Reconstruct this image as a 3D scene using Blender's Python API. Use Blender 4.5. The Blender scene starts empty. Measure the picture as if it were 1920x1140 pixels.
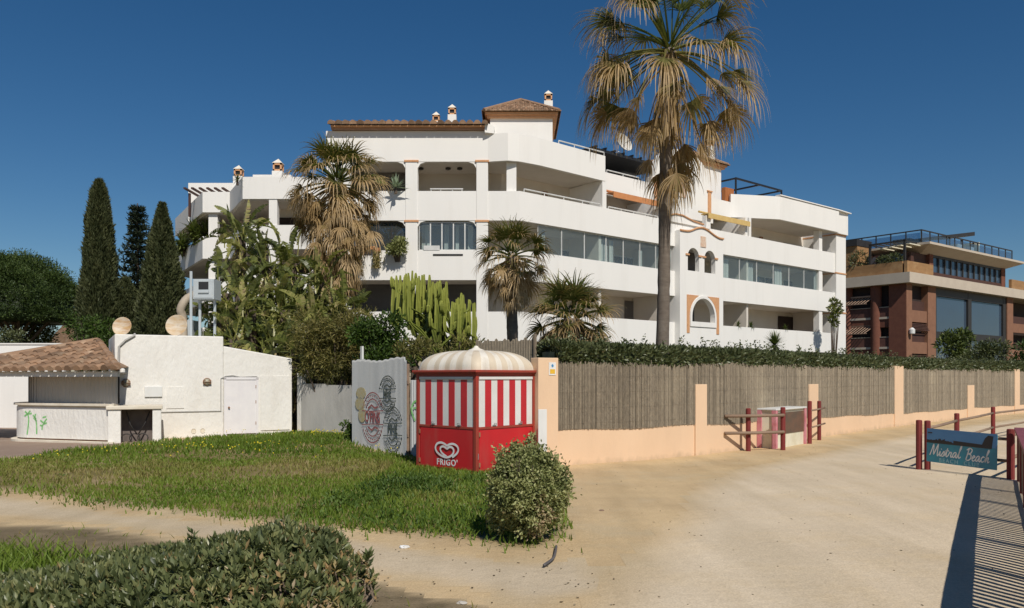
import bpy, bmesh, math, random
import numpy as np
from mathutils import Vector, Matrix

random.seed(11)
RS = np.random.RandomState(7)
scene = bpy.context.scene
COL = scene.collection
PI = math.pi
F, EYE, HOR = 1500.0, 2.0, 705.0          # photo focal length in px, eye height, horizon row


def ray(px):
    return (px - 960.0) / F


def gp(px, py):                            # photo pixel on level ground
    y = F * EYE / (py - HOR)
    return (ray(px) * y, y)


def zat(py, Y):
    return EYE + (HOR - py) / F * Y


# ------------------------------------------------------------------ materials
def lin(c):
    return tuple(((v / 255) / 12.92 if v / 255 <= .04045 else ((v / 255 + .055) / 1.055) ** 2.4) for v in c)


def newmat(name):
    m = bpy.data.materials.new(name)
    m.use_nodes = True
    nt = m.node_tree
    return m, nt, nt.nodes['Principled BSDF']


def N(nt, typ, **kw):
    n = nt.nodes.new(typ)
    for k, v in kw.items():
        if k in n.inputs:
            n.inputs[k].default_value = v
        else:
            setattr(n, k, v)
    return n


def mixrgb(nt, fac, a, b, blend='MIX'):
    n = nt.nodes.new('ShaderNodeMix')
    n.data_type = 'RGBA'
    n.blend_type = blend
    for sock, val in ((n.inputs[0], fac), (n.inputs[6], a), (n.inputs[7], b)):
        if hasattr(val, 'links'):
            nt.links.new(val, sock)
        elif isinstance(val, (int, float)):
            sock.default_value = val
        else:
            sock.default_value = (*val, 1)
    return n.outputs[2]


def ramp(nt, fac, stops):
    r = nt.nodes.new('ShaderNodeValToRGB')
    e = r.color_ramp.elements
    while len(e) < len(stops):
        e.new(.5)
    for el, (p, c) in zip(e, stops):
        el.position = p
        el.color = (*c, 1) if len(c) == 3 else c
    nt.links.new(fac, r.inputs[0])
    return r.outputs[0]


def coord(nt, scale=(1, 1, 1)):
    t = nt.nodes.new('ShaderNodeNewGeometry')
    m = nt.nodes.new('ShaderNodeMapping')
    m.inputs['Scale'].default_value = scale
    nt.links.new(t.outputs['Position'], m.inputs[0])
    return m.outputs[0]


def noisen(nt, vec, scale, detail=4, rough=.55):
    n = nt.nodes.new('ShaderNodeTexNoise')
    n.inputs['Scale'].default_value = scale
    n.inputs['Detail'].default_value = detail
    n.inputs['Roughness'].default_value = rough
    nt.links.new(vec, n.inputs['Vector'])
    return n.outputs[0]


def mat(name, c, rough=.7, c2=None, scale=2.0, amt=.5, stretch=(1, 1, 1), bump=0, bscale=25, metal=0, spec=.4,
        attr=None, c3=None, s3=.6, a3=.5, st3=(1, 1, 1), dirt=None):
    """colour c varied towards c2 by noise, stains c3, optional per-face tint by 'var'"""
    m, nt, b = newmat(name)
    b.inputs['Roughness'].default_value = rough
    b.inputs['Metallic'].default_value = metal
    b.inputs['Specular IOR Level'].default_value = spec
    v = coord(nt, stretch)
    out = None
    if c2 is None:
        c2 = tuple(x * .82 for x in c)
    f = noisen(nt, v, scale, 5)
    f = ramp(nt, f, [(.5 - .25 * amt - .03, (0, 0, 0)), (.5 + .25 * amt + .03, (1, 1, 1))])
    out = mixrgb(nt, f, c, c2)
    if c3 is not None:
        g = noisen(nt, coord(nt, st3), s3, 6, .65)
        g = ramp(nt, g, [(.52, (0, 0, 0)), (.75, (a3, a3, a3))])
        out = mixrgb(nt, g, out, c3)
    if dirt:                                               # splashed earth along the foot of a wall
        gpos = nt.nodes.new('ShaderNodeNewGeometry')
        sx = nt.nodes.new('ShaderNodeSeparateXYZ')
        nt.links.new(gpos.outputs['Position'], sx.inputs[0])
        ma = nt.nodes.new('ShaderNodeMath')
        ma.operation = 'MULTIPLY_ADD'
        nt.links.new(noisen(nt, coord(nt, (1, 1, .5)), 3.5, 6, .7), ma.inputs[0])
        ma.inputs[1].default_value = -dirt[1] * 2.2
        nt.links.new(sx.outputs[2], ma.inputs[2])
        out = mixrgb(nt, ramp(nt, ma.outputs[0], [(0, (.75, .75, .75)), (.06, (0, 0, 0))]) if dirt[1] < 0 else _dirtfac(nt, ma.outputs[0], dirt[1]), out, dirt[0])
    if attr:
        a = N(nt, 'ShaderNodeAttribute', attribute_name='var')
        k = ramp(nt, a.outputs['Fac'], [(0, (attr[0],) * 3), (1, (attr[1],) * 3)])
        out = mixrgb(nt, 1.0, out, k, 'MULTIPLY')
    nt.links.new(out, b.inputs['Base Color'])
    if bump:
        bn = nt.nodes.new('ShaderNodeBump')
        bn.inputs['Strength'].default_value = min(1, bump)
        bn.inputs['Distance'].default_value = .02 * max(1, bump)
        nt.links.new(noisen(nt, v, bscale, 5, .6), bn.inputs['Height'])
        nt.links.new(bn.outputs[0], b.inputs['Normal'])
    return m


def _dirtfac(nt, h, top):
    m = nt.nodes.new('ShaderNodeMapRange')
    m.inputs['From Min'].default_value = -top * 1.25
    m.inputs['From Max'].default_value = -top * .55
    m.inputs['To Min'].default_value = .62
    m.inputs['To Max'].default_value = 0
    nt.links.new(h, m.inputs['Value'])
    return m.outputs[0]


def leafmat(name, stops, trans=.25, rough=.55, tr_gain=1.3, spec=.3):
    m, nt, b = newmat(name)
    a = N(nt, 'ShaderNodeAttribute', attribute_name='var')
    c = ramp(nt, a.outputs['Fac'], [(i / max(1, len(stops) - 1), s) for i, s in enumerate(stops)])
    nt.links.new(c, b.inputs['Base Color'])
    b.inputs['Roughness'].default_value = rough
    b.inputs['Specular IOR Level'].default_value = spec
    t = nt.nodes.new('ShaderNodeBsdfTranslucent')
    nt.links.new(mixrgb(nt, 1.0, c, (tr_gain, tr_gain * 1.05, tr_gain * .6), 'MULTIPLY'), t.inputs[0])
    mx = nt.nodes.new('ShaderNodeMixShader')
    mx.inputs[0].default_value = trans
    nt.links.new(b.outputs[0], mx.inputs[1])
    nt.links.new(t.outputs[0], mx.inputs[2])
    nt.links.new(mx.outputs[0], nt.nodes['Material Output'].inputs[0])
    return m


def glassmat(name, tint, alpha=.35, refl=.12):
    m, nt, b = newmat(name)
    nt.nodes.remove(b)
    tr = nt.nodes.new('ShaderNodeBsdfTransparent')
    tr.inputs[0].default_value = (*tint, 1)
    gl = nt.nodes.new('ShaderNodeBsdfGlossy')
    gl.inputs['Roughness'].default_value = .02
    df = nt.nodes.new('ShaderNodeBsdfDiffuse')
    df.inputs[0].default_value = (.42, .47, .48, 1)
    m1 = nt.nodes.new('ShaderNodeMixShader')
    m1.inputs[0].default_value = alpha
    nt.links.new(tr.outputs[0], m1.inputs[1])
    nt.links.new(df.outputs[0], m1.inputs[2])
    fr = N(nt, 'ShaderNodeLayerWeight', Blend=.5)
    pw = nt.nodes.new('ShaderNodeMath')
    pw.operation = 'POWER'
    pw.inputs[1].default_value = 4
    nt.links.new(fr.outputs['Facing'], pw.inputs[0])
    ad = nt.nodes.new('ShaderNodeMath')
    ad.operation = 'MULTIPLY_ADD'
    ad.inputs[1].default_value = .4
    ad.inputs[2].default_value = refl
    nt.links.new(pw.outputs[0], ad.inputs[0])
    m2 = nt.nodes.new('ShaderNodeMixShader')
    nt.links.new(ad.outputs[0], m2.inputs[0])
    nt.links.new(m1.outputs[0], m2.inputs[1])
    nt.links.new(gl.outputs[0], m2.inputs[2])
    nt.links.new(m2.outputs[0], nt.nodes['Material Output'].inputs[0])
    return m


M = {}
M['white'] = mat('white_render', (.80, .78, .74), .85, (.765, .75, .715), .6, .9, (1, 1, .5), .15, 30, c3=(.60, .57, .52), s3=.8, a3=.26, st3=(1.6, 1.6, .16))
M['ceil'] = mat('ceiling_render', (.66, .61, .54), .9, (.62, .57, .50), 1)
M['terra'] = mat('terracotta_trim', (.62, .34, .17), .8, (.55, .28, .14), 5)
M['tile'] = mat('roof_tile', (.34, .205, .12), .85, (.24, .15, .095), 3, .8, attr=(.45, 1.4), bump=.4, c3=(.50, .40, .28), s3=2.2, a3=.6)
M['soffit'] = mat('brown_soffit', (.42, .25, .16), .8)
M['capo'] = mat('chimney_orange', (.68, .38, .2), .8, (.6, .32, .16), 6)
M['dark'] = mat('dark_opening', (.03, .03, .032), .4)
M['inner'] = mat('room_shade_colour', (.16, .15, .14), .8, (.10, .095, .09), .8)  # dark base colour carries the shade inside the rooms
M['frame'] = mat('window_frame_white', (.66, .66, .64), .5)
M['dframe'] = mat('window_frame_dark', (.035, .032, .03), .5)
M['glass'] = glassmat('clear_glass', (.93, .975, .97), .07, .05)
M['dglass'] = glassmat('dark_glass', (.22, .27, .29), .1, .16)
M['curtain'] = mat('curtain', (.62, .62, .58), .9, (.36, .37, .36), 9, .6, (1, 1, .02))
M['orange'] = mat('orange_awning', (.58, .25, .10), .8, (.52, .21, .08), 4)
M['yellow'] = mat('yellow_awning', (.62, .44, .17), .8, (.55, .38, .14), 4)
M['pergola'] = mat('black_metal', (.02, .022, .026), .5, spec=.3)
M['steel'] = mat('grey_steel', (.45, .45, .46), .35, metal=.7)
M['plinth'] = mat('beige_plinth', (.42, .36, .27), .9)
M['peach'] = mat('peach_render', (.755, .54, .36), .9, (.71, .50, .325), 1.5, .9, (1, 1, .5), .25, 35, c3=(.56, .40, .27), s3=1.2, a3=.32, st3=(1, 1, .3), dirt=((.46, .345, .22), .22))
M['reed'] = mat('woven_reed', (.36, .30, .22), .95, (.22, .185, .138), 16, .9, (1, 1, .4), .9, 70, attr=(.62, 1.25), c3=(.47, .40, .29), s3=.7, a3=.6, st3=(1, 1, .6))
M['red'] = mat('kiosk_red', (.56, .014, .022), .36, (.50, .016, .022), 1.3, spec=.5, c3=(.46, .07, .06), s3=2.0, a3=.7, st3=(1, 1, .3), dirt=((.30, .15, .09), .22))
M['redframe'] = mat('kiosk_red_frame', (.38, .045, .03), .5, (.26, .05, .03), 5, .9, (1, 1, .5), c3=(.2, .07, .04), s3=6, a3=.7)
M['kwhite'] = mat('kiosk_white', (.72, .72, .70), .4, (.66, .66, .63), 1.6, spec=.5, c3=(.52, .49, .44), s3=2.2, a3=.3, st3=(1.5, 1.5, .2))
M['kred'] = mat('kiosk_stripe_red', (.52, .022, .03), .4, (.46, .02, .03), 2, spec=.5)
M['domew'] = mat('dome_white', (.76, .72, .64), .6, (.66, .60, .50), 3, .8, (1, 1, .4), c3=(.45, .38, .29), s3=2.2, a3=.7, st3=(1.6, 1.6, .35))
M['domeb'] = mat('dome_beige', (.66, .57, .44), .6, (.58, .49, .37), 3, .8, (1, 1, .4), c3=(.40, .33, .24), s3=2.5, a3=.5, st3=(2, 2, .5))
M['post'] = mat('red_stained_post', (.22, .03, .027), .75, (.14, .022, .02), 6, .9, (1, 1, .1), .3, 50, c3=(.36, .09, .07), s3=4, a3=.5, st3=(4, 4, .4))
M['rail'] = mat('weathered_rail', (.30, .21, .145), .85, (.20, .13, .09), 5, .9, (.2, .2, 1), .3, 60)
M['handrail'] = mat('maroon_handrail', (.26, .075, .085), .6, (.19, .05, .06), 4, .9, (1, .2, 1), .2)
M['picket'] = mat('weathered_picket', (.28, .23, .16), .85, (.19, .14, .10), 6, .9, (1, 1, .2), .3)
M['pink'] = mat('pink_post', (.62, .28, .31), .7, (.5, .16, .18), 4)
M['cream'] = mat('cream_panel', (.72, .68, .54), .8, (.62, .57, .42), 3)
M['brownpane'] = mat('brown_board', (.10, .07, .05), .5, (.17, .09, .055), 3)
M['corr'] = mat('corrugated_grey', (.52, .53, .53), .55, (.46, .47, .47), 2, .8, (1, 1, .15), spec=.4, c3=(.36, .33, .3), s3=1.5, a3=.35, st3=(2, 2, .25))
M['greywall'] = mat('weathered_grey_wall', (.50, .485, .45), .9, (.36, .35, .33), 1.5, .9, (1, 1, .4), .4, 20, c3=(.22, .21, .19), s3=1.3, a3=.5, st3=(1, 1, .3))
M['bar'] = mat('bar_white_plaster', (.80, .775, .725), .92, (.75, .725, .67), .9, .9, (1, 1, .5), 1.3, 9, c3=(.58, .52, .44), s3=1.1, a3=.4, st3=(1, 1, .4), dirt=((.42, .35, .25), .18))
M['barside'] = mat('bar_ledge', (.72, .66, .55), .85, (.62, .55, .44), 3)
M['rust'] = mat('rusty_metal', (.36, .19, .10), .8, (.24, .12, .07), 7)
M['nicheback'] = mat('dark_niche', (.17, .14, .125), .8, (.11, .09, .08), 4)
M['shutter'] = mat('shutter_grey', (.50, .46, .41), .6, (.42, .385, .34), 1.5, .8, (1, 1, .1))
M['doorp'] = mat('white_door', (.78, .75, .74), .55, (.73, .70, .70), 3)
M['wirelamp'] = mat('lamp_glass', (.38, .35, .26), .4)
M['green'] = mat('green_spray_paint', (.16, .48, .14), .7, (.3, .58, .25), 12)
M['black'] = mat('black_paint', (.035, .04, .035), .6)
M['pred'] = mat('red_spray_paint', (.40, .06, .06), .7, (.5, .2, .2), 14)
M['pblk'] = mat('black_spray_paint', (.06, .08, .065), .7, (.2, .22, .2), 14)
M['pyel'] = mat('yellow_spray_paint', (.66, .52, .22), .7, (.62, .57, .42), 10)
M['boxblue'] = mat('pale_blue_metal', (.46, .50, .52), .5, (.42, .46, .48), 3)
M['dish'] = mat('dish_rust', (.62, .56, .47), .6, (.50, .34, .17), 5, .6, (.5, .5, 1.6), c3=(.40, .19, .06), s3=3.6, a3=1, st3=(.45, .45, 1.7))
M['flue'] = mat('weathered_flue', (.42, .36, .28), .7, (.34, .28, .21), 2)
M['rplanter'] = mat('rusty_planter', (.42, .15, .045), .8, (.30, .10, .03), 3, .9, (2, 2, .3))
M['dishw'] = mat('dish_white', (.62, .60, .55), .5)
M['signblue'] = mat('sign_blue', (.07, .24, .46), .35, (.05, .19, .40), 1.5, spec=.5)
M['signteal'] = mat('sign_teal', (.02, .17, .28), .35, (.02, .29, .38), 3, spec=.5)
M['signdark'] = mat('sign_dark', (.02, .025, .03), .4)
M['signwhite'] = mat('sign_white', (.78, .78, .76), .4)
M['signcyan'] = mat('sign_pale_cyan', (.30, .52, .56), .5)
M['signyel'] = mat('sign_yellow', (.75, .45, .04), .5)
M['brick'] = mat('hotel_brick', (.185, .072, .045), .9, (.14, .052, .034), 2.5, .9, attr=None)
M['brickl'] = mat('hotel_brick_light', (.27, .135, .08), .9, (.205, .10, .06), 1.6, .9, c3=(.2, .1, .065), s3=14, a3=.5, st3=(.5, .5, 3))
M['hwood'] = mat('hotel_timber', (.35, .20, .085), .8, (.26, .14, .06), 2, .9, (.4, .4, 2), c3=(.46, .30, .15), s3=.7, a3=.7)
M['hslab'] = mat('hotel_slab', (.52, .45, .36), .85, (.48, .41, .33), 1)
M['hglass'] = mat('hotel_glass', (.05, .075, .11), .05, (.05, .08, .12), .5, spec=.9)
M['hrail'] = mat('hotel_balcony_board', (.14, .06, .045), .8, (.10, .045, .035), 3)
M['hslat'] = mat('hotel_slatted_awning', (.40, .27, .19), .8)
M['hdark'] = mat('recess_shade_colour', (.035, .022, .018), .8)  # near-black stands in for shade deep in recesses
M['hbrown'] = mat('hotel_brown_panel', (.075, .034, .025), .7)
M['trunk'] = mat('palm_trunk', (.20, .165, .13), .95, (.12, .095, .075), 5, .9, (1, 1, 2.5), .8, 30, c3=(.28, .25, .21), s3=3, a3=.5)
M['bark'] = mat('bark', (.13, .10, .075), .95, (.08, .06, .045), 6, .9, (1, 1, .4), .6)
M['fan'] = leafmat('fan_palm_leaf', [(.035, .055, .012), (.09, .115, .025), (.19, .17, .055), (.29, .195, .09), (.43, .305, .155), (.55, .415, .25)], .28)
M['cyp'] = leafmat('cypress_leaf', [(.026, .036, .013), (.058, .07, .027), (.10, .11, .046), (.155, .15, .07)], .14)
M['spruce'] = leafmat('araucaria_leaf', [(.012, .02, .012), (.022, .034, .018), (.04, .055, .028)], .1)
M['pine'] = leafmat('pine_needles', [(.016, .03, .009), (.038, .066, .016), (.075, .112, .024), (.115, .155, .036)], .15)
M['stre'] = leafmat('paddle_leaf', [(.038, .052, .015), (.10, .12, .032), (.20, .22, .06), (.34, .33, .11), (.38, .29, .16)], .35, .35, spec=.5)
M['euph'] = leafmat('candelabra_stem', [(.09, .11, .022), (.17, .20, .036), (.36, .38, .08)], .05, .5)
M['shrubb'] = leafmat('brown_green_leaf', [(.05, .055, .014), (.125, .12, .034), (.22, .195, .06), (.32, .25, .11)], .3)
M['shrubg'] = leafmat('bright_green_leaf', [(.02, .04, .009), (.055, .10, .016), (.11, .17, .03)], .25)
M['hedge'] = leafmat('hedge_leaf', [(.03, .044, .016), (.082, .10, .038), (.14, .155, .068), (.21, .215, .105)], .15, .42, spec=.5)
M['bush'] = leafmat('grey_green_leaf', [(.085, .105, .034), (.19, .215, .075), (.30, .315, .125), (.40, .40, .19), (.34, .25, .15)], .18, .5)
M['pitto'] = leafmat('coast_shrub_leaf', [(.05, .066, .026), (.115, .14, .055), (.185, .205, .085), (.28, .28, .115), (.40, .26, .12), (.46, .36, .23)], .22, .4, spec=.5)
M['weed'] = leafmat('weed_leaf', [(.03, .055, .01), (.065, .115, .02), (.115, .18, .032), (.18, .25, .055)], .3)
M['grass'] = leafmat('grass_blade', [(.035, .07, .009), (.10, .16, .018), (.165, .235, .03), (.21, .22, .05), (.33, .25, .115)], .3)
M['flower'] = mat('yellow_petals', (.72, .60, .03), .7)
M['yucca'] = leafmat('yucca_leaf', [(.05, .075, .02), (.11, .14, .035), (.20, .22, .07)], .2)
M['agave'] = leafmat('agave_leaf', [(.14, .20, .13), (.24, .32, .22), (.34, .40, .28)], .1)
M['blue'] = mat('blue_plastic', (.05, .13, .32), .5)
M['pot'] = mat('terracotta_pot', (.48, .22, .10), .8)
M['hose'] = mat('grey_hose', (.12, .11, .11), .6)
M['stone'] = mat('pale_stone', (.5, .46, .40), .9)


# ------------------------------------------------------------------ mesh builder
class MB:
    def __init__(s, T=None):
        s.v, s.f, s.var, s.mi = [], [], [], []
        s.T = T
        s.m = 0

    def add(s, vs, fs, var=.5, T=None):
        o = len(s.v)
        T = T or s.T
        if T is not None:
            vs = [T @ Vector(p) for p in vs]
        s.v.extend(tuple(p) for p in vs)
        for k, f in enumerate(fs):
            s.f.append(tuple(i + o for i in f))
            s.var.append(var[k] if isinstance(var, (list, tuple)) else var)
            s.mi.append(s.m)
        return s

    def box(s, a, b, var=.5, T=None):
        (x0, y0, z0), (x1, y1, z1) = a, b
        if x0 > x1: x0, x1 = x1, x0
        if y0 > y1: y0, y1 = y1, y0
        if z0 > z1: z0, z1 = z1, z0
        return s.add([(x0, y0, z0), (x1, y0, z0), (x1, y1, z0), (x0, y1, z0), (x0, y0, z1), (x1, y0, z1), (x1, y1, z1), (x0, y1, z1)],
                     [(0, 3, 2, 1), (4, 5, 6, 7), (0, 1, 5, 4), (1, 2, 6, 5), (2, 3, 7, 6), (3, 0, 4, 7)], var, T)

    def prism(s, poly, z0, z1, var=.5, T=None):          # poly counter-clockwise seen from above
        n = len(poly)
        vs = [(p[0], p[1], z0) for p in poly] + [(p[0], p[1], z1) for p in poly]
        fs = [tuple(range(n - 1, -1, -1)), tuple(range(n, 2 * n))] + [(i, (i + 1) % n, n + (i + 1) % n, n + i) for i in range(n)]
        return s.add(vs, fs, var, T)

    def tube(s, pts, r, n=8, var=.5, cap=True, T=None):
        pts = [Vector(p) for p in pts]
        rs = r if isinstance(r, (list, tuple)) else [r] * len(pts)
        vs, fs = [], []
        ref = None
        for i, p in enumerate(pts):
            d = (pts[min(i + 1, len(pts) - 1)] - pts[max(i - 1, 0)])
            d = d.normalized() if d.length > 1e-9 else Vector((0, 0, 1))
            if ref is None:
                ref = d.orthogonal().normalized()
            ref = ref - d * ref.dot(d)
            ref = ref.normalized() if ref.length > 1e-6 else d.orthogonal().normalized()
            q = d.cross(ref)
            for k in range(n):
                a = 2 * PI * k / n
                vs.append(p + (ref * math.cos(a) + q * math.sin(a)) * rs[i])
        for i in range(len(pts) - 1):
            for k in range(n):
                k2 = (k + 1) % n
                fs.append((i * n + k, i * n + k2, (i + 1) * n + k2, (i + 1) * n + k))
        if cap:
            fs += [tuple(range(n - 1, -1, -1)), tuple(range((len(pts) - 1) * n, len(pts) * n))]
        return s.add(vs, fs, var, T)

    def bar(s, a, b, w, h, var=.5):                       # rectangular bar between two points, h is vertical-ish
        a, b = Vector(a), Vector(b)
        d = (b - a).normalized()
        up = Vector((0, 0, 1)) if abs(d.z) < .95 else Vector((0, 1, 0))
        x = d.cross(up).normalized()
        y = x.cross(d)
        vs = [p + x * (i * w / 2) + y * (j * h / 2) for p in (a, b) for i, j in ((-1, -1), (1, -1), (1, 1), (-1, 1))]
        return s.add(vs, [(0, 1, 2, 3), (7, 6, 5, 4), (0, 4, 5, 1), (1, 5, 6, 2), (2, 6, 7, 3), (3, 7, 4, 0)], var)

    def lathe(s, prof, n=16, var=.5, T=None, cap=False):
        vs, fs = [], []
        for r, z in prof:
            for k in range(n):
                a = 2 * PI * k / n
                vs.append((r * math.cos(a), r * math.sin(a), z))
        for i in range(len(prof) - 1):
            for k in range(n):
                k2 = (k + 1) % n
                fs.append((i * n + k, i * n + k2, (i + 1) * n + k2, (i + 1) * n + k))
        if cap:
            fs += [tuple(range(n - 1, -1, -1)), tuple(range((len(prof) - 1) * n, len(prof) * n))]
        return s.add(vs, fs, var, T)

    def build(s, name, m, parent=None, smooth=False, bevel=0):
        me = bpy.data.meshes.new(name)
        me.from_pydata(s.v, [], s.f)
        ms = m if isinstance(m, (list, tuple)) else [m]
        for x in ms:
            me.materials.append(M[x])
        if len(ms) > 1:
            me.polygons.foreach_set('material_index', s.mi)
        at = me.attributes.new('var', 'FLOAT', 'FACE')
        at.data.foreach_set('value', np.array(s.var, 'f'))
        if smooth:
            me.polygons.foreach_set('use_smooth', [True] * len(s.f))
        me.update()
        o = bpy.data.objects.new(name, me)
        COL.objects.link(o)
        if parent is not None:
            o.parent = parent
            o.matrix_parent_inverse = parent_inv(parent)
        if bevel:
            b = o.modifiers.new('bevel', 'BEVEL')
            b.width = bevel
            b.segments = 2
            b.limit_method = 'ANGLE'
        return o


def world(o):
    return world(o.parent) @ o.matrix_parent_inverse @ o.matrix_basis if o.parent else o.matrix_basis.copy()


def parent_inv(p):                                         # parts are modelled in world coordinates
    return world(p).inverted()


def tag(o, label, cat, group=None, kind=None):
    o['label'] = label
    o['category'] = cat
    if group:
        o['group'] = group
    if kind:
        o['kind'] = kind
    return o


def thing(name, label, cat, loc=(0, 0, 0), group=None):
    o = bpy.data.objects.new(name, None)
    o.empty_display_size = .2
    o.location = loc
    COL.objects.link(o)
    return tag(o, label, cat, group)


def copy_tree(o, parent=None):
    c = o.copy()
    COL.objects.link(c)
    if parent is not None:
        c.parent = parent
    for ch in list(o.children):
        copy_tree(ch, c)
    return c


def frame(x, y, ang, z=0):                                 # local x along the face, y inward, z up
    c, s = math.cos(ang), math.sin(ang)
    return Matrix(((c, -s, 0, x), (s, c, 0, y), (0, 0, 1, z), (0, 0, 0, 1)))


class Fac:
    """a vertical plane: origin, heading; s along it, off = distance proud of it towards the outside"""
    def __init__(s, x, y, ang):
        s.o, s.a = (x, y), ang
        s.u = (math.cos(ang), math.sin(ang))
        s.n = (s.u[1], -s.u[0])
        s.T = frame(x, y, ang)

    def s(s, px, off=0):
        k = ray(px)
        ox, oy = s.o[0] + s.n[0] * off, s.o[1] + s.n[1] * off
        return (k * oy - ox) / (s.u[0] - k * s.u[1])

    def p(s, t, off=0):
        return (s.o[0] + s.u[0] * t + s.n[0] * off, s.o[1] + s.u[1] * t + s.n[1] * off)

    def z(s, px, py, off=0):
        return zat(py, s.p(s.s(px, off), off)[1])


def offset(pts, d):                                        # shift a polyline inwards (to its left) with mitres
    out = []
    for i, p in enumerate(pts):
        ns = []
        for a, b in ((i - 1, i), (i, i + 1)):
            if 0 <= a and b < len(pts):
                dx, dy = pts[b][0] - pts[a][0], pts[b][1] - pts[a][1]
                l = math.hypot(dx, dy)
                ns.append((-dy / l, dx / l))
        if len(ns) == 1:
            out.append((p[0] + ns[0][0] * d, p[1] + ns[0][1] * d))
        else:
            bx, by = ns[0][0] + ns[1][0], ns[0][1] + ns[1][1]
            k = 2 * d / (bx * bx + by * by)
            out.append((p[0] + bx * k, p[1] + by * k))
    return out


def band(mb, pts, t, z0, z1, start=0, var=.5):             # a wall of thickness t following a polyline
    a, b = offset(pts, start) if start else pts, offset(pts, start + t)
    n = len(pts)
    vs = [(*p, z) for z in (z0, z1) for l in (a, b) for p in l]
    fs = []
    for i in range(n - 1):
        fs += [(i, i + 1, 2 * n + i + 1, 2 * n + i), (n + i + 1, n + i, 3 * n + i, 3 * n + i + 1),
               (2 * n + i, 2 * n + i + 1, 3 * n + i + 1, 3 * n + i), (i + 1, i, n + i, n + i + 1)]
    fs += [(n, 0, 2 * n, 3 * n), (n - 1, 2 * n - 1, 4 * n - 1, 3 * n - 1)]
    return mb.add(vs, fs, var)


def flat_shape(loops, depth, T, kind='POLY'):
    """filled 2D outline (with holes) in local x/z, extruded to depth; returns (verts, faces) in world space"""
    cu = bpy.data.curves.new('outline', 'CURVE')
    cu.dimensions = '2D'
    cu.fill_mode = 'BOTH'
    cu.extrude = depth / 2
    for lp in loops:
        sp = cu.splines.new('POLY')
        sp.points.add(len(lp) - 1)
        for q, p in zip(sp.points, lp):
            q.co = (p[0], p[1], 0, 1)
        sp.use_cyclic_u = True
    return _curve_geo(cu, depth, T)


def _curve_geo(cu, depth, T):
    o = bpy.data.objects.new('outline', cu)
    COL.objects.link(o)
    dg = bpy.context.evaluated_depsgraph_get()
    ev = o.evaluated_get(dg)
    me = ev.to_mesh()
    R = T @ Matrix(((1, 0, 0, 0), (0, 0, -1, 0), (0, 1, 0, 0), (0, 0, 0, 1))) @ Matrix.Translation((0, 0, -depth / 2))
    vs = [R @ v.co for v in me.vertices]
    fs = [tuple(p.vertices) for p in me.polygons]
    ev.to_mesh_clear()
    bpy.data.objects.remove(o)
    bpy.data.curves.remove(cu)
    return vs, fs


def text_geo(body, size, depth, T, shear=0, space=1, align='CENTER', bold=0):
    cu = bpy.data.curves.new('lettering', 'FONT')
    cu.body = body
    cu.size = size
    cu.shear = shear
    cu.space_character = space
    cu.align_x = align
    cu.align_y = 'CENTER'
    cu.extrude = depth / 2
    cu.offset = bold
    return _curve_geo(cu, depth, T)


def ribbon(pts, w):
    """closed outline of a stroke of width w along pts (2D)"""
    L, R = [], []
    for i, p in enumerate(pts):
        a, b = pts[max(0, i - 1)], pts[min(len(pts) - 1, i + 1)]
        dx, dy = b[0] - a[0], b[1] - a[1]
        l = math.hypot(dx, dy) or 1
        L.append((p[0] - dy / l * w / 2, p[1] + dx / l * w / 2))
        R.append((p[0] + dy / l * w / 2, p[1] - dx / l * w / 2))
    return L + R[::-1]


def stroke(mb, pts, w, T, depth=.004, var=.5):             # flat painted stroke as a thin strip, local x/z
    n = len(pts)
    rb = ribbon(pts, w)
    L, R = rb[:n], rb[n:][::-1]
    vs = [(p[0], -depth, p[1]) for p in L] + [(p[0], -depth, p[1]) for p in R]
    fs = [(i, n + i, n + i + 1, i + 1) for i in range(n - 1)]
    mb.add(vs, fs, var, T)


def smooth_pts(pts, k=6, closed=False):                    # Catmull-Rom through 2D/3D points
    P = [Vector(p) for p in pts]
    n = len(P)
    out = []
    rng = range(n) if closed else range(n - 1)
    for i in rng:
        g = (lambda j: P[j % n]) if closed else (lambda j: P[min(max(j, 0), n - 1)])
        a, b, c, d = g(i - 1), g(i), g(i + 1), g(i + 2)
        for q in range(k):
            t = q / k
            out.append(.5 * ((2 * b) + (c - a) * t + (2 * a - 5 * b + 4 * c - d) * t * t + (3 * b - a - 3 * c + d) * t ** 3))
    if not closed:
        out.append(P[-1])
    return [tuple(p) for p in out]


# ------------------------------------------------------------------ foliage
def npmesh(name, m, V, Fc, var, parent=None, smooth=False):
    """fast mesh from arrays: V (n,3), Fc (k,3|4), var (k,)"""
    me = bpy.data.meshes.new(name)
    n, k, w = len(V), len(Fc), Fc.shape[1]
    me.vertices.add(n)
    me.vertices.foreach_set('co', np.ascontiguousarray(V, 'f').ravel())
    me.loops.add(k * w)
    me.loops.foreach_set('vertex_index', np.ascontiguousarray(Fc, 'i').ravel())
    me.polygons.add(k)
    me.polygons.foreach_set('loop_start', np.arange(0, k * w, w, dtype='i'))
    me.polygons.foreach_set('loop_total', np.full(k, w, 'i'))
    me.update(calc_edges=True)
    me.materials.append(M[m])
    at = me.attributes.new('var', 'FLOAT', 'FACE')
    at.data.foreach_set('value', np.clip(var, 0, 1).astype('f'))
    if smooth:
        me.polygons.foreach_set('use_smooth', np.ones(k, bool))
    o = bpy.data.objects.new(name, me)
    COL.objects.link(o)
    if parent is not None:
        o.parent = parent
        o.matrix_parent_inverse = parent_inv(parent)
    return o


def unit(a):
    return a / np.maximum(np.linalg.norm(a, axis=1, keepdims=True), 1e-9)


def rdir(n):
    return unit(RS.normal(size=(n, 3)))


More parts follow.
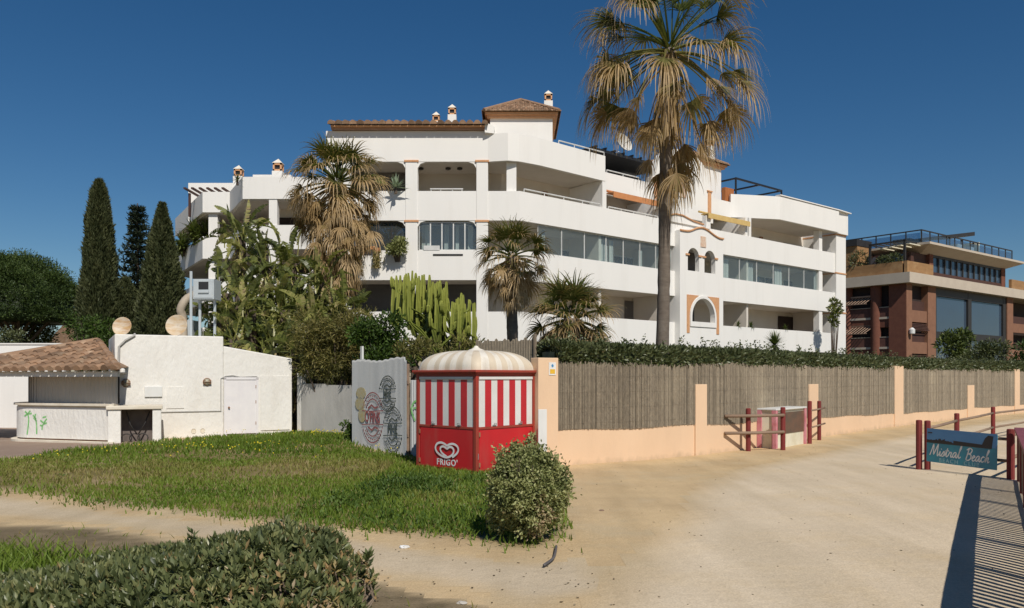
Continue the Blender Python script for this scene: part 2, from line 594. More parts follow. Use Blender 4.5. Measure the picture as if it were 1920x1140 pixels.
def leaf_geo(P, D, L, W, fold=.25, nrm=None):
    """folded diamond leaves: base P, direction D, length L, width W (arrays)"""
    n = len(P)
    L = np.broadcast_to(np.asarray(L, float).reshape(-1, 1), (n, 1))
    W = np.broadcast_to(np.asarray(W, float).reshape(-1, 1), (n, 1))
    if nrm is None:
        nrm = rdir(n)
    S = unit(np.cross(D, nrm))
    U = np.cross(S, D)
    mid = P + D * L * .5
    V = np.stack([P, mid - S * W / 2, mid - U * W * fold, mid + S * W / 2, P + D * L - U * L * .08], 1).reshape(-1, 3)
    b = (np.arange(n) * 5)[:, None]
    Fc = np.stack([b + [0, 3, 2], b + [0, 2, 1], b + [2, 3, 4], b + [2, 4, 1]], 1).reshape(-1, 3)
    return V, Fc


class Leaves:
    def __init__(s):
        s.V, s.F, s.c, s.n = [], [], [], 0

    def add(s, V, Fc, c):
        s.V.append(V)
        s.F.append(Fc + s.n)
        s.c.append(c)
        s.n += len(V)

    def leaves(s, P, D, L, W, var, fold=.25, nrm=None):
        V, Fc = leaf_geo(P, D, L, W, fold, nrm)
        s.add(V, Fc, np.repeat(var, 4))

    def build(s, name, m, parent=None, smooth=False):
        return npmesh(name, m, np.concatenate(s.V), np.concatenate(s.F), np.concatenate(s.c), parent, smooth)


def clump(lv, c, r, n, L, W, base=.5, spread=.25, up=.3, shell=.55, out=1.0):
    """a leafy clump: points through the outer part of an ellipsoid, leaves pointing out and up"""
    d = rdir(n)
    rr = (shell + (1 - shell) * RS.rand(n, 1))
    P = np.array(c) + d * rr * np.array(r)
    D = unit(d * out + RS.normal(scale=.55, size=(n, 3)) + [0, 0, up])
    k = .75 + .5 * RS.rand(n)
    lv.leaves(P, D, L * k, W * k, base + spread * (RS.rand(n) - .5) * 2)


def fbm(x, y, seed=0):
    r = np.random.RandomState(seed)
    out = np.zeros_like(x, dtype=float)
    for o in range(1, 9):
        a, f = r.rand() * 6.28, 1.0 * 1.45 ** (o - 3)
        out += np.sin((x * math.cos(a) + y * math.sin(a)) * f * 2 + r.rand() * 6.28 + 1.3 * np.sin((y * math.cos(a) - x * math.sin(a)) * f * 1.1 + r.rand() * 6)) / o ** .5
    return out / 5


# ================================================================== camera, light, sky
cam = bpy.data.cameras.new('camera')
camo = bpy.data.objects.new('camera', cam)
COL.objects.link(camo)
camo.location = (0, 0, EYE)
camo.rotation_euler = (PI / 2, 0, 0)
cam.sensor_width = 36
cam.lens = F / 1920 * 36
cam.shift_y = (HOR - 570) / 1920
cam.clip_end = 3000
scene.camera = camo

TO_SUN = Vector((.36, -.93, 0)).normalized()
SUN_EL = math.radians(46)
w = bpy.data.worlds.new('World')
scene.world = w
w.use_nodes = True
nt = w.node_tree
sky = nt.nodes.new('ShaderNodeTexSky')
sky.sky_type = 'NISHITA'
sky.sun_disc = False
sky.sun_elevation = SUN_EL
sky.sun_rotation = math.atan2(TO_SUN.x, TO_SUN.y)
sky.altitude = 0
sky.air_density = 1.0
sky.dust_density = 0
sky.ozone_density = 4.5
hs = nt.nodes.new('ShaderNodeHueSaturation')
hs.inputs['Saturation'].default_value = 1.26
nt.links.new(sky.outputs[0], hs.inputs['Color'])
nt.links.new(hs.outputs[0], nt.nodes['Background'].inputs[0])
nt.nodes['Background'].inputs[1].default_value = .058
sun = bpy.data.lights.new('sun', 'SUN')
sun.energy = 4.2
sun.angle = math.radians(.53)
sun.color = (1, .94, .85)
suno = bpy.data.objects.new('sun', sun)
COL.objects.link(suno)
d = TO_SUN * math.cos(SUN_EL) + Vector((0, 0, math.sin(SUN_EL)))
suno.rotation_euler = d.to_track_quat('Z', 'Y').to_euler()
scene.view_settings.view_transform = 'Standard'
scene.view_settings.look = 'None'
scene.view_settings.exposure = 0
scene.cycles.use_denoising = True
scene.cycles.max_bounces = 8
scene.cycles.transparent_max_bounces = 12

# ================================================================== ground
STEP = .2
PATH_POLY = [(-40, 16.5), (-16, 15.6), (-11.3, 14.6), (-8.7, 13.6), (-6.75, 12.5), (-5.1, 11.5), (-3.4, 10.75), (-2.5, 10.45), (-1.3, 9.65), (-.4, 9.0), (.25, 8.7), (.9, 9.2),
             (1.2, 7.4), (.1, 6.7), (-.35, 7.3), (-1.3, 7.9), (-2.87, 9.1), (-3.94, 9.8), (-5.3, 10.55), (-7.1, 11.2), (-11, 12.2), (-18, 13.2), (-40, 13.8)]
LAWN_POLY = [(-40, 19.4), (-16, 18.6), (-12.2, 19.1), (-11.7, 20.4), (-11.2, 22.7), (-10.4, 24.0), (-9.4, 25.9), (-7.4, 27.2), (-5.2, 26.4), (-4.4, 22.8), (-2.5, 19.6), (0.4, 17.5), (.9, 16.0),
             (.95, 12.5), (.95, 9.8), (.4, 8.75), (-.4, 9.1), (-1.3, 9.75), (-2.5, 10.45), (-3.4, 10.75), (-5.1, 11.5), (-6.75, 12.5), (-8.7, 13.6), (-11.3, 14.6), (-16, 15.6), (-40, 16.5)]
VERGE_POLY = [(-40, 13.8), (-18, 13.2), (-11, 12.2), (-7.1, 11.2), (-5.3, 10.55), (-3.94, 9.8), (-2.87, 9.1), (-1.3, 7.9), (-.35, 7.3), (.1, 6.7), (0, 3), (-40, 3)]
PROM_POLY = [(.0, 3), (.15, 6.2), (.55, 7.4), (1.0, 8.6), (2.1, 11.2), (3.2, 14.6), (5.2, 18.0), (8.2, 21.2), (12.4, 26.2), (17, 31.2), (24, 38), (30, 43), (44, 55), (60, 68), (66, 58), (46, 42), (34, 30), (25, 22), (17, 15), (13, 10), (9, 6), (6, 3)]
PAVE_POLY = [(-40, 19.4), (-16, 18.6), (-12.2, 19.1), (-11.7, 20.4), (-11.2, 22.7), (-10.4, 24.0), (-11.0, 25.5), (-18, 31.5), (-40, 31.5)]
WALL = [(.55, 17.45), (1.32, 17.9), (3.08, 18.95), (4.91, 20.4), (6.2, 21.6), (10.8, 27.0), (15.7, 32.2), (22.4, 38.7), (27.8, 43.5), (42, 56), (70, 80)]


def ground_h(x, y):
    h = .022 * fbm(x * .5, y * .5, 3)
    h = h + .12 * np.exp(-(((x + 6) / 5) ** 2 + ((y - 23.5) / 3.5) ** 2)) + .05 * np.exp(-(((x + 2) / 2.5) ** 2 + ((y - 12.8) / 1.6) ** 2))
    return h


def sdist(x, y, poly):                                     # signed distance, positive inside
    d = np.full(x.shape, 1e9)
    ins = np.zeros(x.shape, bool)
    n = len(poly)
    for i in range(n):
        (ax, ay), (bx, by) = poly[i], poly[(i + 1) % n]
        ex, ey = bx - ax, by - ay
        t = np.clip(((x - ax) * ex + (y - ay) * ey) / (ex * ex + ey * ey), 0, 1)
        d = np.minimum(d, np.hypot(x - ax - t * ex, y - ay - t * ey))
        c = ((ay > y) != (by > y))
        with np.errstate(divide='ignore', invalid='ignore'):
            xi = ex * (y - ay) / (ey if ey else 1e-9) + ax
        ins ^= c & (x < xi)
    return np.where(ins, d, -d)


def sheet(name, poly, lift, m, rag=.25, x0=-40, x1=66, y0=3, y1=68, seed=1, fade=.7):
    px, py = [p[0] for p in poly], [p[1] for p in poly]
    x0, x1, y0, y1 = max(x0, min(px) - .6), min(x1, max(px) + .6), max(y0, min(py) - .6), min(y1, max(py) + .6)
    xs = np.arange(math.floor(x0 / STEP), math.ceil(x1 / STEP) + 1) * STEP
    ys = np.arange(math.floor(y0 / STEP), math.ceil(y1 / STEP) + 1) * STEP
    X, Y = np.meshgrid(xs, ys)
    sd = sdist(X, Y, poly) + rag * fbm(X * 1.2, Y * 1.2, seed)
    Z = ground_h(X, Y) + lift * np.clip(.08 + sd * .9, .08, 1)
    nx, ny = len(xs), len(ys)
    idx = np.arange(nx * ny).reshape(ny, nx)
    q = np.stack([idx[:-1, :-1], idx[:-1, 1:], idx[1:, 1:], idx[1:, :-1]], -1).reshape(-1, 4)
    keep = (sd.ravel()[q] > 0).all(1)
    q = q[keep]
    used, inv = np.unique(q, return_inverse=True)
    V = np.stack([X.ravel(), Y.ravel(), Z.ravel()], 1)[used]
    o = npmesh(name, m, V, inv.reshape(-1, 4), np.zeros(len(q)), smooth=True)
    e = o.data.attributes.new('edge', 'FLOAT', 'POINT')
    e.data.foreach_set('value', np.clip((sd.ravel()[used] - .12) / fade, 0, 1).astype('f'))
    o['kind'] = 'structure'
    return o


def earth(name, base, base2, edge=None, soilc=None, soila=0, scale=.7, grit=1.0):
    """ground colour: large soft variation, fine grit, fading at its border into the common sandy soil"""
    m, nt, b = newmat(name)
    b.inputs['Roughness'].default_value = .95
    b.inputs['Specular IOR Level'].default_value = .15
    v = coord(nt)
    c = mixrgb(nt, ramp(nt, noisen(nt, v, scale, 6, .6), [(.36, (0, 0, 0)), (.64, (1, 1, 1))]), base, base2)
    if soilc:
        c = mixrgb(nt, ramp(nt, noisen(nt, v, .55, 7, .68), [(.5, (0, 0, 0)), (.66, (soila,) * 3)]), c, soilc)
    if edge:
        a = N(nt, 'ShaderNodeAttribute', attribute_name='edge')
        c = mixrgb(nt, a.outputs['Fac'], SAND(nt, v), c)
    tk = nt.nodes.new('ShaderNodeMapping')
    tk.inputs['Rotation'].default_value = (0, 0, .6)
    tk.inputs['Scale'].default_value = (1.1, .14, 1)
    nt.links.new(v, tk.inputs[0])
    wear = ramp(nt, noisen(nt, tk.outputs[0], 1.3, 5, .6), [(.38, (.92, .915, .90)), (.64, (1.05, 1.05, 1.055))])
    c = mixrgb(nt, 1.0, c, wear, 'MULTIPLY')
    g = ramp(nt, noisen(nt, v, 55, 3, .7), [(.3, (.80, .79, .77)), (.7, (1.14, 1.14, 1.15))])
    c = mixrgb(nt, 1.0, c, g, 'MULTIPLY')
    sp = nt.nodes.new('ShaderNodeTexVoronoi')
    sp.inputs['Scale'].default_value = 16
    nt.links.new(v, sp.inputs['Vector'])
    k = ramp(nt, sp.outputs['Distance'], [(.05, (1, 1, 1)), (.11, (0, 0, 0))])
    kk = ramp(nt, noisen(nt, v, 3.1, 2), [(.5, (0, 0, 0)), (.62, (.55, .55, .55))])
    c = mixrgb(nt, mixrgb(nt, 1.0, k, kk, 'MULTIPLY'), c, (.17, .14, .10))
    nt.links.new(c, b.inputs['Base Color'])
    bn = nt.nodes.new('ShaderNodeBump')
    bn.inputs['Strength'].default_value = .55
    bn.inputs['Distance'].default_value = .028 * grit
    h = nt.nodes.new('ShaderNodeMath')
    h.operation = 'MULTIPLY_ADD'
    nt.links.new(noisen(nt, v, 34, 4, .7), h.inputs[0])
    h.inputs[1].default_value = .35
    ft = nt.nodes.new('ShaderNodeTexVoronoi')              # scuffed hollows left by feet
    ft.inputs['Scale'].default_value = 2.4
    fm = nt.nodes.new('ShaderNodeMapping')
    fm.inputs['Rotation'].default_value = (0, 0, .6)
    fm.inputs['Scale'].default_value = (1.5, .8, 1)
    nt.links.new(v, fm.inputs[0])
    nt.links.new(fm.outputs[0], ft.inputs['Vector'])
    dent = ramp(nt, ft.outputs['Distance'], [(.10, (0, 0, 0)), (.24, (1, 1, 1))])
    keep = ramp(nt, noisen(nt, v, .8, 3), [(.46, (1, 1, 1)), (.6, (0, 0, 0))])
    dk = mixrgb(nt, keep, dent, (1, 1, 1))
    hm = nt.nodes.new('ShaderNodeMath')
    hm.operation = 'MULTIPLY_ADD'
    nt.links.new(dk, hm.inputs[0])
    hm.inputs[1].default_value = .35
    nt.links.new(noisen(nt, v, 5.5, 5, .62), hm.inputs[2])
    nt.links.new(hm.outputs[0], h.inputs[2])
    nt.links.new(h.outputs[0], bn.inputs['Height'])
    nt.links.new(bn.outputs[0], b.inputs['Normal'])
    M[name] = m


def SAND(nt, v):
    c = mixrgb(nt, ramp(nt, noisen(nt, v, .7, 6, .6), [(.36, (0, 0, 0)), (.64, (1, 1, 1))]), (.60, .45, .26), (.50, .37, .215))
    return mixrgb(nt, ramp(nt, noisen(nt, v, .33, 4, .6), [(.42, (0, 0, 0)), (.62, (1, 1, 1))]), c, (.53, .42, .265))


earth('sandy_soil', (.60, .45, .26), (.50, .37, .215), soilc=(.53, .42, .265), soila=1)
earth('promenade_sand', (.66, .55, .40), (.59, .485, .345), edge=1, soilc=(.63, .495, .31), soila=.5, scale=.35)
earth('path_sand', (.57, .47, .335), (.50, .41, .285), edge=1, soilc=(.46, .365, .24), soila=.5)
earth('lawn_soil', (.17, .145, .055), (.25, .19, .09), edge=1, soilc=(.40, .305, .18), soila=.6)
earth('verge_soil', (.20, .155, .095), (.125, .10, .058), edge=1, soilc=(.31, .24, .155), soila=.7, grit=1.4)
M['paving'] = mat('brown_paving', (.30, .215, .16), .9, (.25, .18, .135), 1.2, .9, (1, 1, 1), .3, 30, c3=(.38, .31, .24), s3=.8, a3=.6)
earth('garden_soil', (.12, .10, .055), (.08, .075, .035))

# one sheet to the horizon: a fine patch near the camera, a coarse skirt round it
xs = np.arange(-200, 331) * STEP
ys = np.arange(15, 346) * STEP
X, Y = np.meshgrid(xs, ys)
idx = np.arange(X.size).reshape(X.shape)
q = np.stack([idx[:-1, :-1], idx[:-1, 1:], idx[1:, 1:], idx[1:, :-1]], -1).reshape(-1, 4)
V = np.stack([X.ravel(), Y.ravel(), ground_h(X, Y).ravel()], 1)
big = np.array([(-900, -200, -.1), (900, -200, -.1), (900, 1500, -.1), (-900, 1500, -.1)], float)
c4 = [idx[0, 0], idx[0, -1], idx[-1, -1], idx[-1, 0]]
o = len(V)
V = np.concatenate([V, big])
q = np.concatenate([q, [[o, o + 1, c4[1], c4[0]], [o + 1, o + 2, c4[2], c4[1]], [o + 2, o + 3, c4[3], c4[2]], [o + 3, o, c4[0], c4[3]]]])
g = npmesh('ground', 'sandy_soil', V, q, np.zeros(len(q)), smooth=True)
g['kind'] = 'structure'
sheet('path', PATH_POLY, .004, 'path_sand', .22, seed=5, fade=.35)
sheet('promenade', PROM_POLY, .007, 'promenade_sand', .15, seed=6)
sheet('lawn_soil', LAWN_POLY, .005, 'lawn_soil', .35, seed=7, fade=.45)
sheet('verge_soil', VERGE_POLY, .006, 'verge_soil', .3, x0=-16, seed=8, fade=.22)
sheet('paving', PAVE_POLY, .012, 'paving', .03, x0=-30, seed=9)

# raised garden ground behind the boundary walls
bx = [-60, -16, -13.5, -11.8, -7.6, -7.3, -5.2, -4.5, -2.6, .5] + [p[0] for p in WALL[1:]] + [95]
by = [34, 32, 31, 29.2, 28.6, 27.6, 26.3, 22.9, 19.9, 17.7] + [p[1] + .12 for p in WALL[1:]] + [101]
gx = np.concatenate([np.arange(-60, -16, 4.0), np.arange(-16, 12, .5), np.arange(12, 95, 3.0)])
gy = np.interp(gx, bx, by)
wx = np.interp(gx, [-60, -12, -8, -3, .5, 90], [.25, .25, .35, .7, 1, 1])
offs = [(.1, -.3), (.12, 1.35), (1, 1.45), (4, 1.7), (9, 2.3), (15, 3.0), (25, 3.1), (60, 3.1), (160, 3.1)]
V = np.concatenate([np.stack([gx, gy + a, np.where(z < 0, z, z * wx)], 1) for a, z in offs])
n = len(gx)
r = np.arange(n - 1)
q = np.concatenate([np.stack([k * n + r, k * n + r + 1, (k + 1) * n + r + 1, (k + 1) * n + r], 1) for k in range(len(offs) - 1)])
g = npmesh('garden_terrain', 'garden_soil', V, q, np.zeros(len(q)))
g['kind'] = 'structure'


def garden_z(x, y):
    a = y - float(np.interp(x, bx, by))
    return float(np.interp(a, [o[0] for o in offs[1:]], [o[1] for o in offs[1:]])) * float(np.interp(x, [-60, -12, -8, -3, .5, 90], [.25, .25, .35, .7, 1, 1]))


# ------------------------------------------------------------------ grass
def blades(P, L, W, var, lean=.45):
    n = len(P)
    a = RS.rand(n) * 2 * PI
    S = np.stack([np.cos(a), np.sin(a), np.zeros(n)], 1) * (W / 2)[:, None]
    b = RS.rand(n) * 2 * PI
    k = lean * RS.rand(n) ** .7
    T = np.stack([np.cos(b) * k, np.sin(b) * k, np.ones(n)], 1) * L[:, None]
    mid = P + T * .5 + [0, 0, 0]
    tip = P + T * [1.25, 1.25, .93]
    V = np.stack([P - S, P + S, mid + S * .75, mid - S * .75, tip], 1).reshape(-1, 3)
    i = (np.arange(n) * 5)[:, None]
    Fc = np.concatenate([i + [0, 1, 2], i + [0, 2, 3], i + [3, 2, 4]], 1).reshape(-1, 3)
    return V, Fc, np.repeat(var, 3)


def scatter(n, box, poly, soft=.3, seed=2, keep=None):
    x = box[0] + (box[1] - box[0]) * RS.rand(n)
    y = box[2] + (box[3] - box[2]) * RS.rand(n)
    sd = sdist(x, y, poly) + .35 * fbm(x * 1.2, y * 1.2, seed) + .3 * fbm(x * 3.1, y * 3.1, seed + 1)
    p = np.clip((sd + .25) / (soft + .45), 0, 1) ** 1.6
    if keep is not None:
        p = p * keep(x, y)
    k = RS.rand(n) < p
    return x[k], y[k]


def lawn_density(x, y):
    t = np.clip(fbm(x * .45, y * .8, 21) * 1.5 + .50, .05, 1)
    bare = np.exp(-(((x + 8.2) / 3.4) ** 2 + ((y - 15.7) / 1.1) ** 2)) + .7 * np.exp(-(((x + 6.5) / 2.6) ** 2 + ((y - 16.8) / .5) ** 2)) + .5 * np.exp(-(((x + 3.4) / 1.6) ** 2 + ((y - 14.6) / .35) ** 2))
    near = np.where((x > -3.2) & (y > 10.2), 1.0, 0)
    bare = bare * np.clip(.35 + 1.5 * fbm(x * 1.1, y * 1.6, 23), 0, 1.1)
    return np.clip(np.maximum(t - bare, near), 0.16, 1)


lv = Leaves()
x, y = scatter(250000, (-19, .8, 9, 27.3), LAWN_POLY, .4, 7, lawn_density)
cl = fbm(x * .9, y * .9, 31)
dry = np.clip(.5 + .6 * fbm(x * .4, y * .8, 33) - .25 * (y > 20) + .34 * np.exp(-((y - 16.6) / 2.2) ** 2) * (x < -2.6), 0, 1)
L = (.045 + .066 * RS.rand(len(x))) * (1 + .55 * np.clip(cl, -1, 1)) * np.where(y > 20, 1.55, 1) * np.where(x > -3.0, 1.2, 1)
W = .011 + .0009 * y * (.7 + .6 * RS.rand(len(x)))
var = .34 + .22 * cl + .2 * (RS.rand(len(x)) - .5) + .95 * np.clip(dry - .45, 0, 1) * np.clip((22 - y) / 3, 0, 1)
var = np.where(RS.rand(len(x)) < .05, .95, var)
lv.add(*blades(np.stack([x, y, ground_h(x, y)], 1), L, W, var, .6))
g = lv.build('grass', 'grass')
tag(g, 'short green grass covering the lawn before the kiosk and bar', 'grass', kind='stuff')

lv = Leaves()
VP = [(-12, 3), (-12, 9.7), (-7, 9.6), (-5.3, 9.3), (-4.4, 8.9), (-3.9, 8.0), (-3.4, 6.4), (-3.2, 3)]
x, y = scatter(26000, (-9.5, -3.2, 5.0, 10), VP, .5, 17, lambda x, y: np.clip(.9 + .5 * fbm(x, y, 8), 0, 1))
cl = fbm(x * 1.4, y * 1.4, 41)
lv.add(*blades(np.stack([x, y, ground_h(x, y)], 1), (.10 + .13 * RS.rand(len(x))) * (1 + .5 * cl), .014 + .012 * RS.rand(len(x)), .42 + .2 * cl + .2 * (RS.rand(len(x)) - .5), .8))
x, y = scatter(52000, (-16, .8, 5, 13.5), VERGE_POLY, .6, 8, lambda x, y: np.clip(.9 * fbm(x * .9, y * 1.2, 9) + .12, 0.02, .9))
lv.add(*blades(np.stack([x, y, ground_h(x, y)], 1), .035 + .07 * RS.rand(len(x)), .010 + .008 * RS.rand(len(x)), .4 + .6 * RS.rand(len(x)), .9))
g = lv.build('grass_tufts', 'grass')
tag(g, 'lush grass and dry tufts on the verge in the near corner', 'grass', kind='stuff')

# tall leafy weeds in front of the kiosk and round the bush
lv = Leaves()
WP = [(-2.9, 11.2), (-3.1, 13.2), (-2.5, 15.6), (-1.9, 16.6), (-.75, 15.9), (.3, 15.4), (.2, 9.4), (-.9, 9.6), (-1.9, 10.3)]
x, y = scatter(24000, (-3.2, .4, 9.3, 16.8), WP, .7, 12, lambda x, y: np.clip(.5 + 1.9 * fbm(x * .9, y * .8, 44), .05, 1))
hh = np.clip(.06 + .13 * RS.rand(len(x)) * np.clip(.6 + 2.6 * fbm(x * .9, y * .8, 44), .2, 2.6), .04, .40) * np.where(y > 14.6, .55, 1) * np.where(y > 15.6, .6, 1)
P = np.stack([x, y, ground_h(x, y) + hh * RS.rand(len(x))], 1)
D = unit(np.stack([RS.normal(size=len(x)) * .8, RS.normal(size=len(x)) * .8, .6 + RS.rand(len(x))], 1))
cl = fbm(x * 1.1, y * 1.1, 45) * 1.2
lv.leaves(P, D, .05 + .06 * RS.rand(len(x)), .02 + .02 * RS.rand(len(x)), .42 + .28 * cl + .3 * (RS.rand(len(x)) - .5))
x, y = scatter(2600, (-10, 0, 9, 27), LAWN_POLY, .3, 7, lambda x, y: (fbm(x * .8, y * .8, 51) > .55) * 1.0)
P = np.stack([x, y, ground_h(x, y) + .02 + .06 * RS.rand(len(x))], 1)
D = unit(np.stack([RS.normal(size=len(x)), RS.normal(size=len(x)), .5 + RS.rand(len(x))], 1))
lv.leaves(P, D, .06 + .06 * RS.rand(len(x)), .03 + .02 * RS.rand(len(x)), .3 + .3 * RS.rand(len(x)))
g = lv.build('weeds', 'weed')
tag(g, 'dark leafy weeds growing in front of the red kiosk', 'weeds', kind='stuff')

# yellow flowers dotted over the upper lawn
lv = Leaves()
x, y = scatter(5200, (-11, -2, 17.5, 27.2), LAWN_POLY, .3, 7, lambda x, y: np.clip(1.9 * fbm(x * .9, y * 1.3, 61) - .42 + .12 * (y > 20.5), 0.006, .6))
n = len(x)
zz = ground_h(x, y) + .13 + .10 * RS.rand(n)
for k in range(2):
    D = unit(np.stack([RS.normal(size=n), RS.normal(size=n), .8 * np.ones(n)], 1))
    lv.leaves(np.stack([x, y, zz], 1) - D * .02, D, .042 * np.ones(n), .034 * np.ones(n), np.full(n, .5))
g = lv.build('flowers', 'flower')
tag(g, 'yellow wild flowers dotted over the upper lawn', 'flowers', kind='stuff')

# pebbles, twigs and dead leaves lying about
lv = Leaves()
x = -4 + 14 * RS.rand(900)
y = 6 + 18 * RS.rand(900) ** 1.3
x = np.where(RS.rand(900) < .62, -4 + 4.8 * RS.rand(900), x)
P = np.stack([x, y, ground_h(x, y) + .012], 1)
D = unit(np.stack([RS.normal(size=900), RS.normal(size=900), .12 * RS.rand(900)], 1))
lv.leaves(P, D, .02 + .03 * RS.rand(900) ** 3, .012 + .02 * RS.rand(900) ** 2, RS.rand(900), .5, np.tile([0., 0., 1.], (900, 1)) + .2 * rdir(900))
M['litterleaf'] = leafmat('dry_debris', [(.10, .075, .05), (.2, .16, .11), (.33, .28, .2)], .05)
g = lv.build('dry_leaves', 'litterleaf')
tag(g, 'small dry leaves and bits scattered over the sand', 'debris', kind='stuff')
for (px, py, s, l) in ((758, 1029, .05, 'white crumpled scrap at the edge of the sandy path'), (1128, 958, .03, 'small dark stone on the sand beside the round bush'), (866, 1132, .035, 'pale flat stone at the near end of the path')):
    X0, Y0 = gp(px, py)
    mb = MB()
    T = Matrix.Translation((X0, Y0, float(ground_h(np.array(X0), np.array(Y0))) + s * .25))
    vs, fs = [], []
    for i in range(5):
        for k in range(9):
            a, b = PI * i / 4, 2 * PI * k / 9
            rr = s * (.8 + .4 * random.random())
            vs.append((rr * math.sin(a) * math.cos(b) * 1.3, rr * math.sin(a) * math.sin(b), rr * math.cos(a) * .5))
    fs = [(i * 9 + k, i * 9 + (k + 1) % 9, (i + 1) * 9 + (k + 1) % 9, (i + 1) * 9 + k) for i in range(4) for k in range(9)]
    M.setdefault('litter', mat('white_plastic', (.75, .75, .73), .6))
    o = mb.add(vs, fs, T=T).build('scrap' if py == 1029 else 'stone', 'litter' if py == 1029 else ('stone' if py == 1132 else 'rail'))
    tag(o, l, 'litter' if py == 1029 else 'stone')
mb = MB()
pts = [(1043, 1030), (1040, 1046), (1035, 1055), (1020, 1066)]
mb.tube(smooth_pts([(*gp(*p), .035) for p in pts]), .016, 6)
tag(mb.build('hose_end', 'hose', smooth=True), 'grey hose end curling out of the sand beside the round bush', 'hose')

# ------------------------------------------------------------------ round clipped bush
def round_bush():
    c = gp(985, 1026)
    c = (c[0] + .02, c[1] + .35)
    t = thing('round_bush', 'round clipped grey-green bush standing in front of the kiosk', 'bush', (c[0], c[1], 0))
    lv = Leaves()
    ctr, rad = np.array([c[0], c[1], .60]), np.array([.50, .50, .58])
    n = 430                                                # leafy shoots crowding the outside of the ball
    d = rdir(n * 2)
    d = d[d[:, 2] > -.8][:n]
    for k, q in enumerate(d):
        az = math.atan2(q[1], q[0])
        wob = .93 + .10 * math.sin(az * 3 + 1 + q[2] * 3) + .06 * math.sin(az * 6 + q[2] * 7) + .05 * random.gauss(0, 1)
        P0 = ctr + q * rad * wob
        P0[2] = max(P0[2], .10 + .08 * random.random())
        dead = random.random() < .85 * math.exp(-((P0[0] - c[0] - .20) / .15) ** 2 - ((P0[2] - .40) / .22) ** 2) * (q[1] < .1)
        m_ = random.randint(30, 64)
        r = .045 + .045 * random.random()
        tt = RS.rand(m_, 1)
        ax = unit((q + [0, 0, .35] + RS.normal(scale=.25, size=3)).reshape(1, 3))
        P = P0 - ax * (.15 * (1 - tt)) + RS.normal(scale=r * .48, size=(m_, 3))
        D = unit(ax * .55 + RS.normal(scale=.75, size=(m_, 3)))
        b = (.9 if dead else .40 + .16 * random.gauss(0, 1))
        lv.leaves(P, D, .036 + .022 * RS.rand(m_), .018 + .012 * RS.rand(m_), np.clip(b + .10 * RS.normal(size=m_) + .12 * tt[:, 0] - .06, 0, 1), .3)
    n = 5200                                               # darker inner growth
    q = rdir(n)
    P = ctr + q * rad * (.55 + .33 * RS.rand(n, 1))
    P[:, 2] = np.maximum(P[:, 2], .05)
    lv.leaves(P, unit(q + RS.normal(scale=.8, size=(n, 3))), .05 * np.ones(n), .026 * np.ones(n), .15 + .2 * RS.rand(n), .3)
    lv.build('foliage', 'bush', t)
    mb = MB()
    for k in range(26):
        a = random.random() * 6.28
        mb.tube([(c[0] + .08 * math.cos(a), c[1] + .08 * math.sin(a), -.05), (c[0] + .2 * math.cos(a), c[1] + .2 * math.sin(a), .4), (c[0] + .40 * math.cos(a + .2), c[1] + .40 * math.sin(a + .2), .5 + .6 * random.random())], [.016, .011, .004], 5)
    mb.build('stem', 'bark', t)


round_bush()


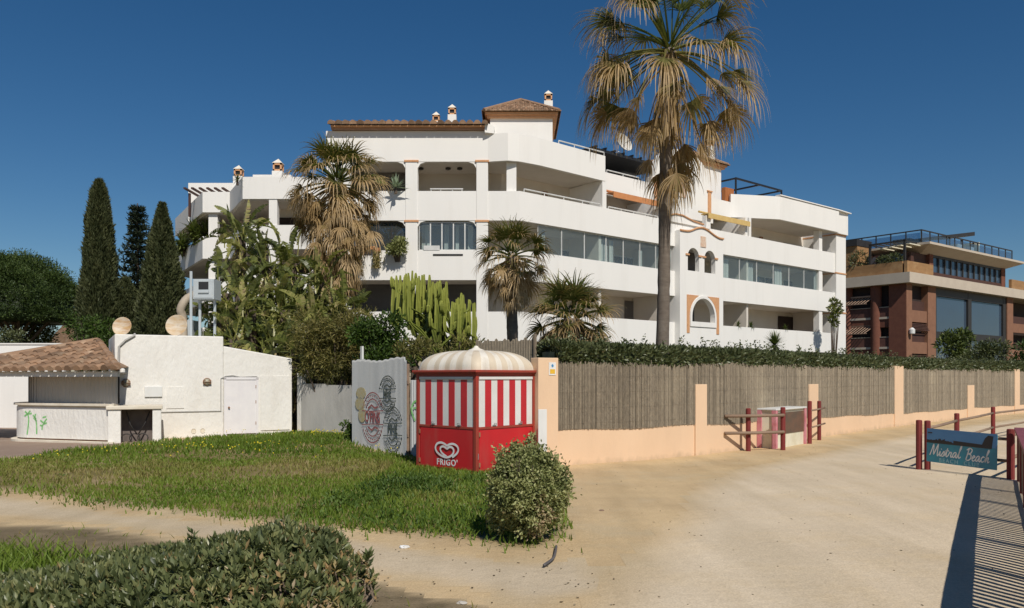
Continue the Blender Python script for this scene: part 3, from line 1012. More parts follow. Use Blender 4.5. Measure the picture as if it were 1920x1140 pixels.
# ------------------------------------------------------------------ foreground coastal shrub: rosettes of leaves on twigs
def coast_shrub():
    t = thing('coastal_shrub', 'spreading dark green coastal shrub with dry patches in the near corner', 'shrub', (-2.6, 6.1, 0))
    lv, tw = Leaves(), MB()
    prof = [(-5.2, .22), (-3.97, .33), (-3.58, .43), (-3.27, .55), (-3.04, .58), (-2.65, .64), (-2.11, .73), (-1.8, .83), (-1.49, .75), (-1.335, .70), (-1.18, .60), (-1.05, .40), (-.95, .2)]
    n = 6400
    X = -5.2 + 4.3 * RS.rand(n)
    Y = 4.7 + 2.45 * RS.rand(n)
    top = np.interp(X, [p[0] for p in prof], [p[1] for p in prof])
    v = (Y - 5.95) / 1.25
    H = top * np.sqrt(np.clip(1 - np.abs(v) ** 2.6, .0, 1)) + .075 * fbm(X * 2.6, Y * 2.6, 81) - .10 * np.clip(fbm(X * 5, Y * 5, 84) - .25, 0, 1)
    Z = H - .35 * RS.rand(n) ** 2.4 * top
    k = (Z > .03) & (X / Y < -.172 - .05 * np.clip(Z / .7, 0, 1.2) ** 2 + .014 * fbm(Y * 3, Z * 4, 86))
    X, Y, Z, H = X[k], Y[k], Z[k], H[k]
    dead = np.clip(1.7 * np.exp(-(((X + 1.35) / .7) ** 2 + ((Z - .36) / .26) ** 2)) * np.clip(.7 + 1.2 * fbm(X * 4, Z * 5, 88), 0, 1) + .4 * (fbm(X * 1.5, Y * 1.5, 83) > .5), 0, 1)
    cl = fbm(X * 2.5, Y * 2.5, 82)
    for i in range(len(X)):
        ax = Vector((random.gauss(0, .4), random.gauss(-.25, .4), 1)).normalized()
        d = RS.rand() < dead[i] * .75
        nl = 5 if d else random.randint(8, 12)
        a = RS.rand() * 6.28 + np.arange(nl) * 2.4
        op = np.linspace(.25, 1.25, nl)
        p, q = ax.orthogonal().normalized(), None
        q = ax.cross(p)
        D = (np.outer(np.cos(a) * np.sin(op), p) + np.outer(np.sin(a) * np.sin(op), q) + np.outer(np.cos(op), ax))
        P = np.array([X[i], Y[i], Z[i]]) + np.outer(np.linspace(.02, -.05, nl), ax)
        base = (.75 if d else .27 + .17 * cl[i]) + .09 * random.gauss(0, 1)
        var = np.clip(base + .12 * RS.normal(size=nl), 0, 1 if d else .55)
        var = np.where(RS.rand(nl) < .035, .62 + .2 * RS.rand(nl), var)
        lv.leaves(P, unit(D), (.055 + .035 * random.random() + .015 * RS.rand(nl)) * (.8 if d else 1), .026 + .011 * RS.rand(nl), var, .18, np.tile(np.array(ax), (nl, 1)))
        if i % 5 == 0 or d:
            b = Vector((X[i], Y[i], Z[i]))
            tw.tube([b - ax * .02, b - ax * .16 + Vector((random.gauss(0, .03), random.gauss(0, .03), -.02)), Vector((b.x * .97 - .08, b.y * .9 + .6, max(0, b.z - .42)))], [.004, .006, .010], 5)
    M['twig'] = mat('dry_twig', (.26, .20, .145), .9, (.16, .12, .09), 8)
    tw.build('twigs', 'twig', t)
    # taller shoots standing out of the top
    for (px, py, Y0, h) in ((535, 968, 6.5, .2), (512, 985, 6.6, .12), (362, 1000, 6.2, .14), (398, 1016, 6.2, .1), (640, 1010, 6.2, .1), (690, 1040, 6.1, .1)):
        x, z = ray(px) * Y0, zat(py, Y0)
        for j in range(26):
            f = random.random()
            a = random.random() * 6.28
            lv.leaves(np.array([[x, Y0, z - h * f]]), unit(np.array([[math.cos(a), math.sin(a), .5 + .8 * (1 - f)]])), .08, .03, np.array([.22 + .2 * random.random()]), .2)
    lv.build('foliage', 'pitto', t)


coast_shrub()
# ================================================================== ice-cream kiosk
def heart_stroke(k, cx, cz, w, h):
    """outline points of one heart half/loop in local x/z"""
    pts = []
    for i in range(41):
        a = -PI + 2 * PI * i / 40
        x = 16 * math.sin(a) ** 3
        z = 13 * math.cos(a) - 5 * math.cos(2 * a) - 2 * math.cos(3 * a) - math.cos(4 * a)
        pts.append((cx + k * x / 16 * w / 2, cz + k * (z + 2) / 14.5 * h / 2))
    return pts


def kiosk():
    t = thing('ice_cream_kiosk', 'red and white striped ice cream kiosk with a domed roof standing on the grass', 'kiosk', (-.75, 17.4, 0))
    Wd = 1.85
    LC, FC = (-2.09, 17.45), (-.73, 16.2)
    u = ((FC[0] - LC[0]) / Wd, (FC[1] - LC[1]) / Wd)
    angL = math.atan2(u[1], u[0])
    angR = angL + PI / 2
    TL, TR = frame(*LC, angL), frame(*FC, angR)
    ZE, ZB = 2.07, -.05
    # core walls, one lower and one upper skin set inside the frame
    mb = MB()
    mb.box((.03, .03, ZB), (Wd - .03, Wd - .03, .925), T=TL)
    body = mb.build('lower_body', 'red', t)
    mb = MB()
    mb.box((.04, .04, .925), (Wd - .04, Wd - .04, 2.02), T=TL)
    mb.build('upper_body', 'kwhite', t)
    fr = MB()
    for x in (0, Wd - .085):
        for y in (0, Wd - .085):
            fr.box((x, y, ZB), (x + .085, y + .085, ZE), T=TL)
    for T in (TL, TR, frame(*(TR @ Vector((Wd, 0, 0))).xy, angR + PI / 2), frame(*(TL @ Vector((0, Wd, 0))).xy, angL - PI / 2)):
        fr.box((.085, .008, .905), (Wd - .085, .04, .955), T=T)
        fr.box((.085, .008, 1.985), (Wd - .085, .04, ZE), T=T)
        fr.box((.085, .012, ZB), (Wd - .085, .04, .03), T=T)
    fr.build('frame', 'redframe', t, bevel=.006)
    mb = MB()
    mb.box((-.07, -.07, ZE), (Wd + .07, Wd + .07, ZE + .055), T=TL)
    mb.box((-.04, -.04, ZE - .03), (Wd + .04, Wd + .04, ZE), T=TL)
    mb.build('eave', 'redframe', t, bevel=.012)
    for T in (TL, TR):
        mb = MB()
        x0, x1 = .1, Wd - .1
        mb.box((x0, .022, .957), (x1, .038, 1.925), T=T)
        sh = mb.build('roller_shutter', 'kwhite', t)
        st = MB()
        w = (x1 - x0) / 9
        for i in range(4):
            st.box((x0 + w * (2 * i + 1), .018, .957), (x0 + w * (2 * i + 2), .036, 1.925), T=T)
        st.build('red_stripes', 'kred', sh)
        mb = MB()
        mb.box((x0, .002, 1.925), (x1, .038, 1.985), T=T)
        mb.box((x0, -.004, 1.935), (x1, .002, 1.95), T=T)
        mb.build('shutter_box', 'kwhite', t, bevel=.004)
        mb = MB()
        mb.box((.115, .018, .06), (Wd - .115, .03, .885), T=T)
        mb.build('lower_panel', 'red', t, bevel=.008)
    # logo: nested heart strokes and the name on the left lower panel
    cx, cz = Wd * .535, .455
    lg = MB()
    D = .006 - .018 + .003

    def st(pts, w):
        stroke(lg, smooth_pts(pts, 6), w, TL, .0 - D - .003)

    def S(p):
        return [(cx + a * .0054, cz + b * .0037) for a, b in p]
    # traced in units of the emblem: x -70..70, z -42..42
    st(S([(0, 22), (-14, 32), (-34, 38), (-56, 30), (-66, 8), (-60, -14), (-40, -32), (-16, -42), (6, -42), (24, -32), (36, -16), (38, 2), (30, 14), (16, 17), (4, 8), (0, 4)]), .046)
    st(S([(0, 4), (-6, 10), (-20, 17), (-34, 12), (-38, -2), (-30, -18), (-14, -32), (-2, -38)]), .044)
    st(S([(0, 22), (16, 32), (38, 35), (58, 24), (64, 4), (56, -16), (40, -32), (30, -40)]), .046)
    vs, fs = text_geo("FRIGO'", .185, .004, TL @ Matrix.Translation((cx - .02, .012, cz - .275)), space=1.16, bold=.003)
    lg.add(vs, fs)
    lg.build('logo', 'signwhite', t)
    mb = MB()
    mb.box((.05, -.012, .30), (.07, 0, .42), T=TR)
    mb.build('latch', 'steel', t)
    for T in (TL, TR):
        for x in (.5, 1.3):
            mb = MB(T=T)
            mb.box((x, -.004, .965), (x + .10, .016, .99))
            mb.tube([(x + .02, -.02, .98), (x + .02, -.02, 1.02), (x + .08, -.02, 1.02), (x + .08, -.02, .98)], .007, 6)
            mb.build('shutter_handle', 'steel', t)
        for z in (.14, .76):
            mb = MB(T=T)
            mb.box((.088, -.006, z), (.125, .012, z + .09))
            mb.build('hinge', 'rust', t)
    # domed roof on a rounded square, radial stripes
    mb = MB()
    n, rows = 72, 14
    cxy = TL @ Vector((Wd / 2, Wd / 2, 0))
    R0 = Wd / 2 + .02
    vs, fs, mi = [], [], []
    for j in range(rows + 1):
        f = j / rows * PI / 2
        r, z = R0 * math.cos(f) ** .55 if j < rows else .0, ZE + .055 + .43 * math.sin(f) ** .95
        e = 3 + 9 * (1 - j / rows)
        for k in range(n):
            a = 2 * PI * k / n
            c, s_ = abs(math.cos(a)), abs(math.sin(a))
            q = 1 / (c ** e + s_ ** e) ** (1 / e)
            rib = 1 + .008 * math.cos(a * 18)
            vs.append(Vector((math.cos(a) * r * q * rib, math.sin(a) * r * q * rib, z)))
    T = Matrix.Translation((cxy.x, cxy.y, 0)) @ Matrix.Rotation(angL, 4, 'Z')
    for j in range(rows):
        for k in range(n):
            mb.m = (k // 2) % 2
            mb2 = (j * n + k, j * n + (k + 1) % n, (j + 1) * n + (k + 1) % n, (j + 1) * n + k)
            fs.append(mb2)
            mi.append(mb.m)
    mb.add(vs, fs, T=T)
    mb.mi = mi
    dome = mb.build('domed_roof', ['domew', 'domeb'], t, smooth=True)
    mb = MB(T=Matrix.Translation((cxy.x, cxy.y, ZE + .455)))
    mb.lathe([(.24, 0), (.17, .045), (.09, .075), (.05, .105), (.04, .13), (0, .14)], 18)
    mb.build('finial', 'domew', dome, smooth=True)


kiosk()


# ================================================================== corrugated panels by the kiosk
def corrugated(mb, T, L, z0, z1, pitch=.07, amp=.016, thick=.01, top=None):
    n = max(2, int(L / pitch * 4))
    vs, fs = [], []
    for i in range(n + 1):
        x = L * i / n
        y = amp * math.sin(2 * PI * x / pitch)
        zt = z1 + (top(x / L) if top else 0)
        vs += [(x, y, z0), (x, y, zt), (x, y + thick, z0), (x, y + thick, zt)]
    for i in range(n):
        a, b = i * 4, i * 4 + 4
        fs += [(a, b, b + 1, a + 1), (a + 3, b + 3, b + 2, a + 2), (a + 1, b + 1, b + 3, a + 3)]
    mb.add(vs, fs, T=T)


PA, PB = (-4.5, 22.5), (-2.59, 19.6)
PL = math.dist(PA, PB)
PT = frame(*PA, math.atan2(PB[1] - PA[1], PB[0] - PA[0]))
t = thing('metal_hoarding', 'tall grey corrugated metal panel sprayed with red, black and yellow emblems', 'hoarding', (*PA, 0))
mb = MB()
corrugated(mb, PT, PL, -.1, 2.42, top=lambda f: .03 * math.sin(f * 9) + .012 * math.sin(f * 61) + .02 * f - (.06 if f > .97 else 0))
mb.build('metal_sheet', 'corr', t)
mb = MB(T=PT)
mb.box((0, .03, .5), (PL, .07, .58))
mb.box((0, .03, 1.8), (PL, .07, 1.88))
for x in (.05, PL - .1):
    mb.box((x, .03, -.1), (x + .07, .1, 2.3))
mb.build('back_frame', 'rail', t)
mb = MB(T=PT)
mb.box((.52, .03, 1.6), (.64, .08, 2.82))
mb.build('upright', 'kwhite', t)


def pp(px, py):                                            # photo pixel on the panel plane
    k = ray(px)
    ux, uy = (PB[0] - PA[0]) / PL, (PB[1] - PA[1]) / PL
    s = (k * PA[1] - PA[0]) / (ux - k * uy)
    return s, zat(py, PA[1] + uy * s)


def oval(cx, cy, rx, ry, a0=0, a1=360, n=28):
    return [pp(cx + rx * math.cos(math.radians(a0 + (a1 - a0) * i / n)), cy - ry * math.sin(math.radians(a0 + (a1 - a0) * i / n))) for i in range(n + 1)]


Q = .0
DEP = .022
yel, red_, blk = MB(), MB(), MB()
for cx, cy, rx, ry in ((678, 737, 9, 11), (676, 757, 9, 12), (680, 778, 7, 14)):
    vs, fs = flat_shape([oval(cx, cy, rx, ry)[:-1]], .004, PT @ Matrix.Translation((0, -DEP + .002, 0)))
    yel.add(vs, fs)


def emblem(m, cx, cy, rx, ry, word, seed):
    random.seed(seed)
    q = lambda *a, **k: stroke(m, oval(*a, **k), .030, PT, DEP)
    q(cx, cy, rx, ry, 22, 158)
    q(cx, cy, rx, ry, 202, 338)
    q(cx, cy, rx * .72, ry * .74, 32, 148)
    q(cx, cy, rx * .72, ry * .74, 212, 328)
    for j in (-1, 1):                                      # small marks round the ring
        for k in range(9):
            a = math.radians(90 + j * 0 + (k - 4) * 13)
            x0, y0 = cx + rx * .86 * math.cos(a), cy - j * ry * .87 * math.sin(a)
            stroke(m, [pp(x0 - 1.2, y0 + random.uniform(-2, 2)), pp(x0 + .5, y0 + random.uniform(-2, 2)), pp(x0 + 1.6, y0 + random.uniform(-2, 2))], .022, PT, DEP)
    for j in (-1, 1):
        stroke(m, [pp(cx - rx * .45, cy + j * ry * .36), pp(cx - rx * .1, cy + j * ry * .50), pp(cx + rx * .2, cy + j * ry * .38), pp(cx + rx * .5, cy + j * ry * .44)], .05, PT, DEP)
        stroke(m, [pp(cx - rx, cy + j * ry * .28), pp(cx, cy + j * ry * .25), pp(cx + rx, cy + j * ry * .28)], .025, PT, DEP)
    (x0, z0), (x1, z1) = pp(cx - rx, cy), pp(cx + rx, cy)
    vs, fs = text_geo(word, ry * .62 / F * 21, .003, PT @ Matrix.Translation(((x0 + x1) / 2, -DEP - .001, (z0 + z1) / 2)) @ Matrix.Diagonal((.82, 1, 1, 1)), bold=.008)
    m.add(vs, fs)


emblem(red_, 700, 783, 20, 47, "O'FINS", 3)
emblem(blk, 728, 738, 16, 33, 'MHE', 4)
emblem(blk, 738, 805, 18, 42, 'PIHE', 5)
for m, c, l in ((yel, 'pyel', 'faded yellow sprayed blobs'), (red_, 'pred', 'red sprayed oval emblem'), (blk, 'pblk', 'black sprayed oval emblems')):
    o = m.build('painted_emblem', c, t)
    o['label'] = l
random.seed(5)

QA, QB = (-2.5, 19.72), (.52, 17.75)
QT = frame(*QA, math.atan2(QB[1] - QA[1], QB[0] - QA[0]))
t = thing('corrugated_fence', 'low corrugated metal fence in shade behind the red kiosk', 'fence', (*QA, 0))
mb = MB()
corrugated(mb, QT, math.dist(QA, QB), -.1, 1.9)
mb.build('metal_sheet', 'corr', t)
mb = MB()
stroke(mb, smooth_pts([(.16, .9), (.05, 1.15), (.12, 1.35), (.3, 1.4), (.42, 1.3)], 5), .05, QT, .022)
stroke(mb, smooth_pts([(.1, 1.2), (.25, 1.22), (.4, 1.1)], 5), .04, QT, .022)
mb.build('green_graffiti', 'green', t)

GA, GB = (-7.36, 27.3), (-5.1, 25.8)
GT = frame(*GA, math.atan2(GB[1] - GA[1], GB[0] - GA[0]))
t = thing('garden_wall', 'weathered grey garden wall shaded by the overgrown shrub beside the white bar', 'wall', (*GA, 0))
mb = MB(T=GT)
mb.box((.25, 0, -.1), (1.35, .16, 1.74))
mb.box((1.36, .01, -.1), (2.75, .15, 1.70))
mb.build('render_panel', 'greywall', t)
mb = MB(T=GT)
mb.box((.02, .02, -.1), (.24, .2, 2.1))
mb.build('pier', 'bar', t)


# ================================================================== peach boundary wall with reed screens
def wall_len():
    L = [0]
    for a, b in zip(WALL, WALL[1:]):
        L.append(L[-1] + math.dist(a, b))
    return L


WL = wall_len()


def wpt(s, off=0):                                         # point along the wall, off = towards the promenade
    i = max(0, min(len(WALL) - 2, int(np.searchsorted(WL, s, 'right')) - 1))
    a, b = WALL[i], WALL[i + 1]
    l = WL[i + 1] - WL[i]
    k = (s - WL[i]) / l
    ux, uy = (b[0] - a[0]) / l, (b[1] - a[1]) / l
    return (a[0] + (b[0] - a[0]) * k + uy * off, a[1] + (b[1] - a[1]) * k - ux * off, math.atan2(uy, ux))


def ws(px):                                                # arc length where the wall crosses a photo column
    k = ray(px)
    lo, hi = 0, WL[-1]
    for _ in range(40):
        m = (lo + hi) / 2
        x, y, a = wpt(m)
        if x / y < k:
            lo = m
        else:
            hi = m
    return lo


t = thing('boundary_wall', 'peach rendered boundary wall with pillars and grey reed screens along the promenade', 'wall', (*WALL[0], 0))
zb = lambda s: float(np.interp(s, [0, 4, 12, 22, 40], [.80, .79, .68, .5, .45]))
mb = MB()
ss = np.arange(0, WL[-1] - 10, .5)
A = [wpt(s) for s in ss]
vs, fs = [], []
for s, (x, y, a) in zip(ss, A):
    nx, ny = math.sin(a), -math.cos(a)
    for o, z in ((0, -.15), (0, zb(s)), (-.2, zb(s)), (-.2, -.15)):
        vs.append((x + nx * o, y + ny * o, z))
for i in range(len(ss) - 1):
    for k in range(3):
        fs.append((i * 4 + k, i * 4 + 4 + k, i * 4 + 5 + k, i * 4 + 1 + k))
fs.append((0, 1, 2, 3))
mb.add(vs, fs)
mb.build('base_wall', 'peach', t)
pil = [(1026, 38, 2.40), (1312.5, 21, 1.79), (1523.5, 17, 1.74), (1684, 16, 2.40), (1819, 12, 1.56), (1906, 9, 2.36)]
edges = []
for px, wpx, h in pil:
    s = ws(px)
    x, y, a = wpt(s)
    half = abs(ws(px + wpx / 2) - ws(px - wpx / 2)) / 2
    mb = MB(T=frame(x, y, a))
    mb.box((-half, -.05, -.1), (half, .26, h))
    mb.build('pillar', 'peach', t, bevel=.012)
    edges.append((s, half, h))
rnd = random.Random(4)
s0 = edges[0][0] + edges[0][1]
stops = [e for e in edges[1:]] + [(edges[-1][0] + 9, 0, 0), (edges[-1][0] + 18, 0, 0)]
for s1, half, h in stops:
    mb = MB()
    s, vs, fs, var = s0, [], [], []
    k = 0
    sag = rnd.uniform(-.02, .02)
    lim = s1 - (half if h > 2 else 0)
    while s < lim:
        w = rnd.uniform(.012, .022) * (1 + .03 * s)
        x, y, a = wpt(s)
        nx, ny = math.sin(a), -math.cos(a)
        o = .012 + rnd.uniform(0, .02)
        zt = 2.29 + sag + .022 * math.sin(s * 1.3) + .012 * math.sin(s * 3) + rnd.uniform(-.04, .04) + (.08 if rnd.random() < .01 else 0) - (.5 * rnd.random() if rnd.random() < .012 else 0)
        z0 = zb(s) - .015 + .02 * math.sin(s * 1.7) + rnd.uniform(-.012, .012)
        ux, uy = math.cos(a), math.sin(a)
        b = len(vs)
        for dx, oo in ((0, o - .012), (w * .5, o), (w, o - .012)):
            vs += [(x + ux * dx + nx * oo, y + uy * dx + ny * oo, z0), (x + ux * dx + nx * oo, y + uy * dx + ny * oo, zt)]
        fs += [(b, b + 2, b + 3, b + 1), (b + 2, b + 4, b + 5, b + 3)]
        var += [np.clip(.5 + rnd.gauss(0, .22), 0, 1)] * 2
        s += w
    mb.add(vs, fs, var)
    for z in (.95, 1.3, 1.65, 2.0):
        pts = [(*wpt(q, .036)[:2], z + .008 * math.sin(q * 5)) for q in np.arange(s0, lim, .4)]
        if len(pts) > 1:
            mb.tube(pts, .0016, 4, .5)
    o = mb.build('reed_screen', 'reed', t)
    # backing so no light slips between the reeds
    bk = MB()
    q = np.linspace(s0, lim, 12)
    band(bk, [wpt(v, -.03)[:2] for v in q], .02, zb(s0), 2.22)
    bk.build('backing', 'reed', o)
    s0 = s1 + (half if h > 2 else 0)

mb = MB(T=frame(*wpt(ws(1026))[:2], wpt(ws(1026))[2]))
TT = frame(*wpt(ws(1033))[:2], wpt(ws(1033))[2])
sg = thing('warning_sign', 'small white and yellow security notice on the first peach pillar', 'sign', tuple(TT @ Vector((0, -.06, 2.17))))
mb = MB(T=TT)
mb.box((-.09, -.062, 2.02), (.09, -.052, 2.30))
mb.build('plate', 'signwhite', sg)
mb = MB(T=TT)
mb.box((-.065, -.066, 2.05), (.065, -.0625, 2.15))
mb.build('yellow_field', 'signyel', sg)
mb = MB(T=TT)
vs, fs = flat_shape([[(-.02, 2.20), (.0, 2.19), (.025, 2.2), (.03, 2.24), (.0, 2.265), (-.03, 2.24)]], .003, TT @ Matrix.Translation((0, -.0655, 0)))
mb = MB().add(vs, fs)
mb.build('emblem', 'signblue', sg)

BX, BY = ray(1017) * 17.0, 17.0
t = thing('white_board', 'narrow white board leaning beside the right edge of the red kiosk', 'board', (BX, BY, 0))
mb = MB(T=frame(BX, BY, .25))
mb.box((-.09, 0, -.05), (.10, .03, 1.29))
mb.build('board_sheet', 'kwhite', t, bevel=.004)

# reed screen and hedge-green screen standing behind the kiosk
RA, RB = (-.9, 19.8), (.56, 18.6)
RT = frame(*RA, math.atan2(RB[1] - RA[1], RB[0] - RA[0]))
t = thing('reed_fence', 'tall grey reed fence rising behind the domed kiosk roof', 'fence', (*RA, 0))
mb = MB()
corrugated(mb, RT, math.dist(RA, RB), .5, 2.86, .05, .012, top=lambda f: .03 * math.sin(f * 40) + .02 * math.sin(f * 93))
mb.build('reed_screen', 'reed', t)
mb = MB(T=RT)
mb.box((math.dist(RA, RB) - .03, -.06, .4), (math.dist(RA, RB) + .02, 0, 2.98))
mb.build('post', 'picket', t)


# ================================================================== timber railings
def post(parent, x, y, h, r=.066, name='post'):
    mb = MB(T=Matrix.Translation((x, y, 0)))
    mb.lathe([(r, -.1), (r, h - .015), (r * .8, h), (0, h + .004)], 12)
    return mb.build(name, 'post', parent)


def rails(parent, a, b, zs, r=.042, m='rail'):
    for z in zs:
        mb = MB()
        mb.tube([(*a, z), ((a[0] + b[0]) / 2, (a[1] + b[1]) / 2, z - .008), (*b, z)], r, 8)
        mb.build('rail', m, parent, smooth=True)


t = thing('timber_railing', 'short timber railing with two red posts running out from the peach wall', 'railing', (6.3, 21.3, 0))
P1, P2 = (ray(1403) * 21.3, 21.3), (ray(1468) * 21.55, 21.55)
post(t, *P1, 1.14)
post(t, *P2, 1.16)
E1 = (ray(1358) * 21.0, 21.0)
rails(t, (E1[0], E1[1] - .05), (P2[0], P2[1] - .08), (.95, .50))

t = thing('timber_railing', 'pair of red posts with short rails at the far end of the pink cabinet', 'railing', (9, 23.7, 0))
P3, P4 = (ray(1518) * 23.7, 23.7), (ray(1536) * 25.0, 25.0)
post(t, *P3, 1.26, .065)
post(t, *P4, 1.22, .06)
rails(t, (P3[0] + .02, P3[1] - .05), (P4[0] + .45, P4[1] + .7), (.98, .48), .028)

# cabinet box between the railings, backed by the wall
CA, CB = (7.25, 21.98), (8.73, 23.7)
CL = math.dist(CA, CB)
CT = frame(*CA, math.atan2(CB[1] - CA[1], CB[0] - CA[0]))
t = thing('utility_cabinet', 'low cream cabinet with pink corner posts and a dark board, against the peach wall', 'cabinet', (*CA, 0))
mb = MB(T=CT)
mb.box((.05, .05, -.05), (CL - .05, .5, 1.05))
mb.build('box', 'cream', t)
mb = MB(T=CT)
mb.box((-.0, -.01, 1.05), (CL, .55, 1.1))
mb.build('lid', 'kwhite', t, bevel=.01)
for x, y in ((0, 0), (CL - .13, 0), (0, .42), (CL - .13, .42)):
    mb = MB(T=CT)
    mb.box((x, y, -.05), (x + .13, y + .12, 1.05))
    mb.build('corner_post', 'pink', t)
mb = MB(T=CT)
mb.box((.13, .03, .38), (CL - .13, .049, .98))
mb.build('dark_board', 'brownpane', t)

# railing with the beach sign
RP = [(8.70, 17.10), (8.86, 17.06), (9.6, 15.4)]
t = thing('timber_railing', 'double red post and rails that carry the blue beach sign', 'railing', (8.7, 17.1, 0))
post(t, *RP[0], 1.06, .062)
post(t, *RP[1], 1.05, .062)
post(t, *RP[2], .98, .07)
rails(t, RP[1], RP[2], (.78, .36), .03)

SA, SB = (ray(1742) * 16.95, 16.95), (ray(1874) * 15.55, 15.55)
SL = math.dist(SA, SB)
ST = frame(*SA, math.atan2(SB[1] - SA[1], SB[0] - SA[0])) @ Matrix.Rotation(math.radians(1.1), 4, 'Y')
t = thing('beach_sign', 'blue sign lettered Mistral Beach hung on the timber railing', 'sign', (*SA, .5))
Z0, Z1 = .20, .90
mb = MB(T=ST)
mb.box((0, -.085, Z0), (SL, -.075, Z1))
mb.build('board', 'signteal', t)
mb = MB(T=ST)
mb.box((.004, -.088, .62), (SL - .004, -.0855, Z1 - .004))
mb.build('sky_band', 'signblue', t)
mb = MB()
rnd = random.Random(9)
prof = [(.004, .60), (.004, .665)]
x = .004
while x < SL * .36:
    h = .66 + .012 * rnd.random() + (.05 * rnd.random() if .12 * SL < x < .26 * SL else .0)
    prof += [(x, h), (x + .03, h)]
    x += .03
prof += [(SL * .38, .64), (SL * .40, .64), (SL * .40, .69), (SL * .80, .67), (SL * .84, .80), (SL * .88, .86), (SL * .95, .85), (SL * .93, .60)]
vs, fs = flat_shape([prof], .003, ST @ Matrix.Translation((0, -.091, 0)))
mb.add(vs, fs)
vs, fs = flat_shape([[(.03, .80), (.13, .80), (.13, .825), (.03, .825)]], .003, ST @ Matrix.Translation((0, -.091, 0)))
mb.add(vs, fs)
mb.build('skyline', 'signdark', t)
# hand-drawn script lettering, unit height 1
GL = {'M': ([[(0, 0), (.10, .5), (.18, 1), (.30, .35), (.36, .1), (.50, .6), (.62, 1.02), (.66, .5), (.74, 0), (.84, .1)]], .84),
      'i': ([[(0, .05), (.10, .42), (.12, .1), (.18, 0), (.28, .12)], [(.15, .60), (.18, .65)]], .28),
      's': ([[(0, .1), (.18, .45), (.24, .22), (.16, .0), (.02, .02)], [(.16, .0), (.32, .12)]], .32),
      't': ([[(0, .1), (.16, .75), (.12, .2), (.2, 0), (.34, .14)], [(-.02, .5), (.32, .54)]], .33),
      'r': ([[(0, .1), (.10, .45), (.14, .38), (.26, .42), (.24, .1), (.32, 0), (.40, .12)]], .38),
      'a': ([[(.34, .4), (.2, .46), (.06, .28), (.08, .04), (.2, .04), (.34, .40), (.34, .08), (.42, 0), (.5, .12)]], .48),
      'l': ([[(0, .1), (.2, .8), (.22, 1.02), (.14, .95), (.10, .2), (.18, 0), (.32, .14)]], .32),
      'B': ([[(.08, 0), (.14, .5), (.18, 1.0)], [(.0, .86), (.2, 1.04), (.46, .94), (.42, .66), (.18, .54), (.44, .50), (.5, .2), (.3, 0), (.04, .06)]], .58),
      'e': ([[(0, .16), (.16, .26), (.26, .38), (.16, .46), (.06, .3), (.1, .04), (.22, 0), (.36, .14)]], .34),
      'c': ([[(.28, .38), (.16, .46), (.04, .26), (.08, .04), (.2, 0), (.36, .14)]], .34),
      'h': ([[(0, .1), (.2, .8), (.22, 1.02), (.14, .95), (.08, 0), (.2, .4), (.3, .38), (.28, .1), (.34, 0), (.44, .12)]], .44), ' ': ([], .32)}


def script(mb, word, x, z, h, T, w, dep, slope=0):
    for ch in word:
        st_, adv = GL[ch]
        for s in st_:
            stroke(mb, smooth_pts([(x + (a + .22 * b) * h, z + b * h + slope * (x - 0)) for a, b in s], 6), w, T, dep)
        x += adv * h
    return x


mb = MB()
script(mb, 'Mistral', .08, .345, .235, ST, .022, .0885)
script(mb, 'Beach', SL * .565, .325, .235, ST, .022, .0885)
mb.build('lettering', 'signwhite', t)
for word, f in (('BEACH', .33), ('CLUB', .66)):
    vs, fs = text_geo(word, .115, .003, ST @ Matrix.Translation((SL * f, -.088, .255)), space=1.3)
    MB().add(vs, fs).build('small_lettering', 'signcyan', t)

# far railing from the double post to the right
FP = [(8.95, 17.3), (ray(1794) * 20.4, 20.4), (ray(1862) * 24.6, 24.6), (24.5, 34.5), (31, 40.5)]
t = thing('timber_railing', 'long timber railing with red posts leading off behind the blue sign', 'railing', (*FP[0], 0))
for p in FP[1:]:
    post(t, *p, 1.05, .06)
for a, b in zip(FP, FP[1:]):
    rails(t, a, b, (.86, .42), .035)
t = thing('timber_railing', 'timber rails running right from the post at the railing corner', 'railing', (9.6, 15.4, 0))
FQ = [(9.65, 15.45), (12.6, 18.8), (16.5, 22.6)]
for p in FQ[1:]:
    post(t, *p, 1.0, .06)
for a, b in zip(FQ, FQ[1:]):
    rails(t, a, b, (.86, .42), .035)

# maroon balustrade with pickets along the near right edge
BR = smooth_pts([(9.66, 15.2), (9.06, 14.2), (7.50, 11.6), (6.12, 9.3), (5.29, 7.9), (4.2, 6.05), (3.45, 4.7)], 8)
BR = [(p[0], p[1]) for p in BR]
t = thing('balustrade', 'maroon handrail on close wooden pickets along the right edge of the promenade', 'balustrade', (*BR[0], 0))
hr = MB()
vs = []
Lf, Rt = offset(BR, -.10), offset(BR, .10)
for z in (.965, 1.02):
    for l in (Lf, Rt):
        vs += [(*p, z) for p in l]
n = len(BR)
fs = []
for i in range(n - 1):
    for a, b in ((0, 2), (2, 3), (3, 1), (1, 0)):
        fs.append((a * n + i, a * n + i + 1, b * n + i + 1, b * n + i))
fs += [(0, 2 * n, 3 * n, n), (n - 1, 2 * n - 1, 4 * n - 1, 3 * n - 1)]
hr.add(vs, fs)
hr.build('handrail', 'handrail', t)
mb = MB()
mb.tube([(*p, .12) for p in BR], .03, 6)
mb.build('bottom_rail', 'rail', t)
mb = MB()
mb.tube([(*p, .90) for p in BR], .03, 6)
mb.build('top_rail', 'rail', t)
LB = [0]
for a, b in zip(BR, BR[1:]):
    LB.append(LB[-1] + math.dist(a, b))


def brp(s):
    return (float(np.interp(s, LB, [p[0] for p in BR])), float(np.interp(s, LB, [p[1] for p in BR])))


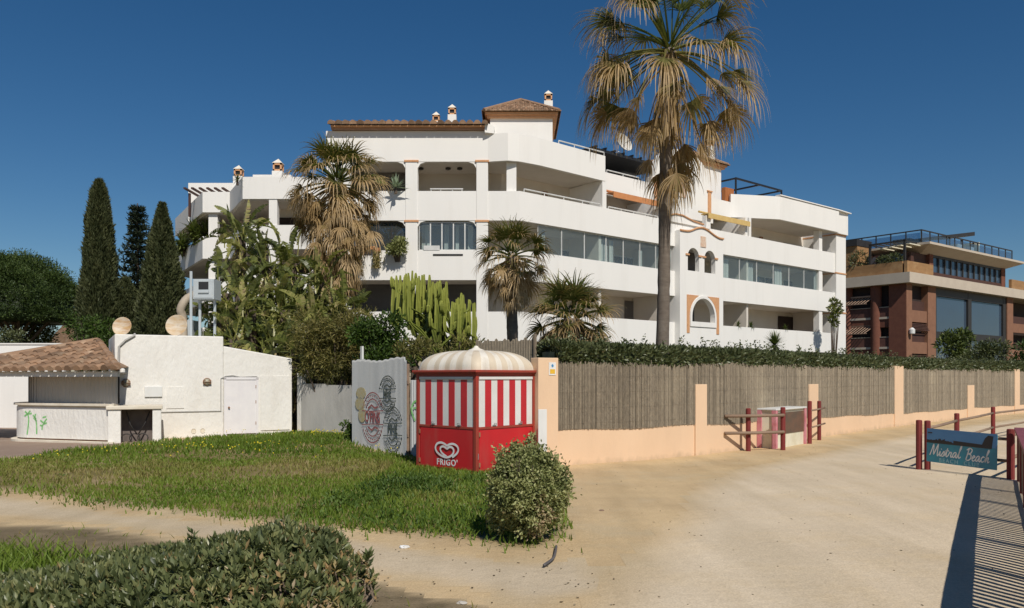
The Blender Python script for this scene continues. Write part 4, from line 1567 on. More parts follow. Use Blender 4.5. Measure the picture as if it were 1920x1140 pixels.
s, k = .12, 0
src = None
while s < LB[-1]:
    x, y = brp(s)
    if k % 12 == 0:
        post(t, x, y, .965, .06)
    else:
        if src is None:
            mb = MB(T=Matrix.Translation((x, y, 0)))
            mb.lathe([(.036, .05), (.036, .965)], 8, cap=True)
            src = mb.build('picket', 'picket', t)
            sx, sy = x, y
        else:
            c = src.copy()
            COL.objects.link(c)
            c.location = (x - sx, y - sy, 0)
    s += .145
    k += 1


# ================================================================== barrel-tile roof face
def tiles(mb, A, B, h, up, xd=0, xc=None, pitch=.3, course=.42, r=None, over=.1, rnd=random.Random(2), both=True, lift=0, pan=True):
    """tile rows on a face with eave A->B; 'up' is the unit slope vector, h slope length, xd/xc the ridge span along the eave"""
    A, B, up = Vector(A), Vector(B), Vector(up).normalized()
    L = (B - A).length
    ex = (B - A).normalized()
    nz = ex.cross(up).normalized()
    if nz.z < 0:
        nz = -nz
    xc = L if xc is None else xc
    r = r or pitch * .36
    n = max(1, round(L / pitch))

    def top(x):
        v = h
        if xd > 0:
            v = min(v, h * x / xd)
        if xc < L:
            v = min(v, h * (L - x) / (L - xc))
        return max(v, 0)
    o = [A + nz * lift, B + nz * lift, A + ex * xc + up * h + nz * lift, A + ex * xd + up * h + nz * lift]
    mb.add(o if xd < xc - 1e-4 else o[:3], [(0, 1, 2, 3)] if xd < xc - 1e-4 else [(0, 1, 2)], .15)
    for i in range(n + 1 if both else n):
        for half in ((0,) if r * 2.2 > pitch or not pan else (0, 1)):
            x = L * (i + (.5 if half else 0)) / n
            if x > L:
                continue
            H = top(x)
            y = -over
            cc = course * (rnd.uniform(.55, 1.2) if not pan else 1)
            while y < H:
                y2 = min(y + cc, H)
                if y2 - y < .05:
                    break
                v = min(1, max(0, rnd.gauss(.5, .22)))
                dx = rnd.gauss(0, .006)
                vs, fs = [], []
                m = 5
                sgn = 1 if not half else .55
                for (yy, rr, li) in ((y, r * (1.06 if not half else .9), .012), (y2 + .03, r * .86, -.008)):
                    for q in range(m + 1):
                        a = PI * q / m
                        vs.append(A + ex * (x + dx - math.cos(a) * rr) + up * yy + nz * (lift + li + math.sin(a) * rr * (.85 if pan else 1.15) * sgn))
                for q in range(m):
                    fs.append((q, q + 1, m + 2 + q, m + 1 + q))
                fs.append(tuple(range(m, -1, -1)))
                mb.add(vs, fs, v)
                y += cc
                cc = course
    return mb


def hip_roof(parent, T, x0, x1, y0, y1, z, rise, over=.35, pitch=.3, name='roof', apex=None):
    """hip roof over a rectangle in the local frame T"""
    X0, X1, Y0, Y1 = x0 - over, x1 + over, y0 - over, y1 + over
    cy = (Y0 + Y1) / 2
    half = (Y1 - Y0) / 2
    rx0, rx1 = (X0 + half, X1 - half) if X1 - X0 > 2 * half + .01 else ((X0 + X1) / 2,) * 2
    R3 = T.to_3x3()
    mb = MB()

    def face(a, b, ridge_a, ridge_b):
        A, B, C, D = (T @ Vector(p) for p in (a, b, ridge_b, ridge_a))
        ex = (B - A).normalized()
        d = D - A
        xd = d.dot(ex)
        upv = d - ex * xd
        tiles(mb, A, B, upv.length, upv, xd, (C - A).dot(ex), pitch)
    p = [(X0, Y0, z), (X1, Y0, z), (X1, Y1, z), (X0, Y1, z)]
    ra, rb = (rx0, cy, z + rise), (rx1, cy, z + rise)
    face(p[0], p[1], ra, rb)
    face(p[1], p[2], rb, rb)
    face(p[2], p[3], rb, ra)
    face(p[3], p[0], ra, ra)
    for a, b in ((p[0], ra), (p[1], rb), (p[2], rb), (p[3], ra), (ra, rb)):
        if a != b:
            A, B = T @ Vector(a), T @ Vector(b)
            mb.tube([A + Vector((0, 0, .04)), B + Vector((0, 0, .05))], .1, 6, .55)
    ro = mb.build(name, 'tile', parent)
    mb = MB(T=T)
    mb.box((X0 + .05, Y0 + .05, z - .16), (X1 - .05, Y1 - .05, z - .03))
    mb.box((X0 + .16, Y0 + .16, z - .3), (X1 - .16, Y1 - .16, z - .162))
    mb.build('cornice', 'capo', ro)
    return ro


def chimney(parent, x, y, z0, z1, w=.5, ang=0):
    T = frame(x, y, ang)
    h = w / 2
    zc = z1 - w * 1.25
    mb = MB(T=T)
    mb.box((-h, -h, z0), (h, h, zc))
    c = mb.build('chimney', 'white', parent)
    mb = MB(T=T)
    q = h * .86
    e = q * .36
    for sx in (-1, 1):
        for sy in (-1, 1):
            mb.box((sx * q, sy * q, zc), (sx * (q - e), sy * (q - e), zc + w * .8))
    for f in (0, 1):
        mb.box((-q, -q, zc + w * (.0 + .62 * f)), (q, q, zc + w * (.18 + .62 * f)))
    mb.m = 1
    mb.box((-q * .6, -q * .6, zc + w * .18), (q * .6, q * .6, zc + w * .62))
    mb.m = 0
    mb.build('chimney_cap', ['capo', 'dark'], c)
    mb = MB(T=T)
    vs = [(-h, -h, zc + w * .8), (h, -h, zc + w * .8), (h, h, zc + w * .8), (-h, h, zc + w * .8), (0, 0, z1 + .05)]
    mb.add(vs, [(0, 1, 4), (1, 2, 4), (2, 3, 4), (3, 0, 4), (3, 2, 1, 0)])
    mb.build('chimney_hood', 'domew', c)
    return c


# ================================================================== white apartment building
R = Fac(.4, 40, math.radians(40.3))
LF = Fac(-9.3, 40, 0)
Bp, Cp, Ap = (-1.2, 40), (.4, 40), (-9.3, 40)
S_END = R.s(1565)
S_PIER = R.s(1583)
apt = thing('apartment_building', 'long white apartment building with stacked curved balconies and tiled roofs', 'building', (0, 45, 3))
wing = [(-26.1, 62), (-20.5, 53), (-18.7, 53), (-16.5, 49), (-9.3, 49), Ap]
main = [Ap, Bp, Cp, R.p(S_END)]
# -- the three lower balcony fronts run straight through; parapet as one band, the slab behind it
LEV = [(3.75, 5.22), (6.80, 8.28), (9.78, 11.25)]
back = [R.p(S_END, -9), (2, 56), (-9.3, 60), (-26.1, 72)]


def slabpoly(outer, d):
    a = offset(outer, d)
    return a + [R.p(S_END, -9), (4, 58), (-9, 62), (-24, 72)]


full = wing + [Bp, Cp, R.p(S_END)]
for z0, z1 in LEV:
    mb = MB()
    band(mb, full, .2, z0, z1)
    mb.build('parapet', 'white', apt)
    mb = MB()
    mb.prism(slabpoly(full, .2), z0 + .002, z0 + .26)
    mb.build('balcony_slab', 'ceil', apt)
# top band: bulging corner bay, recess behind the gable, bulging end bay
s_a, s_b, s_c = R.s(1135), R.s(1403), R.s(1462, .35)
REC = -1.35
corner = [Bp, (-.2, 39.78), (.35, 39.95), R.p(1.2, .12), R.p(s_a)]
recess = [R.p(s_a, REC), R.p(s_b, REC)]
endbay = [R.p(s_b, REC), R.p(s_c, .35), R.p(S_END - .3, .5), R.p(S_END - .3, .0)]
mb = MB()
band(mb, corner, .2, 12.72, 14.1)
band(mb, [R.p(s_a, -.205), R.p(s_a, REC - .2)], .2, 12.74, 14.08)
mb.build('parapet', 'white', apt)
mb = MB()
band(mb, recess, .2, 12.45, 13.72)
mb.build('parapet', 'white', apt)
mb = MB()
band(mb, endbay, .2, 12.72, 14.28)
band(mb, [R.p(S_END - .25, .3), R.p(S_PIER, .3)], .22, 12.72, 14.35)
mb.build('parapet', 'white', apt)
mb = MB()
top_poly = offset(wing[:4] + [(-9.3, 49)], .2) + [(-9.1, 40.31), (-1.2, 40.31)] + offset(corner, .2) + offset(recess, .2) + [R.p(s_c, .1), R.p(S_END - .5, .25)] + [R.p(S_END, -9), (4, 58), (-9, 62), (-24, 72)]
mb.prism([p for p in top_poly], 12.76, 13.0)
mb.build('roof_slab', 'ceil', apt)
mb = MB()
band(mb, wing[:5], .2, 12.85, 14.2)
mb.build('parapet', 'white', apt)
# back walls of the balconies, plinth
mb = MB()
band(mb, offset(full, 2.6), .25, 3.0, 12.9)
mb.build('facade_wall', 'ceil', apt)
mb = MB()
band(mb, offset(full, .9), .25, .5, 3.76)
mb.build('plinth', 'plinth', apt)
# end pier and gable side
mb = MB(T=R.T)
mb.box((S_END, -.12, 2.5), (S_PIER, 7, 14.3))
mb.build('end_pier', 'white', apt)
mb = MB(T=R.T)
for z in (12.62, 9.72, 6.74):
    mb.box((S_END - .02, -.16, z), (S_PIER + .03, 7, z + .1))
mb.build('string_course', 'terra', apt)
mb = MB()
band(mb, [R.p(s_c, .41), R.p(S_END - .3, .56), R.p(S_PIER + .22, .46)], .4, 14.352, 14.42)
mb.build('cornice', 'white', apt)

# -- left facade: solid wall above the top opening, columns, rounded opening corners, glazing
mb = MB(T=LF.T)
mb.box((0, .0, 12.72), (8.1, .3, 14.25))
mb.build('facade_wall', 'white', apt)
xs_col = [(LF.s(760), LF.s(783)), (LF.s(893), LF.s(915)), (0.02, .5), (LF.s(640), LF.s(656))]
for a, b in xs_col:
    mb = MB(T=LF.T)
    mb.box((a, -.03, 3.5), (b, .5, 9.78))
    mb.box((a, -.03, 9.78), (b, .5, 12.72))
    mb.build('column', 'white', apt, bevel=.03)
for a, b in xs_col[:2]:
    for z in (12.70, 9.70):
        mb = MB(T=LF.T)
        mb.box((a - .05, -.07, z), (b + .05, .3, z + .09))
        mb.build('capital_band', 'terra', apt)
for (x0, x1) in ((LF.s(783), LF.s(893)), (LF.s(656), LF.s(760))):
    for z in (12.72, 9.78):
        for xx, sg in ((x0, 1), (x1, -1)):
            vs, fs = flat_shape([[(xx, z), (xx + sg * .45, z), (xx + sg * .14, z - .1), (xx, z - .32)]], .2, LF.T @ Matrix.Translation((0, .02, 0)))
            MB().add(vs, fs).build('opening_corner', 'white', apt)
mb = MB(T=LF.T)                                            # side walls of the top loggia, ceiling lamps
mb.box((LF.s(770) - .1, .5, 11.2), (LF.s(770) + .1, 2.6, 12.74))
mb.box((LF.s(904) - .1, .5, 11.2), (LF.s(904) + .1, 2.6, 12.74))
mb.build('partition_wall', 'ceil', apt)
mb = MB(T=LF.T)
for x in (4.6, 6.0, 6.6):
    mb.lathe([(.02, 12.62), (.14, 12.66), (.14, 12.74)], 10, T=LF.T @ Matrix.Translation((x, 1.3, 0)))
mb.build('ceiling_lamp', 'dframe', apt)


def window(parent, T, x0, x1, z0, z1, y=0, n=2, fr='frame', gl='dglass', w=.06, bar=None, name='window'):
    mb = MB(T=T)
    mb.box((x0, y, z0), (x1, y + .06, z0 + w))
    mb.box((x0, y, z1 - w), (x1, y + .06, z1))
    for i in range(n + 1):
        x = x0 + (x1 - x0) * i / n
        a, b = max(x0, x - w / 2), min(x1, x + w / 2)
        mb.box((a, y + .004, z0 + w), (b, y + .056, z1 - w))
    o = mb.build(name, fr, parent)
    g = MB(T=T)
    g.box((x0 + .01, y + .025, z0 + .01), (x1 - .01, y + .035, z1 - .01))
    g.build('pane', gl, o)
    return o


def room(T, x0, x1, z0, z1, y, m='inner'):                 # back sheet, the room's shade put into its dark colour
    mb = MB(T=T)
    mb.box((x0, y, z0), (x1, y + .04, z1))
    return mb.build('room_shade_sheet', m, apt)


x0, x1 = LF.s(785), LF.s(893)
window(apt, LF.T, x0, x1, 8.28, 9.72, .12, 5, 'frame', 'glass')
room(LF.T, x0, x1, 8.0, 9.75, 1.2, 'inner')
mb = MB(T=LF.T)
for a, b in ((.02, .16), (.42, .5), (.62, .68), (.84, .93)):
    mb.box((x0 + (x1 - x0) * a, .9, 8.2), (x0 + (x1 - x0) * b, .93, 9.7))
mb.build('curtain', 'curtain', apt)
mb = MB(T=LF.T)
mb.box((x0 + .25, -.02, 8.285), (x0 + 1.05, .1, 8.52))
mb.build('air_conditioner', 'frame', apt)
x0, x1 = LF.s(657), LF.s(759)
window(apt, LF.T, x0, x1, 8.28, 9.72, .2, 4, 'dframe', 'dglass', .05)
room(LF.T, x0, x1, 8.0, 9.75, 1.4, 'inner')
room(LF.T, x0 - 1.3, x1, 11.1, 12.7, 2.2, 'inner')
room(LF.T, .3, 8.0, 3.6, 6.8, 1.9, 'inner')
mb = MB(T=LF.T)                                            # hand rails sitting in the dips of the upper parapet
mb.tube([(LF.s(806), .08, 11.37), (LF.s(868), .08, 11.37)], .035, 6)
for p in (808, 826, 848, 866):
    mb.tube([(LF.s(p), .08, 11.2), (LF.s(p), .08, 11.37)], .02, 6)
mb.build('handrail', 'frame', apt)
mb = MB(T=LF.T)
mb.box((LF.s(812), -.03, 8.02), (LF.s(868), .0, 8.10))
mb.build('drain_slot', 'dframe', apt)

# -- long right facade
x_col = [(R.s(960) - .1, .45, 11.25, 12.72), ]
mb = MB(T=frame(-.28, 40.15, 0))
mb.box((0, 0, 11.2), (.5, .35, 12.74))
mb.build('column', 'white', apt, bevel=.02)


def rbox(name, m, s0, s1, z0, z1, y0, y1, bevel=0):
    mb = MB(T=R.T)
    mb.box((s0, y0, z0), (s1, y1, z1))
    return mb.build(name, m, apt, bevel=bevel)


# partition walls between flats, with slanted front edges at the top level
for px in (1128, 1248, 1405, 1545):
    s = R.s(px)
    for z0, z1 in ((5.2, 6.81), (8.27, 9.79)):
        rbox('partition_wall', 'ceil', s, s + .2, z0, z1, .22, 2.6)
for px in (1130, 1238):
    s = R.s(px)
    mb = MB(T=R.T)
    mb.prism([(s, .02), (s + .32, .02), (s + .32, 2.6), (s, 2.6)], 11.24, 12.46 if px > 1200 else 12.73)
    mb.build('partition_wall', 'white', apt)
for px, z0, z1 in ((1405, 11.24, 12.5), (1398, 11.24, 12.46)):
    s = R.s(px)
    rbox('partition_wall', 'white', s, s + .25, z0, z1, .02, 2.6)
s = R.s(1537)
for z0, z1 in ((5.2, 6.81), (8.27, 9.79), (11.24, 12.74)):
    rbox('column', 'white', s, s + .45, z0, z1, .05, .5)
# handrails in front of the top balconies and on the roof terrace
mb = MB(T=R.T)
for pa, pb, z in ((985, 1128, 11.42), (1143, 1235, 11.38)):
    a, b = R.s(pa), R.s(pb)
    mb.tube([(a, .1, z), (b, .1, z)], .035, 6)
    for i in range(5):
        x = a + (b - a) * i / 4
        mb.tube([(x, .1, 11.2), (x, .1, z)], .025, 6)
a, b = R.s(1050), s_a
mb.tube([(a, .1, 14.32), (b, .1, 14.32)], .035, 6)
for i in range(4):
    mb.tube([(a + (b - a) * i / 3, .1, 14.0), (a + (b - a) * i / 3, .1, 14.32)], .025, 6)
a, b = R.s(1140, REC), R.s(1200, REC)
mb.tube([(a, -REC + .1, 13.9), (b, -REC + .1, 13.9)], .035, 6)
for i in range(3):
    mb.tube([(a + (b - a) * i / 2, -REC + .1, 13.6), (a + (b - a) * i / 2, -REC + .1, 13.9)], .025, 6)
mb.build('handrail', 'frame', apt)
# glazed middle storey
def glazed(pa, pb, z0, z1, n, y=.14, gl='glass'):
    a, b = R.s(pa), R.s(pb)
    window(apt, R.T, a, b, z0, z1, y, n, 'frame', gl, .045, name='glazed_balcony')


glazed(1012, 1140, 8.28, 9.77, 3)
glazed(1140, 1262, 8.28, 9.77, 4)
glazed(1356, 1538, 8.28, 9.77, 6)
# windows and doors on the balcony back walls
YB = 2.54
def bw(pa, pb, z0, z1, n=2, fr='frame', gl='dglass'):
    # columns measured on the back-wall plane
    a, b = R.s(pa, -2.6), R.s(pb, -2.6)
    window(apt, R.T, a, b, z0, z1, YB, n, fr, gl, .07)


for w_ in ((1050, 1112, 7.1, 9.2), (1150, 1195, 7.1, 9.3), (1205, 1252, 7.1, 9.3), (1360, 1400, 7.1, 9.2), (1416, 1450, 7.1, 9.3), (1468, 1525, 7.1, 9.3),
           (1180, 1225, 4.0, 6.2), (1232, 1268, 4.0, 6.2), (1362, 1385, 4.0, 6.2), (1462, 1525, 4.0, 6.2), (1470, 1520, 10.1, 12.1), (1150, 1215, 10.1, 12.1)):
    bw(*w_)
for pa, pb, tz in ((1016, 1022, 9.6), (1120, 1139, 9.6), (1142, 1150, 9.6), (1197, 1204, 9.3), (1356, 1366, 9.6), (1400, 1412, 9.6), (1452, 1466, 9.5), (1526, 1536, 9.6)):
    mb = MB(T=R.T)
    a, b = R.s(pa, -.44), R.s(pb, -.44)
    for i in range(6):
        x = a + (b - a) * i / 6
        mb.box((x, .42 + .03 * (i % 2), 8.1), (x + (b - a) / 6, .46 + .03 * (i % 2), tz))
    mb.build('curtain', 'curtain', apt)
for pa, w_ in ((1085, 1.6), (1170, 1.2), (1385, 1.5), (1490, 1.4), (1200, 1.0), (1480, 1.6)):
    z_ = 7.06 if pa not in (1200, 1480) else 4.02
    a = R.s(pa, -1.5)
    mb = MB(T=R.T)
    mb.box((a, 1.2, z_ + .68), (a + w_, 1.9, z_ + .73))
    for q in (0, w_ - .06):
        for y in (1.2, 1.84):
            mb.box((a + q, y, z_), (a + q + .06, y + .06, z_ + .68))
    for q in (-.55, w_ + .1):
        mb.box((a + q, 1.3, z_ + .4), (a + q + .45, 1.75, z_ + .46))
        mb.box((a + q + (0 if q < 0 else .4), 1.3, z_ + .46), (a + q + (.05 if q < 0 else .45), 1.75, z_ + 1.0))
    mb.build('terrace_furniture', 'hwood', apt)
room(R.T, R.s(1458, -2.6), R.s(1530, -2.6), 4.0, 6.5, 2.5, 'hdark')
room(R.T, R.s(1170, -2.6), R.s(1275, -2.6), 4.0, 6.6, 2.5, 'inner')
mb = MB(T=R.T)                                            # lamps and niches on the loggia wall
for px, z in ((1020, 12.1), (1072, 12.15), (1425, 12.0)):
    mb.box((R.s(px, -2.6) - .12, 2.42, z - .15), (R.s(px, -2.6) + .12, 2.58, z + .15))
mb.build('wall_lamp', 'rust', apt)
mb = MB(T=R.T)
for pa, pb, z0, z1 in ((975, 1000, 11.0, 11.9), (1058, 1112, 11.0, 11.75)):
    a, b = R.s(pa, -2.6), R.s(pb, -2.6)
    pts = [(a, z0), (b, z0), (b, z1 - .2), (b - .2, z1), (a + .2, z1), (a, z1 - .2)]
    vs, fs = flat_shape([pts], .05, R.T @ Matrix.Translation((0, 2.52, 0)))
    mb.add(vs, fs, T=Matrix.Identity(4))
mb.build('wall_niche', 'curtain', apt)
# awnings rolled under the slabs
for pa, pb, z, m in ((1144, 1236, 12.12, 'orange'), (1322, 1400, 12.08, 'yellow')):
    a, b = R.s(pa), R.s(pb)
    mb = MB(T=R.T)
    mb.prism([(a, -.25), (b, -.25), (b, .3), (a, .3)], z, z + .06)
    mb.box((a, -.28, z - .26), (b, -.22, z + .06))
    mb.tube([(a - .1, .4, z + .22), (b + .1, .4, z + .22)], .07, 8)
    o = mb.build('awning', m, apt)
    o['label'] = m + ' rolled awning'

# -- gable with a curved top, pilasters, tile plaque
GO = REC + .12
ga, gb = R.s(1221, GO), R.s(1337, GO)
gm, gh = (ga + gb) / 2, (gb - ga) / 2
out = [(ga, 12.0), (gb, 12.0), (gb, 14.05), (gb - .12, 14.12)]
for i in range(17):
    a = i / 16 * PI
    out.append((gm + (gh - .35) * math.cos(a) * (1 if i in (0, 16) else .99), 14.2 + 2.05 * math.sin(a) ** .8))
out += [(ga + .12, 14.12), (ga, 14.05)]
mb = MB()
vs, fs = flat_shape([out], .4, R.T @ Matrix.Translation((0, -GO, 0)))
mb.add(vs, fs)
gable = mb.build('gable_wall', 'white', apt)
mb = MB(T=R.T)
for x in (ga + .42, gb - .42):
    mb.box((x - .16, -GO - .05, 12.2), (x + .16, -GO, 14.0))
    mb.box((x - .26, -GO - .09, 14.0), (x + .26, -GO, 14.08))
mb.build('pilaster', 'terra', gable)
mb = MB(T=R.T)
x = R.s(1280, GO)
mb.box((x - .3, -GO - .04, 13.25), (x + .3, -GO, 14.1))
M['plaque'] = mat('painted_tile_plaque', (.62, .38, .25), .5, (.70, .60, .48), 6, .5)
mb.build('plaque', 'plaque', gable)

# -- projecting centre bay with wavy crown, twin arches above, wide arch below
PRO = .4
ba, bb = R.s(1275, PRO), R.s(1356, PRO)
BWD = bb - ba


def bx_(f):
    return ba + BWD * f


def arch(cx, w, z0, zs, n=14):
    return [(cx - w / 2, z0), (cx + w / 2, z0)] + [(cx + w / 2 * math.cos(PI * i / n), zs + w / 2 * math.sin(PI * i / n)) for i in range(n + 1)]


crown = [(0, 10.72), (.1, 10.72), (.22, 10.78), (.38, 11.02), (.5, 11.1), (.62, 11.02), (.78, 10.78), (.9, 10.66), (1, 10.66)]
crs = smooth_pts(crown, 5)
outer = [(ba, 3.6), (bb, 3.6)] + [(bx_(f), z) for f, z in crs[::-1]]
h1, h2 = arch(bx_(.30), 1.12, 8.36, 9.2), arch(bx_(.68), 1.12, 8.36, 9.2)
h3 = arch(bx_(.52), 2.3, 5.3, 5.6)
vs, fs = flat_shape([outer, h1, h2, h3], .3, R.T @ Matrix.Translation((0, -PRO, 0)))
bay = MB().add(vs, fs).build('centre_bay', 'white', apt)
mb = MB(T=R.T)
mb.box((ba, -PRO + .3, 3.6), (ba + .25, .4, 10.7))
mb.box((bb - .25, -PRO + .3, 3.6), (bb, .4, 10.6))
mb.build('bay_side', 'white', bay)
mb = MB()
mb.tube([R.T @ Vector((bx_(f), -PRO - .03, z - .02)) for f, z in crs], .06, 6)
for f in (.30, .68):
    for q in (-.62, .62):
        mb.box((bx_(f) + q - .16, -PRO - .07, 9.26), (bx_(f) + q + .16, -PRO - .002, 9.36), T=R.T)
mb.build('moulding', 'terra', bay)
mb = MB()
for sg in (-1, 1):
    cx = bx_(.52)
    e = cx + sg * 1.62
    pts = [(e, 4.6), (cx + sg * 1.36, 4.6)] + [(cx + sg * 1.36 * math.cos(a), 5.6 + 1.36 * math.sin(a)) for a in np.linspace(0, 1.15, 8)] + [(cx + sg * .45, 6.9), (e, 6.9)]
    vs, fs = flat_shape([pts], .03, R.T @ Matrix.Translation((0, -PRO - .032, 0)))
    mb.add(vs, fs)
mb.build('spandrel', 'terra', bay)
ring = arch(bx_(.52), 2.62, 5.0, 5.6)
vs, fs = flat_shape([ring, h3], .06, R.T @ Matrix.Translation((0, -PRO - .062, 0)))
MB().add(vs, fs).build('arch_trim', 'white', bay)
mb = MB(T=R.T)
x = bx_(.52)
mb.box((x - .26, -PRO - .04, 9.9), (x + .26, -PRO - .001, 10.55))
mb.build('plaque', 'plaque', bay)
room(R.T, ba + .3, bb - .3, 8.3, 10.2, .9, 'inner')
room(R.T, ba + .3, bb - .3, 5.0, 7.0, 1.6, 'inner')
# stepped parapet crowns over the bay
s1, s2 = R.s(1252, .1), R.s(1300, .1)
o2 = [(s1, 11.2), (s2 + 1.0, 11.2), (s2 + 1.0, 11.42), (s2, 11.5), (s1 + 1.4, 11.72), (s1 + .7, 11.72), (s1, 11.55)]
vs, fs = flat_shape([o2], .25, R.T @ Matrix.Translation((0, -.1, 0)))
mb = MB().add(vs, fs)
mb.box((s2 + 1.3, -.1, 11.2), (s2 + 1.75, .2, 12.0), T=R.T)
mb.build('stepped_parapet', 'white', apt)
mb = MB()
mb.tube([R.T @ Vector((a, -.14, b - .03)) for a, b in o2[2:]], .045, 6)
mb.build('moulding', 'terra', apt)

# -- roofs: eave over the left facade, small hip roofs, tower, penthouse, pergolas, chimneys
mb = MB()
tiles(mb, (-8.95, 39.62, 14.47), (-1.35, 39.62, 14.47), 4.6, (0, 1, .25), pitch=.36, course=.45, r=.165, over=.12, pan=False)
rf = mb.build('roof', 'tile', apt)
mb = MB(T=LF.T)
mb.box((.3, -.34, 14.37), (7.95, .3, 14.44))
mb.build('eave_board', 'capo', rf)
mb = MB(T=LF.T)
mb.box((.3, -.2, 14.27), (7.95, .3, 14.368))
mb.build('soffit', 'soffit', rf)
mb = MB()
vs = [(-1.35, 39.7, 14.1), (-.9, 39.9, 14.1), (-.9, 43, 14.1), (-1.35, 43, 14.1), (-1.35, 39.7, 14.62), (-.9, 39.9, 14.45), (-.9, 43, 15.1), (-1.35, 43, 15.2)]
mb.add(vs, [(0, 3, 2, 1), (4, 5, 6, 7), (0, 1, 5, 4), (1, 2, 6, 5), (2, 3, 7, 6), (3, 0, 4, 7)])
mb.build('verge_wall', 'white', apt)
TX0, TX1 = ray(919) * 42, ray(1036) * 42
mb = MB()
mb.box((TX0, 42, 12.9), (TX1, 46.2, 15.62))
tw = mb.build('roof_tower', 'white', apt)
hip_roof(tw, Matrix.Identity(4), TX0, TX1, 42, 46.2, 15.82, 1.35, .32, .25, 'tower_roof')
hip_roof(apt, frame(0, 0, 0), -4.3, -2.4, 45.5, 47.6, 15.6, .7, .3, .27, 'hip_roof')
chimney(apt, ray(818) * 43, 43, 14.4, zat(211, 43), .42)
chimney(apt, ray(848) * 43.5, 43.5, 14.6, zat(197, 43.5), .46)
chimney(apt, ray(1028) * 45.2, 45.2, 15.8, zat(171, 45.2), .48)
chimney(apt, ray(448) * 56, 56, 14.5, zat(311, 56), .62)
chimney(apt, ray(522) * 56, 56, 14.5, zat(299, 56), .7)
# penthouse behind the terrace
mb = MB(T=R.T)
mb.box((2.2, 4.0, 12.9), (6.3, 9, 15.0))
mb.build('penthouse', 'white', apt)
a, b = R.s(1092, -3), R.s(1222, -3)
mb = MB(T=R.T)
mb.box((a, 1.9, 15.05), (b, 5.5, 15.22))
for i in range(9):
    x = a + (b - a) * i / 8
    mb.box((x - .04, 1.8, 15.225), (x + .04, 5.5, 15.34))
for x in (a + .6, b - .9):
    mb.box((x, 2.3, 12.9), (x + .12, 2.45, 15.05))
mb.build('pergola', 'pergola', apt)
window(apt, R.T, R.s(1140, -4), R.s(1205, -4), 13.1, 14.9, 4.2, 3, 'dframe', 'dglass', .08)
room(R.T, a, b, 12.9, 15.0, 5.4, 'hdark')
chimney(apt, *R.p(R.s(1160, -5.5), -5.5), 14.8, zat(252, 49), .55)
# right tower behind the gable
t0, t1 = R.s(1290, -3.0), R.s(1352, -3.0)
mb = MB(T=R.T)
mb.box((t0, 3.0, 12.9), (t1, 6.4, 16.5))
mb.build('roof_tower', 'white', apt)
hip_roof(apt, R.T, t0, t1, 3.0, 6.4, 16.75, 1.1, .35, .27, 'tower_roof')
x, y = R.p(R.s(1330, -3.2), -3.2)
chimney(apt, x, y, 16.4, zat(258, y), .5, R.a)
mb = MB(T=R.T)
a, b = R.s(1360, -1.6), R.s(1376, -1.6)
mb = MB(T=R.T)
mb.box((a, 1.6, 13.2), (b, 1.9, 14.75))
mb.build('planter', 'rplanter', apt)
a, b = R.s(1380, -2.2), R.s(1467, -2.2)
mb = MB(T=R.T)
for y in (2.2, 5.2):
    mb.box((a, y, 15.75), (b, y + .1, 15.87))
    for x in (a, b - .1):
        mb.box((x, y, 13.0), (x + .1, y + .1, 15.75))
for x in (a, b - .1, (a + b) / 2):
    mb.box((x, 2.3, 15.75), (x + .1, 5.2, 15.86))
mb.build('pergola', 'pergola', apt)
# -- left wing: penthouse block, beams, side balconies
mb = MB()
mb.box((ray(353) * 57, 57, 12.9), (ray(470) * 57, 63, zat(343, 57)))
mb.build('penthouse', 'white', apt)
mb = MB()
for px in (358, 372, 386, 400, 414, 428):
    mb.box((ray(px) * 55.5 - .08, 54.4, zat(361, 55.5)), (ray(px) * 55.5 + .08, 57, zat(358, 55.5)))
mb.box((ray(353) * 55.2, 55.2, 13), (ray(356) * 55.2, 55.4, zat(362, 55.2)))
mb.build('pergola', 'hbrown', apt)
mb = MB()
mb.box((ray(474) * 56, 56, zat(332, 56)), (ray(545) * 56, 60, zat(327.5, 56)))
for px in (476, 500, 524):
    mb.box((ray(px) * 56, 56, 13), (ray(px) * 56 + .2, 56.2, zat(332, 56)))
mb.build('terrace_roof', 'white', apt)
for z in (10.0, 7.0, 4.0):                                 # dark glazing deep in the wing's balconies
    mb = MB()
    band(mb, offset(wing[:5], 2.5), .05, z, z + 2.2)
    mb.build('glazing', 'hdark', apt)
for x in (-14.9, -12.4):
    for z in (5.2, 8.27, 11.24):
        mb = MB()
        mb.box((x, 49.05, z), (x + .5, 49.5, z + 1.55 if z < 11 else 12.86))
        mb.build('column', 'white', apt)
mb = MB()
mb.box((-20.2, 53.25, 3), (-19.6, 53.7, 12.86))
mb.build('column', 'white', apt)
mb = MB()
mb.tube([(-9.0, 39.9, 2), (-9.0, 39.9, 8.3)], .06, 6)
mb.build('drain_pipe', 'steel', apt)

# things standing on or fixed to it
sx, sy = R.p(R.s(1170, -4.5), -4.5)
ds = thing('satellite_dish', 'large white satellite dish on the apartment roof beside a chimney', 'satellite dish', (sx, sy, 15.2))
zc = zat(267, sy)
mb = MB(T=Matrix.Translation((sx, sy, zc)) @ Matrix.Rotation(math.radians(62), 4, 'X') @ Matrix.Rotation(math.radians(35), 4, 'Y'))
mb.lathe([(.02, -.16), (.3, -.12), (.52, -.03), (.64, .06), (.66, .06), (.53, -.06), (.3, -.15), (.02, -.2)], 24)
mb.build('reflector', 'dishw', ds, smooth=True)
mb = MB()
mb.tube([(sx, sy, 15.0), (sx, sy + .1, zc - .1)], .06, 8)
mb.tube([(sx, sy - .1, zc - .1), (sx + .55, sy - .55, zc + .12)], .02, 6)
mb.build('mast', 'steel', ds)


